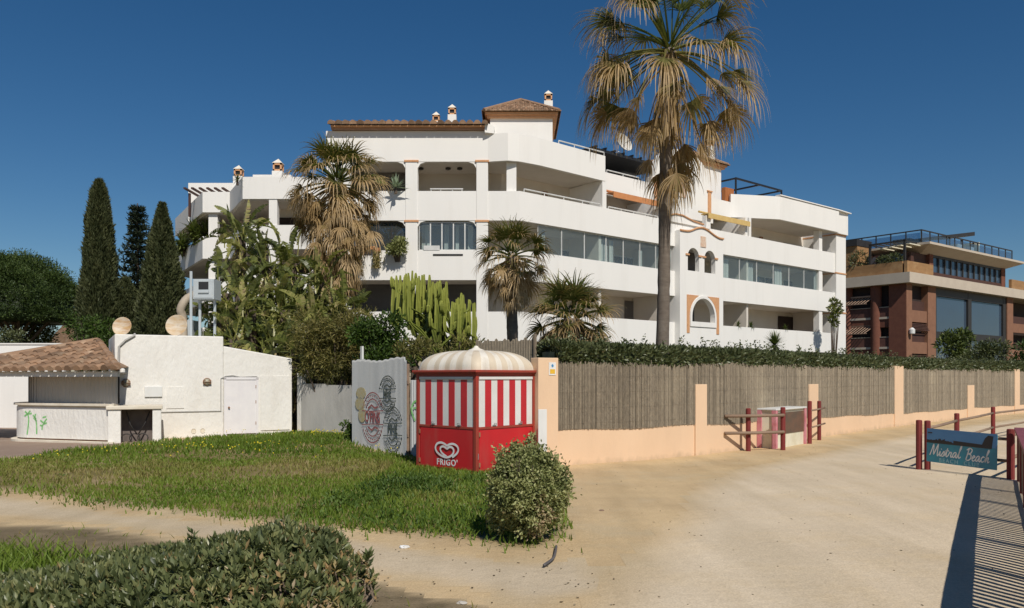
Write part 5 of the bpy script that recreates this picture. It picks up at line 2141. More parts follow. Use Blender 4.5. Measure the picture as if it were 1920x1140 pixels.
# ================================================================== white beach bar
BW0, BW1 = (-12.12, 24.4), (-7.42, 27.0)
BA = math.atan2(BW1[1] - BW0[1], BW1[0] - BW0[0])
BAR = Fac(*BW0, BA)
BT = BAR.T
BL = math.dist(BW0, BW1)
bar = thing('beach_bar', 'white plastered beach bar with a curved counter and barrel-tile roof', 'bar building', (-10, 26, 0))
stp = BAR.s(419)
mb = MB(T=BT)
mb.box((0, 0, -.1), (stp, 4.2, 3.28))
mb.build('wall', 'bar', bar, bevel=.03)
mb = MB(T=BT)
mb.box((stp - .3, .01, -.1), (stp - .003, 3, 3.20))
vs = [(stp, .012, -.1), (BL, .012, -.1), (BL, 3, -.1), (stp, 3, -.1), (stp, .012, 2.97), (BL, .012, 2.59), (BL, 3, 2.66), (stp, 3, 3.0)]
mb2 = MB(T=BT).add(vs, [(0, 3, 2, 1), (4, 5, 6, 7), (0, 1, 5, 4), (1, 2, 6, 5), (2, 3, 7, 6), (3, 0, 4, 7)])
mb2.build('side_wall', 'bar', bar, bevel=.03)
da, db = BAR.s(424), BAR.s(480)
mb = MB(T=BT)
mb.box((da, -.03, .12), (db, -.002, 1.87))
for i in range(1, 6):
    x = da + (db - da) * i / 6
    mb.box((x - .008, -.036, .16), (x + .008, -.03, 1.83))
door = mb.build('door', 'doorp', bar)
mb = MB(T=BT)
mb.box((da - .07, -.05, .05), (da, .0, 1.95))
mb.box((db, -.05, .05), (db + .07, .0, 1.95))
mb.box((da - .07, -.05, 1.88), (db + .07, .0, 1.96))
mb.build('door_frame', 'doorp', door)
mb = MB(T=BT)
mb.tube([(da + .08, -.03, .98), (da + .08, -.09, .98)], .03, 8)
mb.build('handle', 'rust', door)
mb = MB(T=BT)
for z in (.4, 1.1, 1.6):
    mb.box((db - .02, -.045, z), (db + .04, -.028, z + .1))
mb.build('hinge', 'rust', door)
mb = MB(T=BT)
mb.box((da - .1, -.12, -.05), (db + .1, -.002, .055))
mb.build('door_step', 'rust', bar)
# painted-over board, panel outlines, pipe runs, vents
mb = MB(T=BT)
a, b = BAR.s(489), BAR.s(543)
mb.box((a, -.018, .2), (b, .0, 2.0))
mb.build('wall_panel', 'bar', bar)
a, b = BAR.s(271), BAR.s(304)
mb = MB(T=BT)
mb.box((a, -.05, 1.35), (b, .0, 1.68))
mb.build('meter_box', 'kwhite', bar, bevel=.008)
a, b = BAR.s(312), BAR.s(345)
mb = MB(T=BT)
mb.box((a, -.02, .98), (b, .0, 1.66))
mb.build('wall_panel', 'bar', bar)
mb = MB(T=BT)
mb.box((BAR.s(300), -.03, .86), (BAR.s(415), 0, .885))
mb.tube([(BAR.s(414), -.02, .87), (BAR.s(414), -.02, 1.92), (BAR.s(423), -.02, 2.0), (BAR.s(436), -.02, 2.02), (BAR.s(450), -.02, 1.97), (BAR.s(482), -.02, 1.99)], .014, 6)
mb.build('conduit', 'greywall', bar)
mb = MB(T=BT)
mb.tube([(.1, -.02, 1.9), (.12, -.03, 2.9), (.3, -.04, 3.1), (.55, -.03, 3.25), (.56, .1, 3.3)], .035, 6)
mb.build('conduit', 'greywall', bar)
for px, py in ((236, 718), (388, 716)):
    s_, z_ = BAR.s(px), BAR.z(px, py)
    l = MB(T=BT @ Matrix.Translation((s_, 0, z_)) @ Matrix.Rotation(PI / 2, 4, 'X'))
    l.lathe([(.0, .10), (.07, .09), (.105, .04), (.105, .0)], 14)
    o = l.build('wall_lamp', 'wirelamp', bar, smooth=True)
    g_ = MB(T=BT @ Matrix.Translation((s_, 0, z_)) @ Matrix.Rotation(PI / 2, 4, 'X'))
    for a in range(3):
        g_.box((-.125, -.008 + (a - 1) * .05, .06), (.125, .008 + (a - 1) * .05, .085 + (.035 if a == 1 else 0)))
    g_.lathe([(.12, 0), (.13, .02), (.115, .03)], 14)
    g_.build('guard', 'rust', o)
for px in (363, 380):                                      # pair of small round vents with stains
    l = MB(T=BT @ Matrix.Translation((BAR.s(px), -.004, .25)) @ Matrix.Rotation(PI / 2, 4, 'X'))
    l.lathe([(.05, 0), (.075, .015), (.075, .0)], 12)
    l.lathe([(.0, .004), (.05, .004)], 12)
    l.build('wall_vent', 'barside', bar)
# curved counter
CR, CLf = (-11.66, 23.25), (-14.7, 24.25)
ux, uy = CLf[0] - CR[0], CLf[1] - CR[1]
l = math.hypot(ux, uy)
ux, uy = ux / l, uy / l
nx, ny = uy, -ux                                           # inward is away from the camera
if ny < 0:
    nx, ny = -nx, -ny
cen = (CLf[0] + nx * 1.15, CLf[1] + ny * 1.15)
cnt = []
a0 = math.atan2(-ny, -nx)
for i in range(13):
    a = a0 - PI / 2 * (1 - i / 12)
    cnt.append((cen[0] + 1.15 * math.cos(a), cen[1] + 1.15 * math.sin(a)))
cnt = [(cnt[0][0] + nx * 2.2, cnt[0][1] + ny * 2.2)] + cnt + [CR, (CR[0] + .1, CR[1] + .02)]
mb = MB()
band(mb, cnt, .16, .13, 1.06)
mb.build('counter_wall', 'bar', bar)
mb = MB()
band(mb, cnt, .2, -.1, .085, -.16)
mb.build('counter_step', 'barside', bar)
mb = MB()
band(mb, cnt, .12, .08, .135, .05)  # brown strip standing in for the shadow gap over the step
mb.build('shadow_gap_strip', 'rust', bar)
mb = MB()
band(mb, cnt, .5, 1.12, 1.18, -.08)
band(mb, cnt, .3, 1.06, 1.122, .02)
mb.m = 0
mb.build('counter_top', 'barside', bar)
mb = MB()
sh = offset(cnt, .32)
for i in range(len(sh) - 1):
    a, b = sh[i], sh[i + 1]
    L_ = math.dist(a, b)
    mbT = frame(*a, math.atan2(b[1] - a[1], b[0] - a[0]))
    corrugated(mb, mbT, L_, 1.18, 2.1, .14, .014)
mb.build('shutter', 'shutter', bar)
mb = MB()
band(mb, cnt, .05, 1.18, 2.1, .40)
mb.build('inner_wall', 'hdark', bar)
# palm-tree graffiti on the counter
FCN = Fac(*CLf, math.atan2(-uy, -ux))
mb = MB()


def cp(px, py):
    s_ = FCN.s(px)
    return s_, zat(py, FCN.p(s_)[1])


for pts in ([(51, 815), (53, 800), (54, 785), (52, 775)], [(52, 776), (46, 780)], [(52, 776), (47, 771)], [(53, 775), (57, 770)], [(53, 776), (60, 775)], [(69, 814), (69, 800), (68, 790), (66, 782), (67, 776)], [(69, 790), (63, 783)],
            [(68, 786), (62, 778)], [(79, 806), (80, 798), (84, 792)], [(82, 793), (76, 788)], [(83, 792), (88, 785)], [(80, 799), (75, 797)], [(82, 795), (88, 793)], [(80, 783), (87, 781)]):
    stroke(mb, smooth_pts([cp(*p) for p in pts], 4), .05, FCN.T, .006)
mb.build('palm_graffiti', 'green', bar)
# roof over the counter
RBp, RAp, APX = Vector((-11.25, 22.75, 2.2)), Vector((-18.2, 24.55, 2.12)), Vector((-13.6, 26.3, 3.10))
mb = MB()
ex = (RBp - RAp).normalized()
dv = APX - RAp
xd = dv.dot(ex)
tiles(mb, RAp, RBp, (dv - ex * xd).length, dv - ex * xd, xd, xd, .31, .42, .125, .10, random.Random(8), pan=False)
rr = [RAp, RBp, APX]
mb.tube([RAp + Vector((0, 0, .05)), APX + Vector((0, 0, .06))], .11, 8, .6)
bk = Vector((-11.9, 24.7, 2.9))
k = 7
for i in range(k):                                         # overlapping hip tiles
    p0, p1 = RBp.lerp(APX, i / k), RBp.lerp(APX, (i + 1.12) / k)
    mb.tube([p0 + Vector((0, 0, .06)), p1 + Vector((0, 0, .05))], [.12, .095], 8, .35 + .4 * random.random())
mb.add([RBp, Vector((-11.9, 25.0, 2.3)), APX], [(0, 1, 2)], .4)
mb.add([RAp, APX, Vector((-18.5, 28, 2.3))], [(0, 1, 2)], .4)
roof = mb.build('tile_roof', 'tile', bar)
mb = MB()
fa = [(RAp.x + .1, RAp.y + .12), (RBp.x - .03, RBp.y + .12)]
band(mb, fa, .1, 1.98, 2.13)
mb.build('fascia', 'bar', roof)
mb = MB()
for i in range(24):                                        # white mortar between the tile ends
    p = RAp.lerp(RBp, (i + .5) / 23)
    mb.lathe([(.075, 0), (.07, .08), (.02, .11)], 8, T=Matrix.Translation((p.x - .02, p.y + .13, 2.11)))
mb.build('mortar', 'bar', roof)
mb = MB()
mb.prism([(RAp.x + .15, RAp.y + .2), (RBp.x - .05, RBp.y + .2), (-11.85, 24.6), (-17, 28)], 2.08, 2.11)
mb.build('soffit', 'shutter', roof)
# masonry ledge with dark recess
LT = frame(-11.72, 23.15, math.radians(24))
t = thing('masonry_table', 'white masonry ledge on two piers against the front of the white bar', 'table', (-11, 23.5, 0))
mb = MB(T=LT)
mb.box((-.03, -.05, 1.02), (1.48, .95, 1.13))
mb.build('tabletop', 'barside', t, bevel=.02)
for x0_, x1_ in ((.02, .36), (1.2, 1.44)):
    mb = MB(T=LT)
    mb.box((x0_, .0, -.1), (x1_, .85, 1.02))
    mb.build('leg', 'bar', t, bevel=.02)
mb = MB(T=LT)
mb.box((.36, .6, -.1), (1.2, .66, 1.02))
mb.build('back_panel', 'nicheback', t)
rk = MB(T=LT)
for x in (.5, .72, .94):
    pts = [(x + .14 * math.cos(a), .3 + .05 * math.sin(a * .5), .16 + .13 * math.sin(a)) for a in np.linspace(0, 2 * PI, 14)]
    rk.tube(pts, .016, 6, cap=False)
rk.tube([(.42, .3, .03), (1.15, .3, .03)], .018, 6)
rk.tube([(.5, .32, .95), (.6, .34, .55), (.78, .3, .28)], .02, 6)
rk.tube([(1.12, .32, .95), (1.0, .34, .6), (.82, .3, .28)], .02, 6)
o = rk.build('bicycle_rack', 'dframe', smooth=True)
tag(o, 'dark metal rack of loops stored under the white masonry ledge', 'bicycle rack')

# rusty dishes on the bar roof
for px, py, r, l in ((229, 612, .30, 'round rusty satellite dish over the tiled end of the bar roof'), (331, 610, .34, 'larger rust-streaked satellite dish in the middle of the bar roof')):
    Y0 = 25.6
    x, z = ray(px) * Y0, zat(py, Y0)
    d_ = thing('satellite_dish', l, 'satellite dish', (x, Y0, 3.28), 'rusty dishes on the bar roof')
    mb = MB(T=Matrix.Translation((x, Y0, z)) @ Matrix.Rotation(math.radians(78), 4, 'X'))
    mb.lathe([(.01, -.06), (r * .5, -.045), (r * .85, -.01), (r, .02), (r * 1.02, .02), (r * .9, -.03), (.01, -.09)], 26)
    mb.build('reflector', 'dish', d_, smooth=True)
    mb = MB()
    mb.tube([(x, Y0 + .12, 3.2), (x, Y0 + .12, z)], .025, 6)
    mb.build('mast', 'rust', d_)
# flue, pole and metal box behind the bar
t = thing('kitchen_flue', 'bent metal flue on a white block behind the rusty dish', 'flue', (-11.2, 28.2, 2))
mb = MB()
Y0 = 28.2
mb.tube(smooth_pts([(ray(345) * Y0, Y0, 2.6), (ray(343) * Y0, Y0, 4.0), (ray(341) * Y0, Y0 - .1, 4.35), (ray(352) * Y0, Y0, 4.75), (ray(372) * Y0, Y0 + .3, 4.98)], 4), .14, 12)
mb.build('duct', 'flue', t, smooth=True)
mb = MB()
mb.box((ray(322) * Y0, Y0 + .3, 2), (ray(352) * Y0, Y0 + 1.2, 4.0))
mb.build('housing', 'boxblue', t)
t = thing('metal_box', 'pale metal cabinet with a dark opening, raised on a pole above the bar', 'cabinet', (-10.8, 28, 2))
Y0 = 27.8
x0_, x1_ = ray(362) * Y0, ray(401) * Y0
z0_, z1_ = zat(561, Y0), zat(523, Y0)
mb = MB()
mb.box((x0_, Y0, z0_), (x1_, Y0 + .7, z1_))
mb.box((x0_ + .04, Y0 - .02, z0_ + .04), (x1_ - .04, Y0 - .001, z1_ - .04))
bo = mb.build('casing', 'boxblue', t, bevel=.015)
mb = MB()
mb.box((x0_ + .2, Y0 - .03, z0_ + .34), (x1_ - .18, Y0 - .021, z1_ - .1))
mb.build('opening', 'dark', bo)
mb = MB()
mb.box((x0_ + .2, Y0 - .07, z0_ + .22), (x1_ - .16, Y0 - .021, z0_ + .3))
mb.build('sill', 'boxblue', bo)
mb = MB()
mb.tube([(ray(356) * Y0, Y0 + .1, .5), (ray(356) * Y0, Y0 + .1, zat(508, Y0))], .05, 8)
mb.tube([(x0_ + .1, Y0 + .35, .5), (x0_ + .1, Y0 + .35, z0_)], .05, 8)
mb.tube([(x1_ - .1, Y0 + .35, .5), (x1_ - .1, Y0 + .35, z0_)], .05, 8)
mb.build('pole', 'boxblue', t)

# white garden wall and house on the far left
t = thing('white_wall', 'plain white wall running behind the tiled bar roof', 'wall', (-20, 31, 0))
mb = MB()
mb.box((-26, 30.9, -.1), (ray(122) * 31, 31.2, zat(646, 31)))
mb.build('render_panel', 'white', t)
mb = MB()
mb.box((-26, 30.86, zat(646, 31)), (ray(122) * 31 + .02, 31.24, zat(646, 31) + .05))
mb.build('coping', 'white', t)
t = thing('small_house', 'distant pale house with a tiled roof between the pine and cypresses', 'house', (-46, 82, 0))
HT = frame(ray(122) * 80, 80, math.radians(-25))
mb = MB(T=HT)
mb.box((-2.6, 0, 0), (3.4, 6, 5.1))
h_ = mb.build('wall', 'cream', t)
mb = MB(T=HT)
vs = [(-2.9, -.3, 5.0), (3.7, -.3, 5.0), (3.7, 6.3, 5.0), (-2.9, 6.3, 5.0), (.6, -.3, 7.4), (.6, 6.3, 7.4)]
mb.add(vs, [(0, 4, 5, 3), (1, 2, 5, 4), (0, 1, 4), (2, 3, 5), (0, 3, 2, 1)])
mb.build('roof', 'tile', t)
mb = MB(T=HT)
mb.box((.9, -.03, 3.2), (2.2, -.002, 4.6))
mb.build('window', 'dark', t)

# ================================================================== brick hotel on the right
HO = (39.9, 81)
HR = Fac(*HO, math.radians(37.7))
hl = 18
HLu = (math.sin(math.radians(37.7)), -math.cos(math.radians(37.7)))
HLo = (HO[0] - HLu[0] * hl, HO[1] - HLu[1] * hl)
HL = Fac(*HLo, math.atan2(HLu[1], HLu[0]))
hotel = thing('brick_hotel', 'brown brick hotel with tall glass walls and a timber-edged roof terrace', 'building', (*HO, 0))
SE = HR.s(1990)


def hb(F_, name, m, s0, s1, z0, z1, y0, y1, parent=None, bevel=0):
    mb = MB(T=F_.T)
    mb.box((s0, y0, z0), (s1, y1, z1))
    return mb.build(name, m, parent or hotel, bevel=bevel)


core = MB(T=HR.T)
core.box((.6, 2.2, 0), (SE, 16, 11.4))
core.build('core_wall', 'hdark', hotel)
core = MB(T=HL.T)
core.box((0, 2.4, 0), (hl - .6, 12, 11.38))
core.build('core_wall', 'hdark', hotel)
hb(HR, 'floor_slab', 'hslab', -.7, SE, 11.4, 12.45, -.7, 14)
hb(HL, 'floor_slab', 'hslab', -2, hl + .69, 11.42, 12.43, -.68, 6)
# timber parapet of the terrace
hb(HL, 'timber_parapet', 'hwood', -2, hl - .3, 12.45, 13.65, -.2, .1)
hb(HR, 'timber_parapet', 'hwood', -.2, HR.s(1746), 12.46, 13.66, -.22, .1)
hb(HR, 'timber_parapet', 'hwood', HR.s(1893), SE, 12.46, 13.66, -.22, .1)
# upper storey and eaves slab
ua, ub = HR.s(1747, -.6), HR.s(1883, -.6)
hb(HR, 'upper_wall', 'hbrown', ua - 4, ub, 12.46, 15.0, .9, 12)
hb(HR, 'brick_pier', 'brick', ua - .6, ua + .25, 12.5, 15.0, .55, 1.0)
hb(HR, 'brick_pier', 'brick', ub - .9, ub + .2, 12.5, 15.0, .55, 1.0)
hb(HR, 'timber_band', 'hbrown', ua + .25, ub - .9, 12.5, 13.15, .6, .95)
x0_, x1_ = ua + .25, ub - .9
mb = MB(T=HR.T)
nn = 12
for i in range(nn + 1):
    x = x0_ + (x1_ - x0_) * i / nn
    mb.box((x - .1, .6, 13.17), (x + .1, .8, 14.85))
mb.box((x0_, .62, 14.75), (x1_, .82, 15.0))
wf = mb.build('window_frame', 'dframe', hotel)
hb(HR, 'pane', 'hglass', x0_, x1_, 13.15, 14.8, .75, .85, wf)
es = MB(T=HR.T)
e0, e1 = HR.s(1736, .5), HR.s(1914, .5)
es.box((e0, -.9, 15.62), (e1, 16, 15.85))
vs = [(e0, -.9, 15.62), (e1, -.9, 15.62), (e1, 16, 15.62), (e0, 16, 15.62), (e0 + 1.7, .85, 14.95), (e1 - 1.7, .85, 14.95), (e1 - 1.7, 15, 14.95), (e0 + 1.7, 15, 14.95)]
es.add(vs, [(0, 4, 5, 1), (1, 5, 6, 2), (2, 6, 7, 3), (3, 7, 4, 0), (4, 7, 6, 5)])
es.build('eaves_slab', 'hslab', hotel)
mb = MB(T=HR.T)
for x0_, x1_ in ((1.7, 4.4), (4.7, 7.4), (7.7, 10.8)):
    mb.box((ua - 4.05, x0_, 13.3), (ua - 4.0, x1_, 14.85))
mb.build('terrace_window', 'hglass', hotel)
# roof-top balustrade, lift house, plants boxes
mb = MB(T=HR.T)
for i in range(13):
    x = e0 + .6 + (e1 - e0 - 1.2) * i / 12
    mb.box((x - .05, .2, 15.85), (x + .05, .3, 17.30))
for i in range(9):
    y = .2 + 13 * i / 8
    mb.box((e0 + .6, y, 15.85), (e0 + .7, y + .1, 17.30))
mb.box((e0 + .6, .2, 17.20), (e1 - .6, .3, 17.32))
mb.box((e0 + .6, .3, 17.20), (e0 + .7, 13.3, 17.32))
rl = mb.build('roof_railing', 'dframe', hotel)
mb = MB(T=HR.T)
mb.box((e0 + .7, .23, 15.90), (e1 - .6, .27, 17.00))
mb.box((e0 + .63, .4, 15.90), (e0 + .67, 13.3, 17.00))
M['rglass'] = glassmat('railing_glass', (.55, .68, .78), .08, .06)
mb.build('glass_panel', 'rglass', rl)
la, lb = HR.s(1702, -6), HR.s(1736, -6)
hb(HR, 'lift_house', 'cream', la + .3, lb - .3, 15.85, 17.30, 6, 7.5)
hb(HR, 'lift_house_roof', 'dframe', la, lb, 17.30, 18.10, 5.8, 7.8)
mb = MB(T=HR.T)
vs = [(e0 + 6, 1.5, 17.10), (e0 + 15.70, 1.2, 18.40), (e0 + 15.70, 4.5, 18.40), (e0 + 6, 4.5, 17.10), (e0 + 6, 1.5, 17.30), (e0 + 15.70, 1.2, 18.85), (e0 + 15.70, 4.5, 18.85), (e0 + 6, 4.5, 17.30)]
mb.add(vs, [(0, 3, 2, 1), (4, 5, 6, 7), (0, 1, 5, 4), (1, 2, 6, 5), (2, 3, 7, 6), (3, 0, 4, 7)])
for x in (e0 + 10, e0 + 13, e0 + 16.2):
    mb.box((x, 1.5, 15.85), (x + .15, 1.65, 17.80))
mb.build('roof_canopy', 'dframe', hotel)
hb(HR, 'roof_wall', 'cream', e0 + 16.3, e0 + 16.50, 15.85, 17.70, 1.0, 4)
for x in (e0 + 11.2, e0 + 14.2):
    hb(HR, 'roof_furniture', 'kwhite', x, x + 1.3, 15.85, 17.00, 1.2, 2)
# white sun canopies under a black frame on the left terrace
mb = MB(T=HL.T)
f0, f1 = HL.s(1625), HL.s(1690)
for s_ in (f0, f1):
    mb.box((s_, .4, 12.45), (s_ + .2, .6, 15.9))
mb.box((f0, .4, 15.75), (f1 + .2, .6, 15.9))
for i in range(6):
    s_ = f0 + (f1 - f0) * i / 5
    mb.box((s_, .6, 15.76), (s_ + .1, 5, 15.88))
mb.build('terrace_frame', 'dframe', hotel)
for i in range(4):
    s_ = f0 + .6 + (f1 - f0) * i / 4
    mb = MB(T=HL.T)
    mb.box((s_, .9, 15.3 + .06 * i), (s_ + (f1 - f0) / 5, 3.6, 15.4 + .06 * i))
    mb.build('sun_canopy', 'cream', hotel)
hb(HL, 'terrace_block', 'hwood', HL.s(1575), HL.s(1600), 13.7, 16.0, .8, 3.5)
hb(HL, 'terrace_block_roof', 'dframe', HL.s(1573), HL.s(1601), 16.0, 16.7, .6, 3.7)
for i, (px, w_, h_) in enumerate(((1606, 1.2, 1.5), (1655, .8, .7), (1672, .9, .8))):
    s_ = HL.s(px)
    lv = Leaves()
    c_ = HL.T @ Vector((s_, .5, 13.7 + h_ * .4))
    clump(lv, tuple(c_), (w_, .6, h_ * .7), 420, .3, .1, .35, .3)
    lv.build('terrace_planting', 'hedge', hotel)
# facade: brick corner, pier, floors
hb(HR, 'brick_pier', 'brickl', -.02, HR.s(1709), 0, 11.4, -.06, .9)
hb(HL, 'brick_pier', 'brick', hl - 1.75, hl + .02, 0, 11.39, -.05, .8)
pa, pb = HR.s(1738), HR.s(1753)
hb(HR, 'brick_pier', 'brickl', pa, pb, 0, 11.4, -.1, 2.5)
for z0_, z1_ in ((7.55, 8.75), (4.3, 5.5), (1.2, 2.3)):
    hb(HR, 'spandrel', 'brickl', HR.s(1709), pa, z0_, z1_, .0, .4)
    hb(HR, 'balcony_front', 'hbrown', HR.s(1709), pa, z1_, z1_ + 1.0, .25, .32)
    mb = MB(T=HR.T)
    a, b = HR.s(1709), pa
    for i in range(5):                                     # slatted blind
        mb.box((a, .05 - .08 * i, z0_ - .22 - .16 * i), (b, .12 - .08 * i, z0_ - .12 - .16 * i))
    mb.build('blind', 'hbrown', hotel)
# glass curtain wall
ga_, gb_ = HR.s(1754), HR.s(1887)
hb(HR, 'glass_wall', 'hglass', ga_, gb_, 0, 10.6, .25, .35)
mb = MB(T=HR.T)
gm_ = HR.s(1819)
for x, w_ in ((ga_ + .15, .15), (gm_, .42), (gb_ - .3, .55)):
    mb.box((x - w_, .02, 0), (x + w_, .24, 11.4))
for z0_, z1_ in ((10.55, 11.4), (6.0, 6.75), (3.4, 3.55)):
    mb.box((ga_, .04, z0_), (gb_, .23, z1_))
mb.build('mullion', 'dframe', hotel)
hb(HR, 'brick_pier', 'brickl', gb_, HR.s(1898), 0, 11.4, -.1, 2.5)
for z0_, z1_ in ((7.3, 8.4), (4.0, 5.2), (.8, 2.0)):
    hb(HR, 'spandrel', 'brickl', HR.s(1898), SE, z0_, z1_, .0, .4)
    hb(HR, 'balcony_front', 'hbrown', HR.s(1898), SE, z1_, z1_ + .9, .25, .32)
# left facade: round red columns, balcony floors, canopies
c0 = hl - 1.75
for s_ in (HL.s(1640), HL.s(1586)):
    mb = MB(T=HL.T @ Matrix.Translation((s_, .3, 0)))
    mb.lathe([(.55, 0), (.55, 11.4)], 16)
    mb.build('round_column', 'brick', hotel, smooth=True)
for z0_ in (8.0, 4.9, 1.8):
    hb(HL, 'balcony_slab', 'hslab', -1, c0, z0_ - .1, z0_ + .12, .02, 2.4)
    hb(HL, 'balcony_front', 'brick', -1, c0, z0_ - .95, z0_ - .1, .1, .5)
    hb(HL, 'balcony_front', 'hrail', -1, c0, z0_ + .12, z0_ + 1.1, .08, .12)
    hb(HL, 'handrail', 'hslab', -1, c0, z0_ + 1.1, z0_ + 1.16, .05, .15)
    for s_ in (c0 - 9.5, c0 - 4.4, c0 - 2.0):
        hb(HL, 'terrace_door', 'hglass', s_, s_ + 1.3, z0_ + .15, z0_ + 2.2, 2.36, 2.4)
    mb = MB(T=HL.T)
    mb.box((-1, .1, z0_ + 2.3), (HL.s(1634), .9, z0_ + 2.45))
    q0, q1 = HL.s(1578), HL.s(1632)
    for i in range(9):
        x = q0 + (q1 - q0) * i / 9
        w_ = (q1 - q0) / 22
        mb.add([(x, -.8, z0_ + 1.55), (x + w_, -.8, z0_ + 1.55), (x + w_ + .5, .1, z0_ + 2.25), (x + .5, .1, z0_ + 2.25)], [(0, 1, 2, 3)])
    mb.box((q0, -.85, z0_ + 1.5), (q1, -.78, z0_ + 1.57))
    mb.build('canopy', 'hslat', hotel)
mb = MB(T=HR.T)
mb.lathe([(.0, 0), (.28, .1), (.3, .5), (.1, .7), (0, .7)], 10, T=HR.T @ Matrix.Translation((.5, -.35, 6.2)))
mb.build('wall_camera', 'kwhite', hotel)

# ================================================================== palms
class Fronds:
    """fan-palm fronds collected into plain quads"""
    def __init__(s):
        s.V, s.F, s.c = [], [], []

    def quad(s, a, b, c, d, v):
        o = len(s.V)
        s.V += [a, b, c, d]
        s.F.append((o, o + 1, o + 2, o + 3))
        s.c.append(v)

    def build(s, name, m, parent):
        return npmesh(name, m, np.array([tuple(v) for v in s.V]), np.array(s.F), np.array(s.c), parent)


def frond(fr, base, az, el, Lp, Lf, tone, tip, droop, nseg, spread, rnd, sag=.25, pt=.3, wk=1.0):
    d = Vector((math.cos(el) * math.cos(az), math.cos(el) * math.sin(az), math.sin(el)))
    side = Vector((-math.sin(az), math.cos(az), 0))
    p = Vector(base)
    n = 7
    for i in range(n):
        q = p + d * (Lp / n)
        w = .035 * (1 - .5 * i / n)
        for k in (side, d.cross(side)):
            fr.quad(p - k * w, p + k * w, q + k * w * .85, q - k * w * .85, pt)
        p = q
        d = (d + Vector((0, 0, -sag / n))).normalized()
    s = side
    e = d
    nrm = s.cross(e).normalized()
    roll = rnd.gauss(0, .35)
    s = (s * math.cos(roll) + nrm * math.sin(roll)).normalized()
    nrm = s.cross(e).normalized()
    for j in range(nseg):
        f = (j + .5) / nseg * 2 - 1
        a = f * spread + rnd.gauss(0, .02)
        dd = (e * math.cos(a) + s * math.sin(a) + nrm * (.10 * (1 if j % 2 else -1) - .25 * abs(f))).normalized()
        L = Lf * (1 - .32 * abs(f) ** 2) * rnd.uniform(.82, 1.12)
        w0 = L * spread * 2 / nseg * .5 * wk
        c = p.copy()
        st = 7
        sg = dd.cross(nrm).normalized()
        prev = None
        dk = droop * rnd.uniform(.6, 1.4)
        for k in range(st + 1):
            t = k / st
            w = w0 * (min(1, .25 + 2.2 * t) if t < .4 else max(.10, 1.1 - t)) * .62
            l, r = c - sg * w, c + sg * w
            if prev:
                v = tone + (tip - tone) * max(0, (t - .28) / .72) ** .9 + rnd.gauss(0, .05)
                fr.quad(prev[0], prev[1], r, l, min(1, max(0, v)))
            prev = (l, r)
            c = c + dd * (L / st)
            dd = (dd + Vector((rnd.gauss(0, .04), rnd.gauss(0, .04), -dk * t ** 1.2))).normalized()


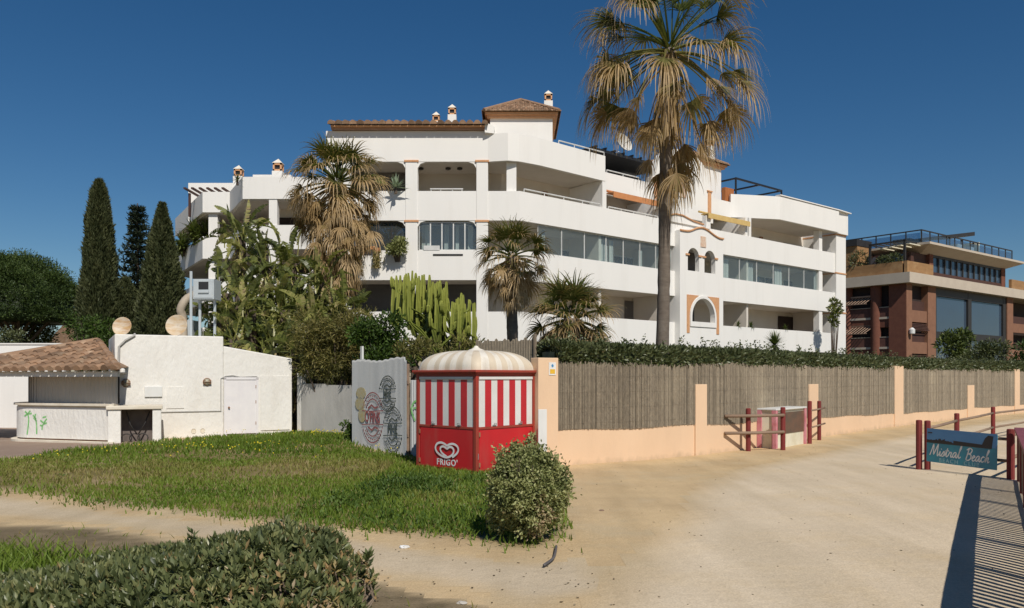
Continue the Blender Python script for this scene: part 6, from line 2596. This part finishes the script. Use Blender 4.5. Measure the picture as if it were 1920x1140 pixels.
def palm(label, x, y, z0, zc, r0, r1, fronds, lean=(0, 0), skirt=0, skirt_len=2, seed=1, Lp=1.4, Lf=1.0, crown_tan=.5, group='fan palms', nseg=26, shag=0, flare=1.3, droop=0, sk_el=(-48, -78), sk_L=(.62, .9), dead_pt=.8, wild=0):
    rnd = random.Random(seed)
    t = thing('palm_tree', label, 'palm tree', (x, y, z0), group)
    n = 40
    pts, rs = [], []
    for i in range(n + 1):
        f = i / n
        b = lean[0] * (f - 1), lean[1] * (f - 1)
        pts.append((x + b[0] + .02 * math.sin(f * 7), y + b[1], z0 + (zc - z0) * f))
        rs.append((r0 * (1 + (flare - 1) * max(0, 1 - f * 6)) * (1 - f) + r1 * f) * (1 + .03 * (i % 2)) * (1 + .03 * rnd.gauss(0, 1)))
    mb = MB()
    mb.tube(pts, rs, 14)
    mb.build('trunk', 'trunk', t, smooth=True)
    fr, dead = Fronds(), Fronds()
    for i in range(fronds):
        f = (i + rnd.random()) / fronds                     # 0 youngest, upright; 1 oldest, hanging
        az = i * 2.39996 + rnd.gauss(0, .25 + .35 * wild)
        el = math.radians(82 - 118 * f ** .85 + rnd.gauss(0, 8))
        tone = .10 + .5 * max(0, f - .45) * (2 * crown_tan) + .1 * rnd.random()
        tip = min(1, .35 + crown_tan * .9 * f ** .5 + .15 * rnd.random())
        if f < .2:
            tip *= .65
        b = (x + .12 * math.cos(az) * r1 / .2, y + .12 * math.sin(az), zc + .25 - .5 * f)
        frond(fr, b, az, el, Lp * rnd.uniform(.8, 1.15) * (.55 + .45 * min(1, f * 2)), Lf * rnd.uniform(.85, 1.15), tone, tip, .22 + .75 * f + .2 * rnd.random() + droop * (.3 + f), nseg, rnd.uniform(1.1, 1.8) if wild else 1.75, rnd, .25 + .35 * f + (rnd.uniform(-.1, .35) if wild else 0), .12 + .3 * f)
    fr.build('crown', 'fan', t)
    for i in range(skirt):
        f = (i + .5) / skirt
        az = i * 2.39996 + rnd.gauss(0, .3)
        el = math.radians(sk_el[0] + (sk_el[1] - sk_el[0]) * f ** .8 + rnd.gauss(0, 7))
        zz = zc - .1 - f * skirt_len
        frond(dead, (x + r1 * math.cos(az), y + r1 * math.sin(az), zz), az, el, Lp * sk_L[0] * rnd.uniform(.6, 1.1), Lf * sk_L[1] * rnd.uniform(.75, 1.1), dead_pt * rnd.uniform(.7, 1.1), .72 + .28 * rnd.random(), 1.5, max(14, nseg - 8), 1.05, rnd, .8, .6)
    for i in range(shag):                                  # fibre and thin dead strands hugging the trunk top
        az, zz = rnd.uniform(0, 2 * PI), zc - rnd.random() ** 1.2 * skirt_len * 1.25
        L = rnd.uniform(.4, 1.1)
        rr = r1 * rnd.uniform(1.0, 1.5)
        p = Vector((x + rr * math.cos(az), y + rr * math.sin(az), zz))
        s_ = Vector((-math.sin(az), math.cos(az), 0)) * rnd.uniform(.015, .04)
        q = p + Vector((math.cos(az) * rnd.uniform(.02, .22), math.sin(az) * .1, -L))
        dead.quad(p - s_, p + s_, q + s_ * .3, q - s_ * .3, rnd.uniform(.45, .95))
    if dead.V:
        dead.build('dead_fronds', 'fan', t)
    return t


palm('tall slim fan palm rising above the boundary hedge and out of the frame', 4.52, 23, garden_z(4.5, 23) - .1, 11.4, .18, .16, 54, lean=(.25, 0), skirt=20, skirt_len=1.9, seed=7, Lp=2.1, Lf=1.34, crown_tan=.76, nseg=40, shag=230, droop=.85, sk_el=(-28, -80), sk_L=(1.0, .95), dead_pt=.66, wild=1)
palm('shaggy fan palm with a thick skirt of dead fronds before the left facade', ray(632) * 33, 33, 1.2, 10.0, .3, .24, 58, lean=(.1, 0), skirt=120, skirt_len=2.9, seed=8, Lp=1.35, Lf=1.0, crown_tan=.9, nseg=26, shag=420, droop=.5, sk_el=(-2, -78), sk_L=(1.15, 1.05), dead_pt=.7)
palm('medium fan palm standing where the two white facades meet', ray(960) * 28, 28, garden_z(0, 28) - .1, 6.2, .2, .17, 40, skirt=30, skirt_len=.8, seed=12, Lp=.85, Lf=.72, crown_tan=.85, nseg=24, shag=90, droop=.4, sk_el=(5, -70), sk_L=(1.0, .95))
palm('short spiky palm with a stout trunk just behind the hedge', ray(1072) * 23, 23, garden_z(1.7, 23) - .1, 3.65, .22, .24, 60, seed=15, Lp=.72, Lf=.72, crown_tan=.6, nseg=26, skirt=18, skirt_len=.5, shag=90, sk_el=(0, -40), sk_L=(.9, .8))


# ================================================================== conifers
def cypress(label, x, y, z0, z1, rmax, seed, prof, n=42000, name='cypress_tree', m='cyp', cat='cypress', group=None):
    t = thing(name, label, cat, (x, y, z0), group)
    lv = Leaves()
    rs = np.random.RandomState(seed)
    f = rs.rand(n) ** 1.1
    az = rs.rand(n) * 2 * PI
    R_ = np.interp(f, [p[0] for p in prof], [p[1] for p in prof]) * rmax
    lump = 1 + .10 * np.sin(az * 5 + f * 14 + seed) + .08 * np.sin(az * 9 - f * 31) + .05 * np.sin(az * 3 + f * 50)
    rr = R_ * lump * (1 - .35 * rs.rand(n) ** 2)
    P = np.stack([x + rr * np.cos(az), y + rr * np.sin(az), z0 + .2 + f * (z1 - z0)], 1)
    D = unit(np.stack([.45 * np.cos(az), .45 * np.sin(az), np.ones(n)], 1) + rs.normal(scale=.3, size=(n, 3)))
    cl = np.sin(az * 5 + f * 23) * .5 + np.sin(az * 11 - f * 47) * .5
    lv.leaves(P, D, (z1 - z0) * .021 * (.6 + .8 * rs.rand(n)), rmax * .065 * (.6 + .8 * rs.rand(n)), .42 + .2 * cl + .3 * (rs.rand(n) - .5), .3)
    lv.build('crown', m, t)
    mb = MB()
    mb.tube([(x, y, z0 - .3), (x, y, z0 + (z1 - z0) * .8)], [rmax * .16, .04], 8)
    mb.build('trunk', 'bark', t)
    mb = MB(T=Matrix.Translation((x, y, z0)))
    mb.lathe([(max(.02, np.interp(q, [p[0] for p in prof], [p[1] for p in prof]) * rmax * .66), .2 + q * (z1 - z0) * .97) for q in np.linspace(0, 1, 14)], 14, .12, cap=True)  # solid dark core added inside the crown to stop see-through
    mb.build('dark_core', m, t, smooth=True)
    return t


CP = [(0, .62), (.1, .85), (.3, 1), (.5, .90), (.56, .80), (.70, .66), (.85, .50), (.95, .30), (1, .03)]
cypress('tallest column-shaped cypress, left of the three dark conifers', ray(186) * 44, 44, .3, zat(349, 44), 1.02, 3, CP)
cypress('broad pointed cypress beside the left balconies', ray(304) * 41, 41, .4, zat(393, 41), 1.28, 4, [(0, .7), (.15, 1), (.35, .95), (.55, .78), (.75, .5), (.9, .25), (1, .03)])
cypress('low dark bushy conifer filling the gap between the two cypresses', ray(236) * 45, 45, .3, zat(530, 45), 1.25, 6, [(0, .9), (.3, 1), (.6, .85), (.85, .5), (1, .1)], 22000, 'conifer_bush', 'cyp', 'conifer')
t = thing('conifer_tree', 'dark open-branched conifer between the two cypresses', 'conifer', (ray(258) * 47, 47, .3))
x, y, z1 = ray(258) * 47, 47, zat(381, 47)
lv = Leaves()
mb = MB()
mb.tube([(x, y, 0), (x, y, z1)], [.2, .03], 8)
mb.build('trunk', 'bark', t)
z = 3.5
k = 0
while z < z1 - .15:
    f = (z - 3.5) / (z1 - 3.5)
    Lb = (1.45 * (1 - f) ** .75 + .18)
    for j in range(7):
        az = j * 2 * PI / 7 + k * .5 + random.gauss(0, .15)
        n = int(30 + 40 * Lb)
        tt = RS.rand(n)
        L2 = Lb * random.uniform(.7, 1.15)
        P = np.stack([x + np.cos(az) * tt * L2, y + np.sin(az) * tt * L2, z + .28 * L2 * tt ** 2 - .12 * tt * L2], 1) + RS.normal(scale=.05, size=(n, 3))
        D = unit(np.stack([np.full(n, math.cos(az)) * .7, np.full(n, math.sin(az)) * .7, np.full(n, .45)], 1) + RS.normal(scale=.55, size=(n, 3)))
        lv.leaves(P, D, .24 + .1 * RS.rand(n), .07 * np.ones(n), .3 + .6 * RS.rand(n) * tt)
    z += .33 + .25 * (1 - f)
    k += 1
lv.build('crown', 'spruce', t)

# umbrella pine on the far left
x, y = ray(20) * 58, 58
t = thing('umbrella_pine', 'wide rounded umbrella pine at the left edge of the photograph', 'pine tree', (x, y, 0))
lv = Leaves()
rnd = random.Random(21)
for i in range(230):
    a, q = rnd.uniform(0, 2 * PI), rnd.random() ** .5
    cx, cy = 4.7 * q * math.cos(a), 4.6 * q * math.sin(a)
    dome = math.sqrt(max(0, 1 - q * q))
    cz = 5.6 + 4.9 * dome * rnd.choice((rnd.uniform(.2, 1), 1.0, .96)) + .12 * math.sin(cx * 3) + rnd.uniform(-.2, .2)
    r = rnd.uniform(.8, 1.15)
    clump(lv, (x + cx, y + cy, cz), (r, r, r * .62), 460, .20, .055, .32 + .28 * dome * rnd.random(), .25, .5, .35)
lv.build('crown', 'pine', t)
mb = MB(T=Matrix.Translation((x, y, 5.9)) @ Matrix.Diagonal((1, .95, 1, 1)))
mb.lathe([(4.3 * math.cos(q), 3.9 * math.sin(q)) for q in np.linspace(0, PI / 2, 8)], 20, .05, cap=True)  # added dark solid that keeps the sky from showing through the crown
mb.build('dark_core', 'pine', t, smooth=True)
mb = MB()
mb.tube([(x + .8, y, 0), (x + .7, y, 3.5), (x + .2, y, 6.5)], [.34, .28, .2], 10)
for i in range(9):
    a = i * .75
    mb.tube([(x + .6, y, 3.6 + .15 * i), (x + .6 + 1.6 * math.cos(a), y + 1.6 * math.sin(a), 5.4 + .15 * i), (x + .6 + 3.2 * math.cos(a), y + 3.2 * math.sin(a), 7 + .1 * i)], [.11, .07, .03], 6)
mb.build('trunk', 'bark', t)


def shrub(name, label, cat, clumps, m, n, L, W, base=.45, spread=.3, stem=None, up=.3, group=None, shell=.35, parent_loc=None, out=1.0):
    t = thing(name, label, cat, parent_loc or (clumps[0][0][0], clumps[0][0][1], 0), group)
    lv = Leaves()
    for c, r in clumps:
        clump(lv, c, r, int(n * (r[0] * r[2]) ** .8), L, W, base + random.gauss(0, .06), spread, up, shell, out)
    lv.build('foliage', m, t)
    mb = MB()
    gx_, gy_ = sum(c[0] for c, r in clumps) / len(clumps), sum(c[1] for c, r in clumps) / len(clumps) + .4
    gz_ = parent_loc[2] - .3 if parent_loc else (garden_z(gx_, gy_) - .2 if gy_ > 20 else 0)
    for c, r in clumps[:14]:
        mb.tube([(gx_ + .3 * (c[0] - gx_), gy_ + .3 * (c[1] - gy_), gz_), (c[0], c[1], c[2])], [.05, .02], 5)
    mb.build('stem', 'bark', t)
    return t


def at(px, py, Y):
    return (ray(px) * Y, Y, zat(py, Y))


def blob(px, py, Y, rx, rz, ry=None):                      # clump from photo size at distance Y
    return (at(px, py, Y), (rx * Y / F, (ry or rx) * Y / F, rz * Y / F))


rnd = random.Random(33)
cl = [blob(min(745, max(575, rnd.gauss(640, 42))), rnd.uniform(598, 696), 26.9 + rnd.uniform(-.3, .9), rnd.uniform(26, 40), rnd.uniform(18, 28)) for i in range(38)]
shrub('overgrown_shrub', 'big overgrown brownish shrub spilling over the grey garden wall', 'shrub', cl, 'shrubb', 900, .17, .035, .5, .35, up=.1)
cl = [blob(rnd.gauss(705, 24), rnd.uniform(600, 690), 25.2 + rnd.uniform(-.4, .4), rnd.uniform(22, 34), rnd.uniform(18, 28)) for i in range(20)]
shrub('green_shrub', 'dense fresh green shrub behind the corrugated panel', 'shrub', cl, 'shrubg', 1000, .14, .06, .45, .35)
cl = [blob(rnd.uniform(745, 900), rnd.uniform(640, 690), 23.5 + rnd.uniform(-.5, .5), rnd.uniform(18, 26), rnd.uniform(14, 22)) for i in range(16)]
shrub('low_shrub', 'low dry shrubs under the candelabra cactus behind the kiosk', 'shrub', cl, 'shrubb', 900, .14, .04, .4, .35)
cl = [blob(rnd.uniform(572, 655), rnd.uniform(690, 712), 26.7, rnd.uniform(16, 24), rnd.uniform(10, 16)) for i in range(9)]
shrub('hanging_undergrowth', 'dark dry undergrowth hanging at the foot of the overgrown shrub', 'shrub', cl, 'shrubb', 900, .15, .03, .2, .25, up=-.5)
cl = [blob(rnd.uniform(140, 215), rnd.uniform(605, 640), 40, rnd.uniform(20, 32), rnd.uniform(14, 22)) for i in range(8)]
shrub('green_shrub', 'bright green shrub at the foot of the tallest cypress', 'shrub', cl, 'shrubg', 520, .16, .07, .5, .3)
cl = [blob(rnd.uniform(0, 32), rnd.uniform(625, 645), 50, 22, 16) for i in range(5)]
shrub('clipped_shrub', 'rounded grey-green shrub beneath the pine, behind the white wall', 'shrub', cl, 'hedge', 400, .2, .08, .45, .3)
cl = [blob(rnd.uniform(38, 92), rnd.uniform(600, 640), 62, 24, 20) for i in range(8)]
shrub('yellow_green_shrub', 'yellow-green shrub in sun beyond the pine trunk', 'shrub', cl, 'yucca', 300, .35, .09, .5, .3)
cl = [blob(rnd.uniform(644, 662), rnd.uniform(795, 832), 22.9, 9, 14) for i in range(4)]
shrub('small_shrub', 'small leafy shrub at the left foot of the corrugated panel', 'shrub', cl, 'weed', 1500, .1, .05, .35, .25)
# planting before the hotel
cl = [blob(rnd.gauss(1790, 16), rnd.uniform(630, 672), 60, rnd.uniform(12, 18), rnd.uniform(10, 15)) for i in range(12)]
shrub('yellow_green_tree', 'round yellow-green tree in front of the hotel glass wall', 'tree', cl, 'yucca', 420, .3, .12, .35, .4)
cl = [blob(rnd.uniform(1815, 1885), rnd.uniform(645, 680), 58, rnd.uniform(14, 22), rnd.uniform(10, 16)) for i in range(12)]
shrub('dark_shrub', 'dull green shrubs right of the yellow-green tree by the hotel', 'shrub', cl, 'hedge', 420, .28, .08, .35, .3)
cl = [blob(rnd.uniform(1905, 1960), rnd.uniform(640, 690), 56, rnd.uniform(14, 22), rnd.uniform(10, 18)) for i in range(7)]
shrub('dark_shrub', 'dark shrub at the right edge in front of the hotel', 'shrub', cl, 'shrubg', 420, .28, .1, .2, .2)


# ---- hedge along the boundary wall
def hedge():
    t = thing('hedge', 'clipped dark green hedge growing along the top of the reed-screened wall', 'hedge', (*wpt(2)[:2], 1.5))
    lv = Leaves()
    n = 46000
    sA, sB = ws(1052), WL[-1] - 12
    f = RS.rand(n) ** 1.7
    s = sA + (sB - sA) * f
    ang = RS.rand(n) * 2 * PI
    bl = 1 + .16 * fbm(s * 1.1, ang * .0, 91) + .12 * fbm(s * 3.2, np.cos(ang) * 1.5, 92)
    rr = (1 - .4 * RS.rand(n) ** 2) * bl
    off = -.52 + .52 * np.cos(ang) * rr
    hz = 2.42 + .29 * np.sign(np.sin(ang)) * np.abs(np.sin(ang)) ** .8 * rr + .05 * np.exp(-(s - sA))
    xy = np.array([wpt(a, b) for a, b in zip(s, off)])
    P = np.stack([xy[:, 0], xy[:, 1], hz], 1)
    nx_, ny_ = np.sin(xy[:, 2]), -np.cos(xy[:, 2])
    D = unit(np.stack([nx_ * np.cos(ang), ny_ * np.cos(ang), np.sin(ang) + .3], 1) + RS.normal(scale=.6, size=(n, 3)))
    sc = 1 + .012 * (s - sA)
    cl_ = fbm(s * 2.5, ang * 1.3, 93)
    lv.leaves(P, D, (.085 + .05 * RS.rand(n)) * sc, (.045 + .02 * RS.rand(n)) * sc, .42 + .2 * cl_ + .3 * (RS.rand(n) - .5))
    k = 260                                                # straggling shoots above the top
    s = sA + (sB - sA) * RS.rand(k) ** 1.7
    for i in range(k):
        x, y, a = wpt(s[i], -.5 + .4 * (RS.rand() - .5))
        m_ = 9
        h = np.linspace(0, .10 + .2 * RS.rand() ** 2, m_)
        lv.leaves(np.stack([np.full(m_, x), np.full(m_, y), 2.74 + h], 1), unit(RS.normal(size=(m_, 3)) * [1, 1, .4] + [0, 0, .5]), .09, .045, .3 + .4 * RS.rand(m_))
    lv.build('foliage', 'hedge', t)
    mb = MB()
    pts = [wpt(q, -.52)[:2] for q in np.arange(sA, sB, 1.0)]
    ring = []
    for p in pts:
        ring.append(p)
    band(mb, ring, .5, 1.6, 2.55, -.25, .05)
    mb.build('inner_growth', 'hedge', t)


hedge()

# ---- candelabra euphorbia
ex_, ey_ = ray(800) * 27, 27
t = thing('candelabra_cactus', 'bright yellow-green candelabra cactus with upright arms behind the kiosk', 'cactus', (ex_, ey_, 1))
rnd = random.Random(17)
arms, stems = MB(), MB()


def rib_tube(mb, pts, r, v0, v1):
    """four-ribbed upright stem"""
    n = 8
    vs, fs, var = [], [], []
    for i, p in enumerate(pts):
        f = i / (len(pts) - 1)
        k = r * (1 - .55 * max(0, (f - .85) / .15)) * (1 + .06 * math.sin(i * 2.1))
        for q in range(n):
            a = 2 * PI * q / n + .4
            rr = k * (1.15 if q % 2 == 0 else .62)
            vs.append((p[0] + rr * math.cos(a), p[1] + rr * math.sin(a), p[2]))
    for i in range(len(pts) - 1):
        for q in range(n):
            fs.append((i * n + q, i * n + (q + 1) % n, (i + 1) * n + (q + 1) % n, (i + 1) * n + q))
            var.append(min(1, max(0, v0 + (v1 - v0) * i / (len(pts) - 1) + rnd.gauss(0, .06))))
    fs.append(tuple((len(pts) - 1) * n + q for q in range(n)))
    var.append(v1)
    mb.add(vs, fs, var)


for i in range(72):
    px = rnd.uniform(735, 890)
    top_py = float(np.interp(px, [735, 760, 800, 830, 860, 890], [535, 522, 526, 548, 568, 575])) + rnd.gauss(0, 9)
    Y0 = 27 + rnd.uniform(-.8, .8)
    x1_, z1_ = ray(px) * Y0, zat(top_py, Y0)
    bx_0 = ray(rnd.choice((775, 800, 828, 856)) + rnd.gauss(0, 4)) * 27
    h = rnd.uniform(.5, 1.3)
    zb_ = max(2.6, z1_ - h - abs(x1_ - bx_0) * .8)
    kx = (x1_ - bx_0)
    pts = smooth_pts([(bx_0 + kx * .15, Y0, max(1.4, zb_ - .7)), (bx_0 + kx * .55, Y0, zb_ - .1), (bx_0 + kx * .93, Y0, zb_ + .3 * h), (x1_, Y0, zb_ + .6 * h), (x1_ + rnd.gauss(0, .02), Y0, z1_)], 4)
    rib_tube(arms, pts, .058, .05, .9)
    for q in range(rnd.choice((0, 1, 1, 2))):              # side arms leaving the main ones and turning upright
        p = pts[rnd.randint(len(pts) // 2, len(pts) - 4)]
        a = rnd.uniform(0, 2 * PI)
        r = rnd.uniform(.14, .34)
        hh = rnd.uniform(.3, .75)
        rib_tube(arms, smooth_pts([p, (p[0] + r * .8 * math.cos(a), p[1] + r * .8 * math.sin(a), p[2] + .08), (p[0] + r * math.cos(a), p[1] + r * math.sin(a), p[2] + .25), (p[0] + r * 1.05 * math.cos(a), p[1] + r * math.sin(a), p[2] + hh)], 3), .05, .35, .95)
arms.build('arms', 'euph', t)
for px in (775, 800, 828, 856):
    stems.tube([(ray(px) * 27, 27, .8), (ray(px) * 27 + .05, 27, 2.6)], [.16, .1], 8)
stems.build('trunk', 'bark', t)

# ---- small branching tree at the far right end of the facade
cl = [blob(px, py, 57, rx, ry) for px, py, rx, ry in ((1563, 566, 6, 6), (1572, 572, 5, 5), (1560, 578, 7, 6), (1574, 584, 5, 5), (1566, 592, 7, 6), (1558, 598, 5, 4), (1566, 606, 5, 5))]
shrub('branching_cactus', 'tall branched green cactus at the right end of the white building', 'cactus', [(c, r) for c, r in cl], 'stre', 1100, .22, .10, .3, .3, parent_loc=(ray(1565) * 57, 57, 2.5))


# ---- spiky rosettes (yucca, agave)
def rosette(lv, c, n, L, W, rs, e0=-.2, e1=1.5, base=.5, bend=.5):
    for i in range(n):
        f = i / n
        az = i * 2.39996
        el = e0 + (e1 - e0) * f ** .8 + rs.gauss(0, .1)
        d_ = Vector((math.cos(el) * math.cos(az), math.cos(el) * math.sin(az), math.sin(el)))
        s_ = Vector((-math.sin(az), math.cos(az), 0))
        p = Vector(c)
        l = L * rs.uniform(.75, 1.1)
        V, Fc = [], []
        m_ = 5
        for k in range(m_ + 1):
            q = k / m_
            w = W * (.7 + .6 * q if q < .4 else max(.03, 1.2 * (1 - q) + .12 * (1 - q)))
            V += [tuple(p - s_ * w / 2), tuple(p + s_ * w / 2)]
            p = p + d_ * l / m_
            d_ = (d_ + Vector((0, 0, -bend / m_))).normalized()
        b = 0
        for k in range(m_):
            Fc += [(2 * k, 2 * k + 1, 2 * k + 3), (2 * k, 2 * k + 3, 2 * k + 2)]
        lv.add(np.array(V), np.array(Fc), np.full(len(Fc), min(1, max(0, base + rs.gauss(0, .2)))))


def rosette_plant(name, label, cat, c, n, L, W, m, stem=.4, e0=-.2, base=.5, bend=.5, group=None, heads=1):
    t = thing(name, label, cat, (c[0], c[1], c[2] - stem), group)
    lv = Leaves()
    for h in range(heads):
        rosette(lv, (c[0] + rnd.gauss(0, .3) * (h > 0), c[1] + rnd.gauss(0, .2) * (h > 0), c[2] - .25 * h), n, L, W, rnd, e0, 1.5, base, bend)
    lv.build('leaves', m, t)
    mb = MB()
    mb.tube([(c[0], c[1], c[2] - stem), (c[0], c[1], c[2])], [.09, .06], 8)
    mb.build('trunk', 'bark', t)


rosette_plant('yucca', 'round green yucca above the hedge in front of the right facade', 'yucca', at(1452, 646, 33), 170, .62, .055, 'yucca', 1.4, -.7, .45, .25)
rosette_plant('agave', 'pale green agave on the top balcony beside the shaggy palm', 'agave', at(742, 352, 39.6), 26, .75, .16, 'agave', .3, -.1, .5, .3)
rosette_plant('potted_agave', 'dark green potted plant on the parapet below the far left chimney', 'plant', at(445, 338, 48.9), 40, .55, .06, 'yucca', .3, -.4, .2)
for px, py, l in ((364, 430, 'yellow-green broad plant on the upper balcony of the left wing'), (388, 432, 'bushy yellow-green plant at the corner of the upper left balcony'), (345, 452, 'leafy plant at the far end of the left side balcony')):
    rosette_plant('balcony_plant', l, 'plant', at(px, py + 8, 55 if px > 350 else 58), 60, 1.2, .26, 'yucca', .8, -.1, .5, .9, 'plants on the left balconies', 3)
# round shrub, trailing pots and box on the middle left balcony
cl = [blob(rnd.gauss(745, 9), rnd.uniform(452, 472), 39.5, 11, 9) for i in range(9)]
shrub('balcony_shrub', 'round grey-green shrub growing over the middle balcony parapet', 'shrub', cl, 'bush', 1100, .16, .06, .4, .3, parent_loc=at(745, 478, 39.5))
for px, l, b in ((672, 'long trailing green plant hanging down the white parapet near the palm', .35), (706, 'shorter rust-tinged trailing plant hanging down the white parapet', .75)):
    t = thing('hanging_plant', l, 'plant', at(px, 470, 39.75), 'trailing plants on the left parapet')
    lv = Leaves()
    n = 500
    z0_, z1_ = zat(506 if px == 672 else 500, 39.7), zat(468, 39.7)
    zz = z0_ + (z1_ - z0_) * RS.rand(n)
    P = np.stack([ray(px) * 39.7 + RS.normal(scale=.09, size=n), 39.78 - .16 * RS.rand(n), zz], 1)
    lv.leaves(P, unit(RS.normal(size=(n, 3)) * .5 + [0, -.2, -1]), .16, .05, b + .2 * RS.normal(size=n))
    lv.build('foliage', 'shrubb' if b > .5 else 'hedge', t)
    mb = MB(T=Matrix.Translation((ray(px) * 39.7, 39.8, z1_ - .02)))
    mb.lathe([(.14, -.1), (.19, .12), (.2, .12)], 12)
    mb.build('pot', 'pot', t)
for px, py, l in ((1384, 622, 'small potted plant at the left end of the lowest right-hand terrace'), (1408, 624, 'trailing potted plant on the lowest terrace right of the arched bay'), (1472, 628, 'low green potted plant on the lowest terrace before the dark room')):
    Y0 = R.p(R.s(px, -.1), -.1)[1]
    c_ = at(px, py, Y0)
    rosette_plant('terrace_plant', l, 'plant', (c_[0], c_[1], 5.32), 30, .42, .09, 'yucca', .12, -.4, .3, .8, 'plants on the lowest terrace parapet')
X0 = at(684, 466, 39.8)
mb = MB()
mb.box((X0[0] - .5, 39.75, 8.3), (X0[0] + .5, 39.95, 8.45))
o = mb.build('planter_box', 'orange')
tag(o, 'orange planter box on the parapet between the two trailing plants', 'planter')


# ---- giant bird-of-paradise grove
def paddle(fr, base, az, el, Lp, Lb, W, tone, rnd, droop=.7):
    d_ = Vector((math.cos(el) * math.cos(az), math.cos(el) * math.sin(az), math.sin(el)))
    s_ = Vector((-math.sin(az), math.cos(az), 0))
    p = Vector(base)
    for i in range(5):
        q = p + d_ * (Lp / 5)
        for k in (s_, d_.cross(s_)):
            fr.quad(p - k * .028, p + k * .028, q + k * .024, q - k * .024, max(0, min(1, tone * .6 + .3)))
        p = q
        d_ = (d_ + Vector((0, 0, -.06))).normalized()
    roll = rnd.gauss(0, .7)
    nr = d_.cross(s_)
    s_ = (s_ * math.cos(roll) + nr * math.sin(roll)).normalized()
    n = 15
    up = s_.cross(d_).normalized()
    tear = [rnd.random() < .3 for _ in range(2 * n)]
    for i in range(n):
        t = (i + .5) / n
        w = W * (math.sin(PI * min(1, (t * .9 + .08)) ** .85)) ** .6 * .5
        q = p + d_ * (Lb / n)
        for sg, td in ((1, tear[i]), (-1, tear[n + i])):
            fold = .28 + .2 * rnd.random() + (.5 if td else 0)
            o1 = (s_ * sg - up * fold + d_ * .15).normalized() * w
            g_ = .97 if not td else .72
            v = max(0, min(1, tone + rnd.gauss(0, .09)))
            a, b = p, p + (q - p) * 1.0
            fr.quad(a, b, b + o1 - d_ * (1 - g_) * Lb / n, a + o1, v)
        p = q
        d_ = (d_ + Vector((0, 0, -droop / n))).normalized()


grove = [  # px, crown py, distance, leaves, leaf length, label
    (452, 425, 31.5, 19, 1.35, 'tallest bird-of-paradise plant standing clear against the left wing'),
    (425, 530, 30.0, 15, 1.15, 'bird-of-paradise plant just right of the raised metal box'),
    (500, 478, 31.0, 19, 1.30, 'bird-of-paradise plant in front of the left wing, right of the tallest one'),
    (548, 470, 31.6, 18, 1.30, 'bird-of-paradise plant touching the dead skirt of the shaggy palm'),
    (470, 560, 29.4, 20, 1.30, 'dense bird-of-paradise plant above the step of the white bar wall'),
    (535, 560, 29.8, 20, 1.35, 'dense bird-of-paradise plant in the middle of the green thicket'),
    (600, 505, 30.5, 18, 1.30, 'bird-of-paradise plant at the foot of the shaggy palm trunk'),
    (592, 585, 29.0, 18, 1.25, 'bird-of-paradise plant just above the overgrown brown shrub'),
    (650, 560, 30.0, 15, 1.15, 'pale bird-of-paradise plant right of the shaggy palm trunk'),
    (500, 630, 28.9, 18, 1.15, 'low bird-of-paradise plant drooping over the sloping bar wall'),
    (440, 612, 28.8, 15, 1.1, 'low bird-of-paradise plant behind the stepped corner of the bar wall'),
    (556, 640, 28.7, 15, 1.1, 'low bird-of-paradise plant left of the overgrown brown shrub'),
    (405, 585, 29.4, 10, 1.0, 'small ragged bird-of-paradise plant beneath the raised metal box'),
]
for gi, (px, py, Y0, nl, Lb, lab) in enumerate(grove):
    rnd = random.Random(100 + gi)
    x, y, zc = at(px, py, Y0)
    t = thing('bird_of_paradise_plant', lab, 'plant', (x, y, .4), 'giant bird-of-paradise thicket')
    fr, dd_ = Fronds(), Fronds()
    nl, Lb = int(nl * 1.7), Lb * .72
    for i in range(nl):
        f = i / nl
        az = i * 2.39996 + rnd.gauss(0, .3)
        el = math.radians(88 - 112 * f + rnd.gauss(0, 11))
        zb_ = zc - .3 - rnd.random() * .9 * (.6 + f)
        paddle(fr, (x + rnd.gauss(0, .2), y + rnd.gauss(0, .2), zb_), az, el, rnd.uniform(.3, .85), Lb * rnd.uniform(.7, 1.15), .36 * rnd.uniform(.75, 1.15), rnd.choice((.15, .25, .3, .4, .5, .65, .8)) + (.1 if px == 650 else 0), rnd, .6 + 1.0 * f)
    for i in range(int(nl * .7)):
        az = rnd.uniform(0, 6.28)
        paddle(dd_, (x + rnd.gauss(0, .2), y + rnd.gauss(0, .15), zc - .3 - 1.9 * rnd.random()), az, math.radians(rnd.uniform(-80, 0)), rnd.uniform(.3, .6), Lb * .8, .2, rnd.choice((.72, .85, .95)), rnd, 1.6)
    fr.build('leaves', 'stre', t)
    dd_.build('dead_leaves', 'stre', t)
    mb = MB()
    for k in range(3):
        mb.tube([(x + .25 * (k - 1), y + .1 * k, .2), (x + .12 * (k - 1), y, zc - .4)], [.10, .065], 7)
    mb.build('trunk', 'bark', t)
rnd = random.Random(55)
cl = [blob(rnd.uniform(420, 660), rnd.uniform(560, 690), 30.6, rnd.uniform(20, 34), rnd.uniform(18, 30)) for i in range(34)]
shrub('dark_undergrowth', 'dark green undergrowth filling the bird-of-paradise thicket', 'shrub', cl, 'stre', 420, .24, .09, .3, .35)
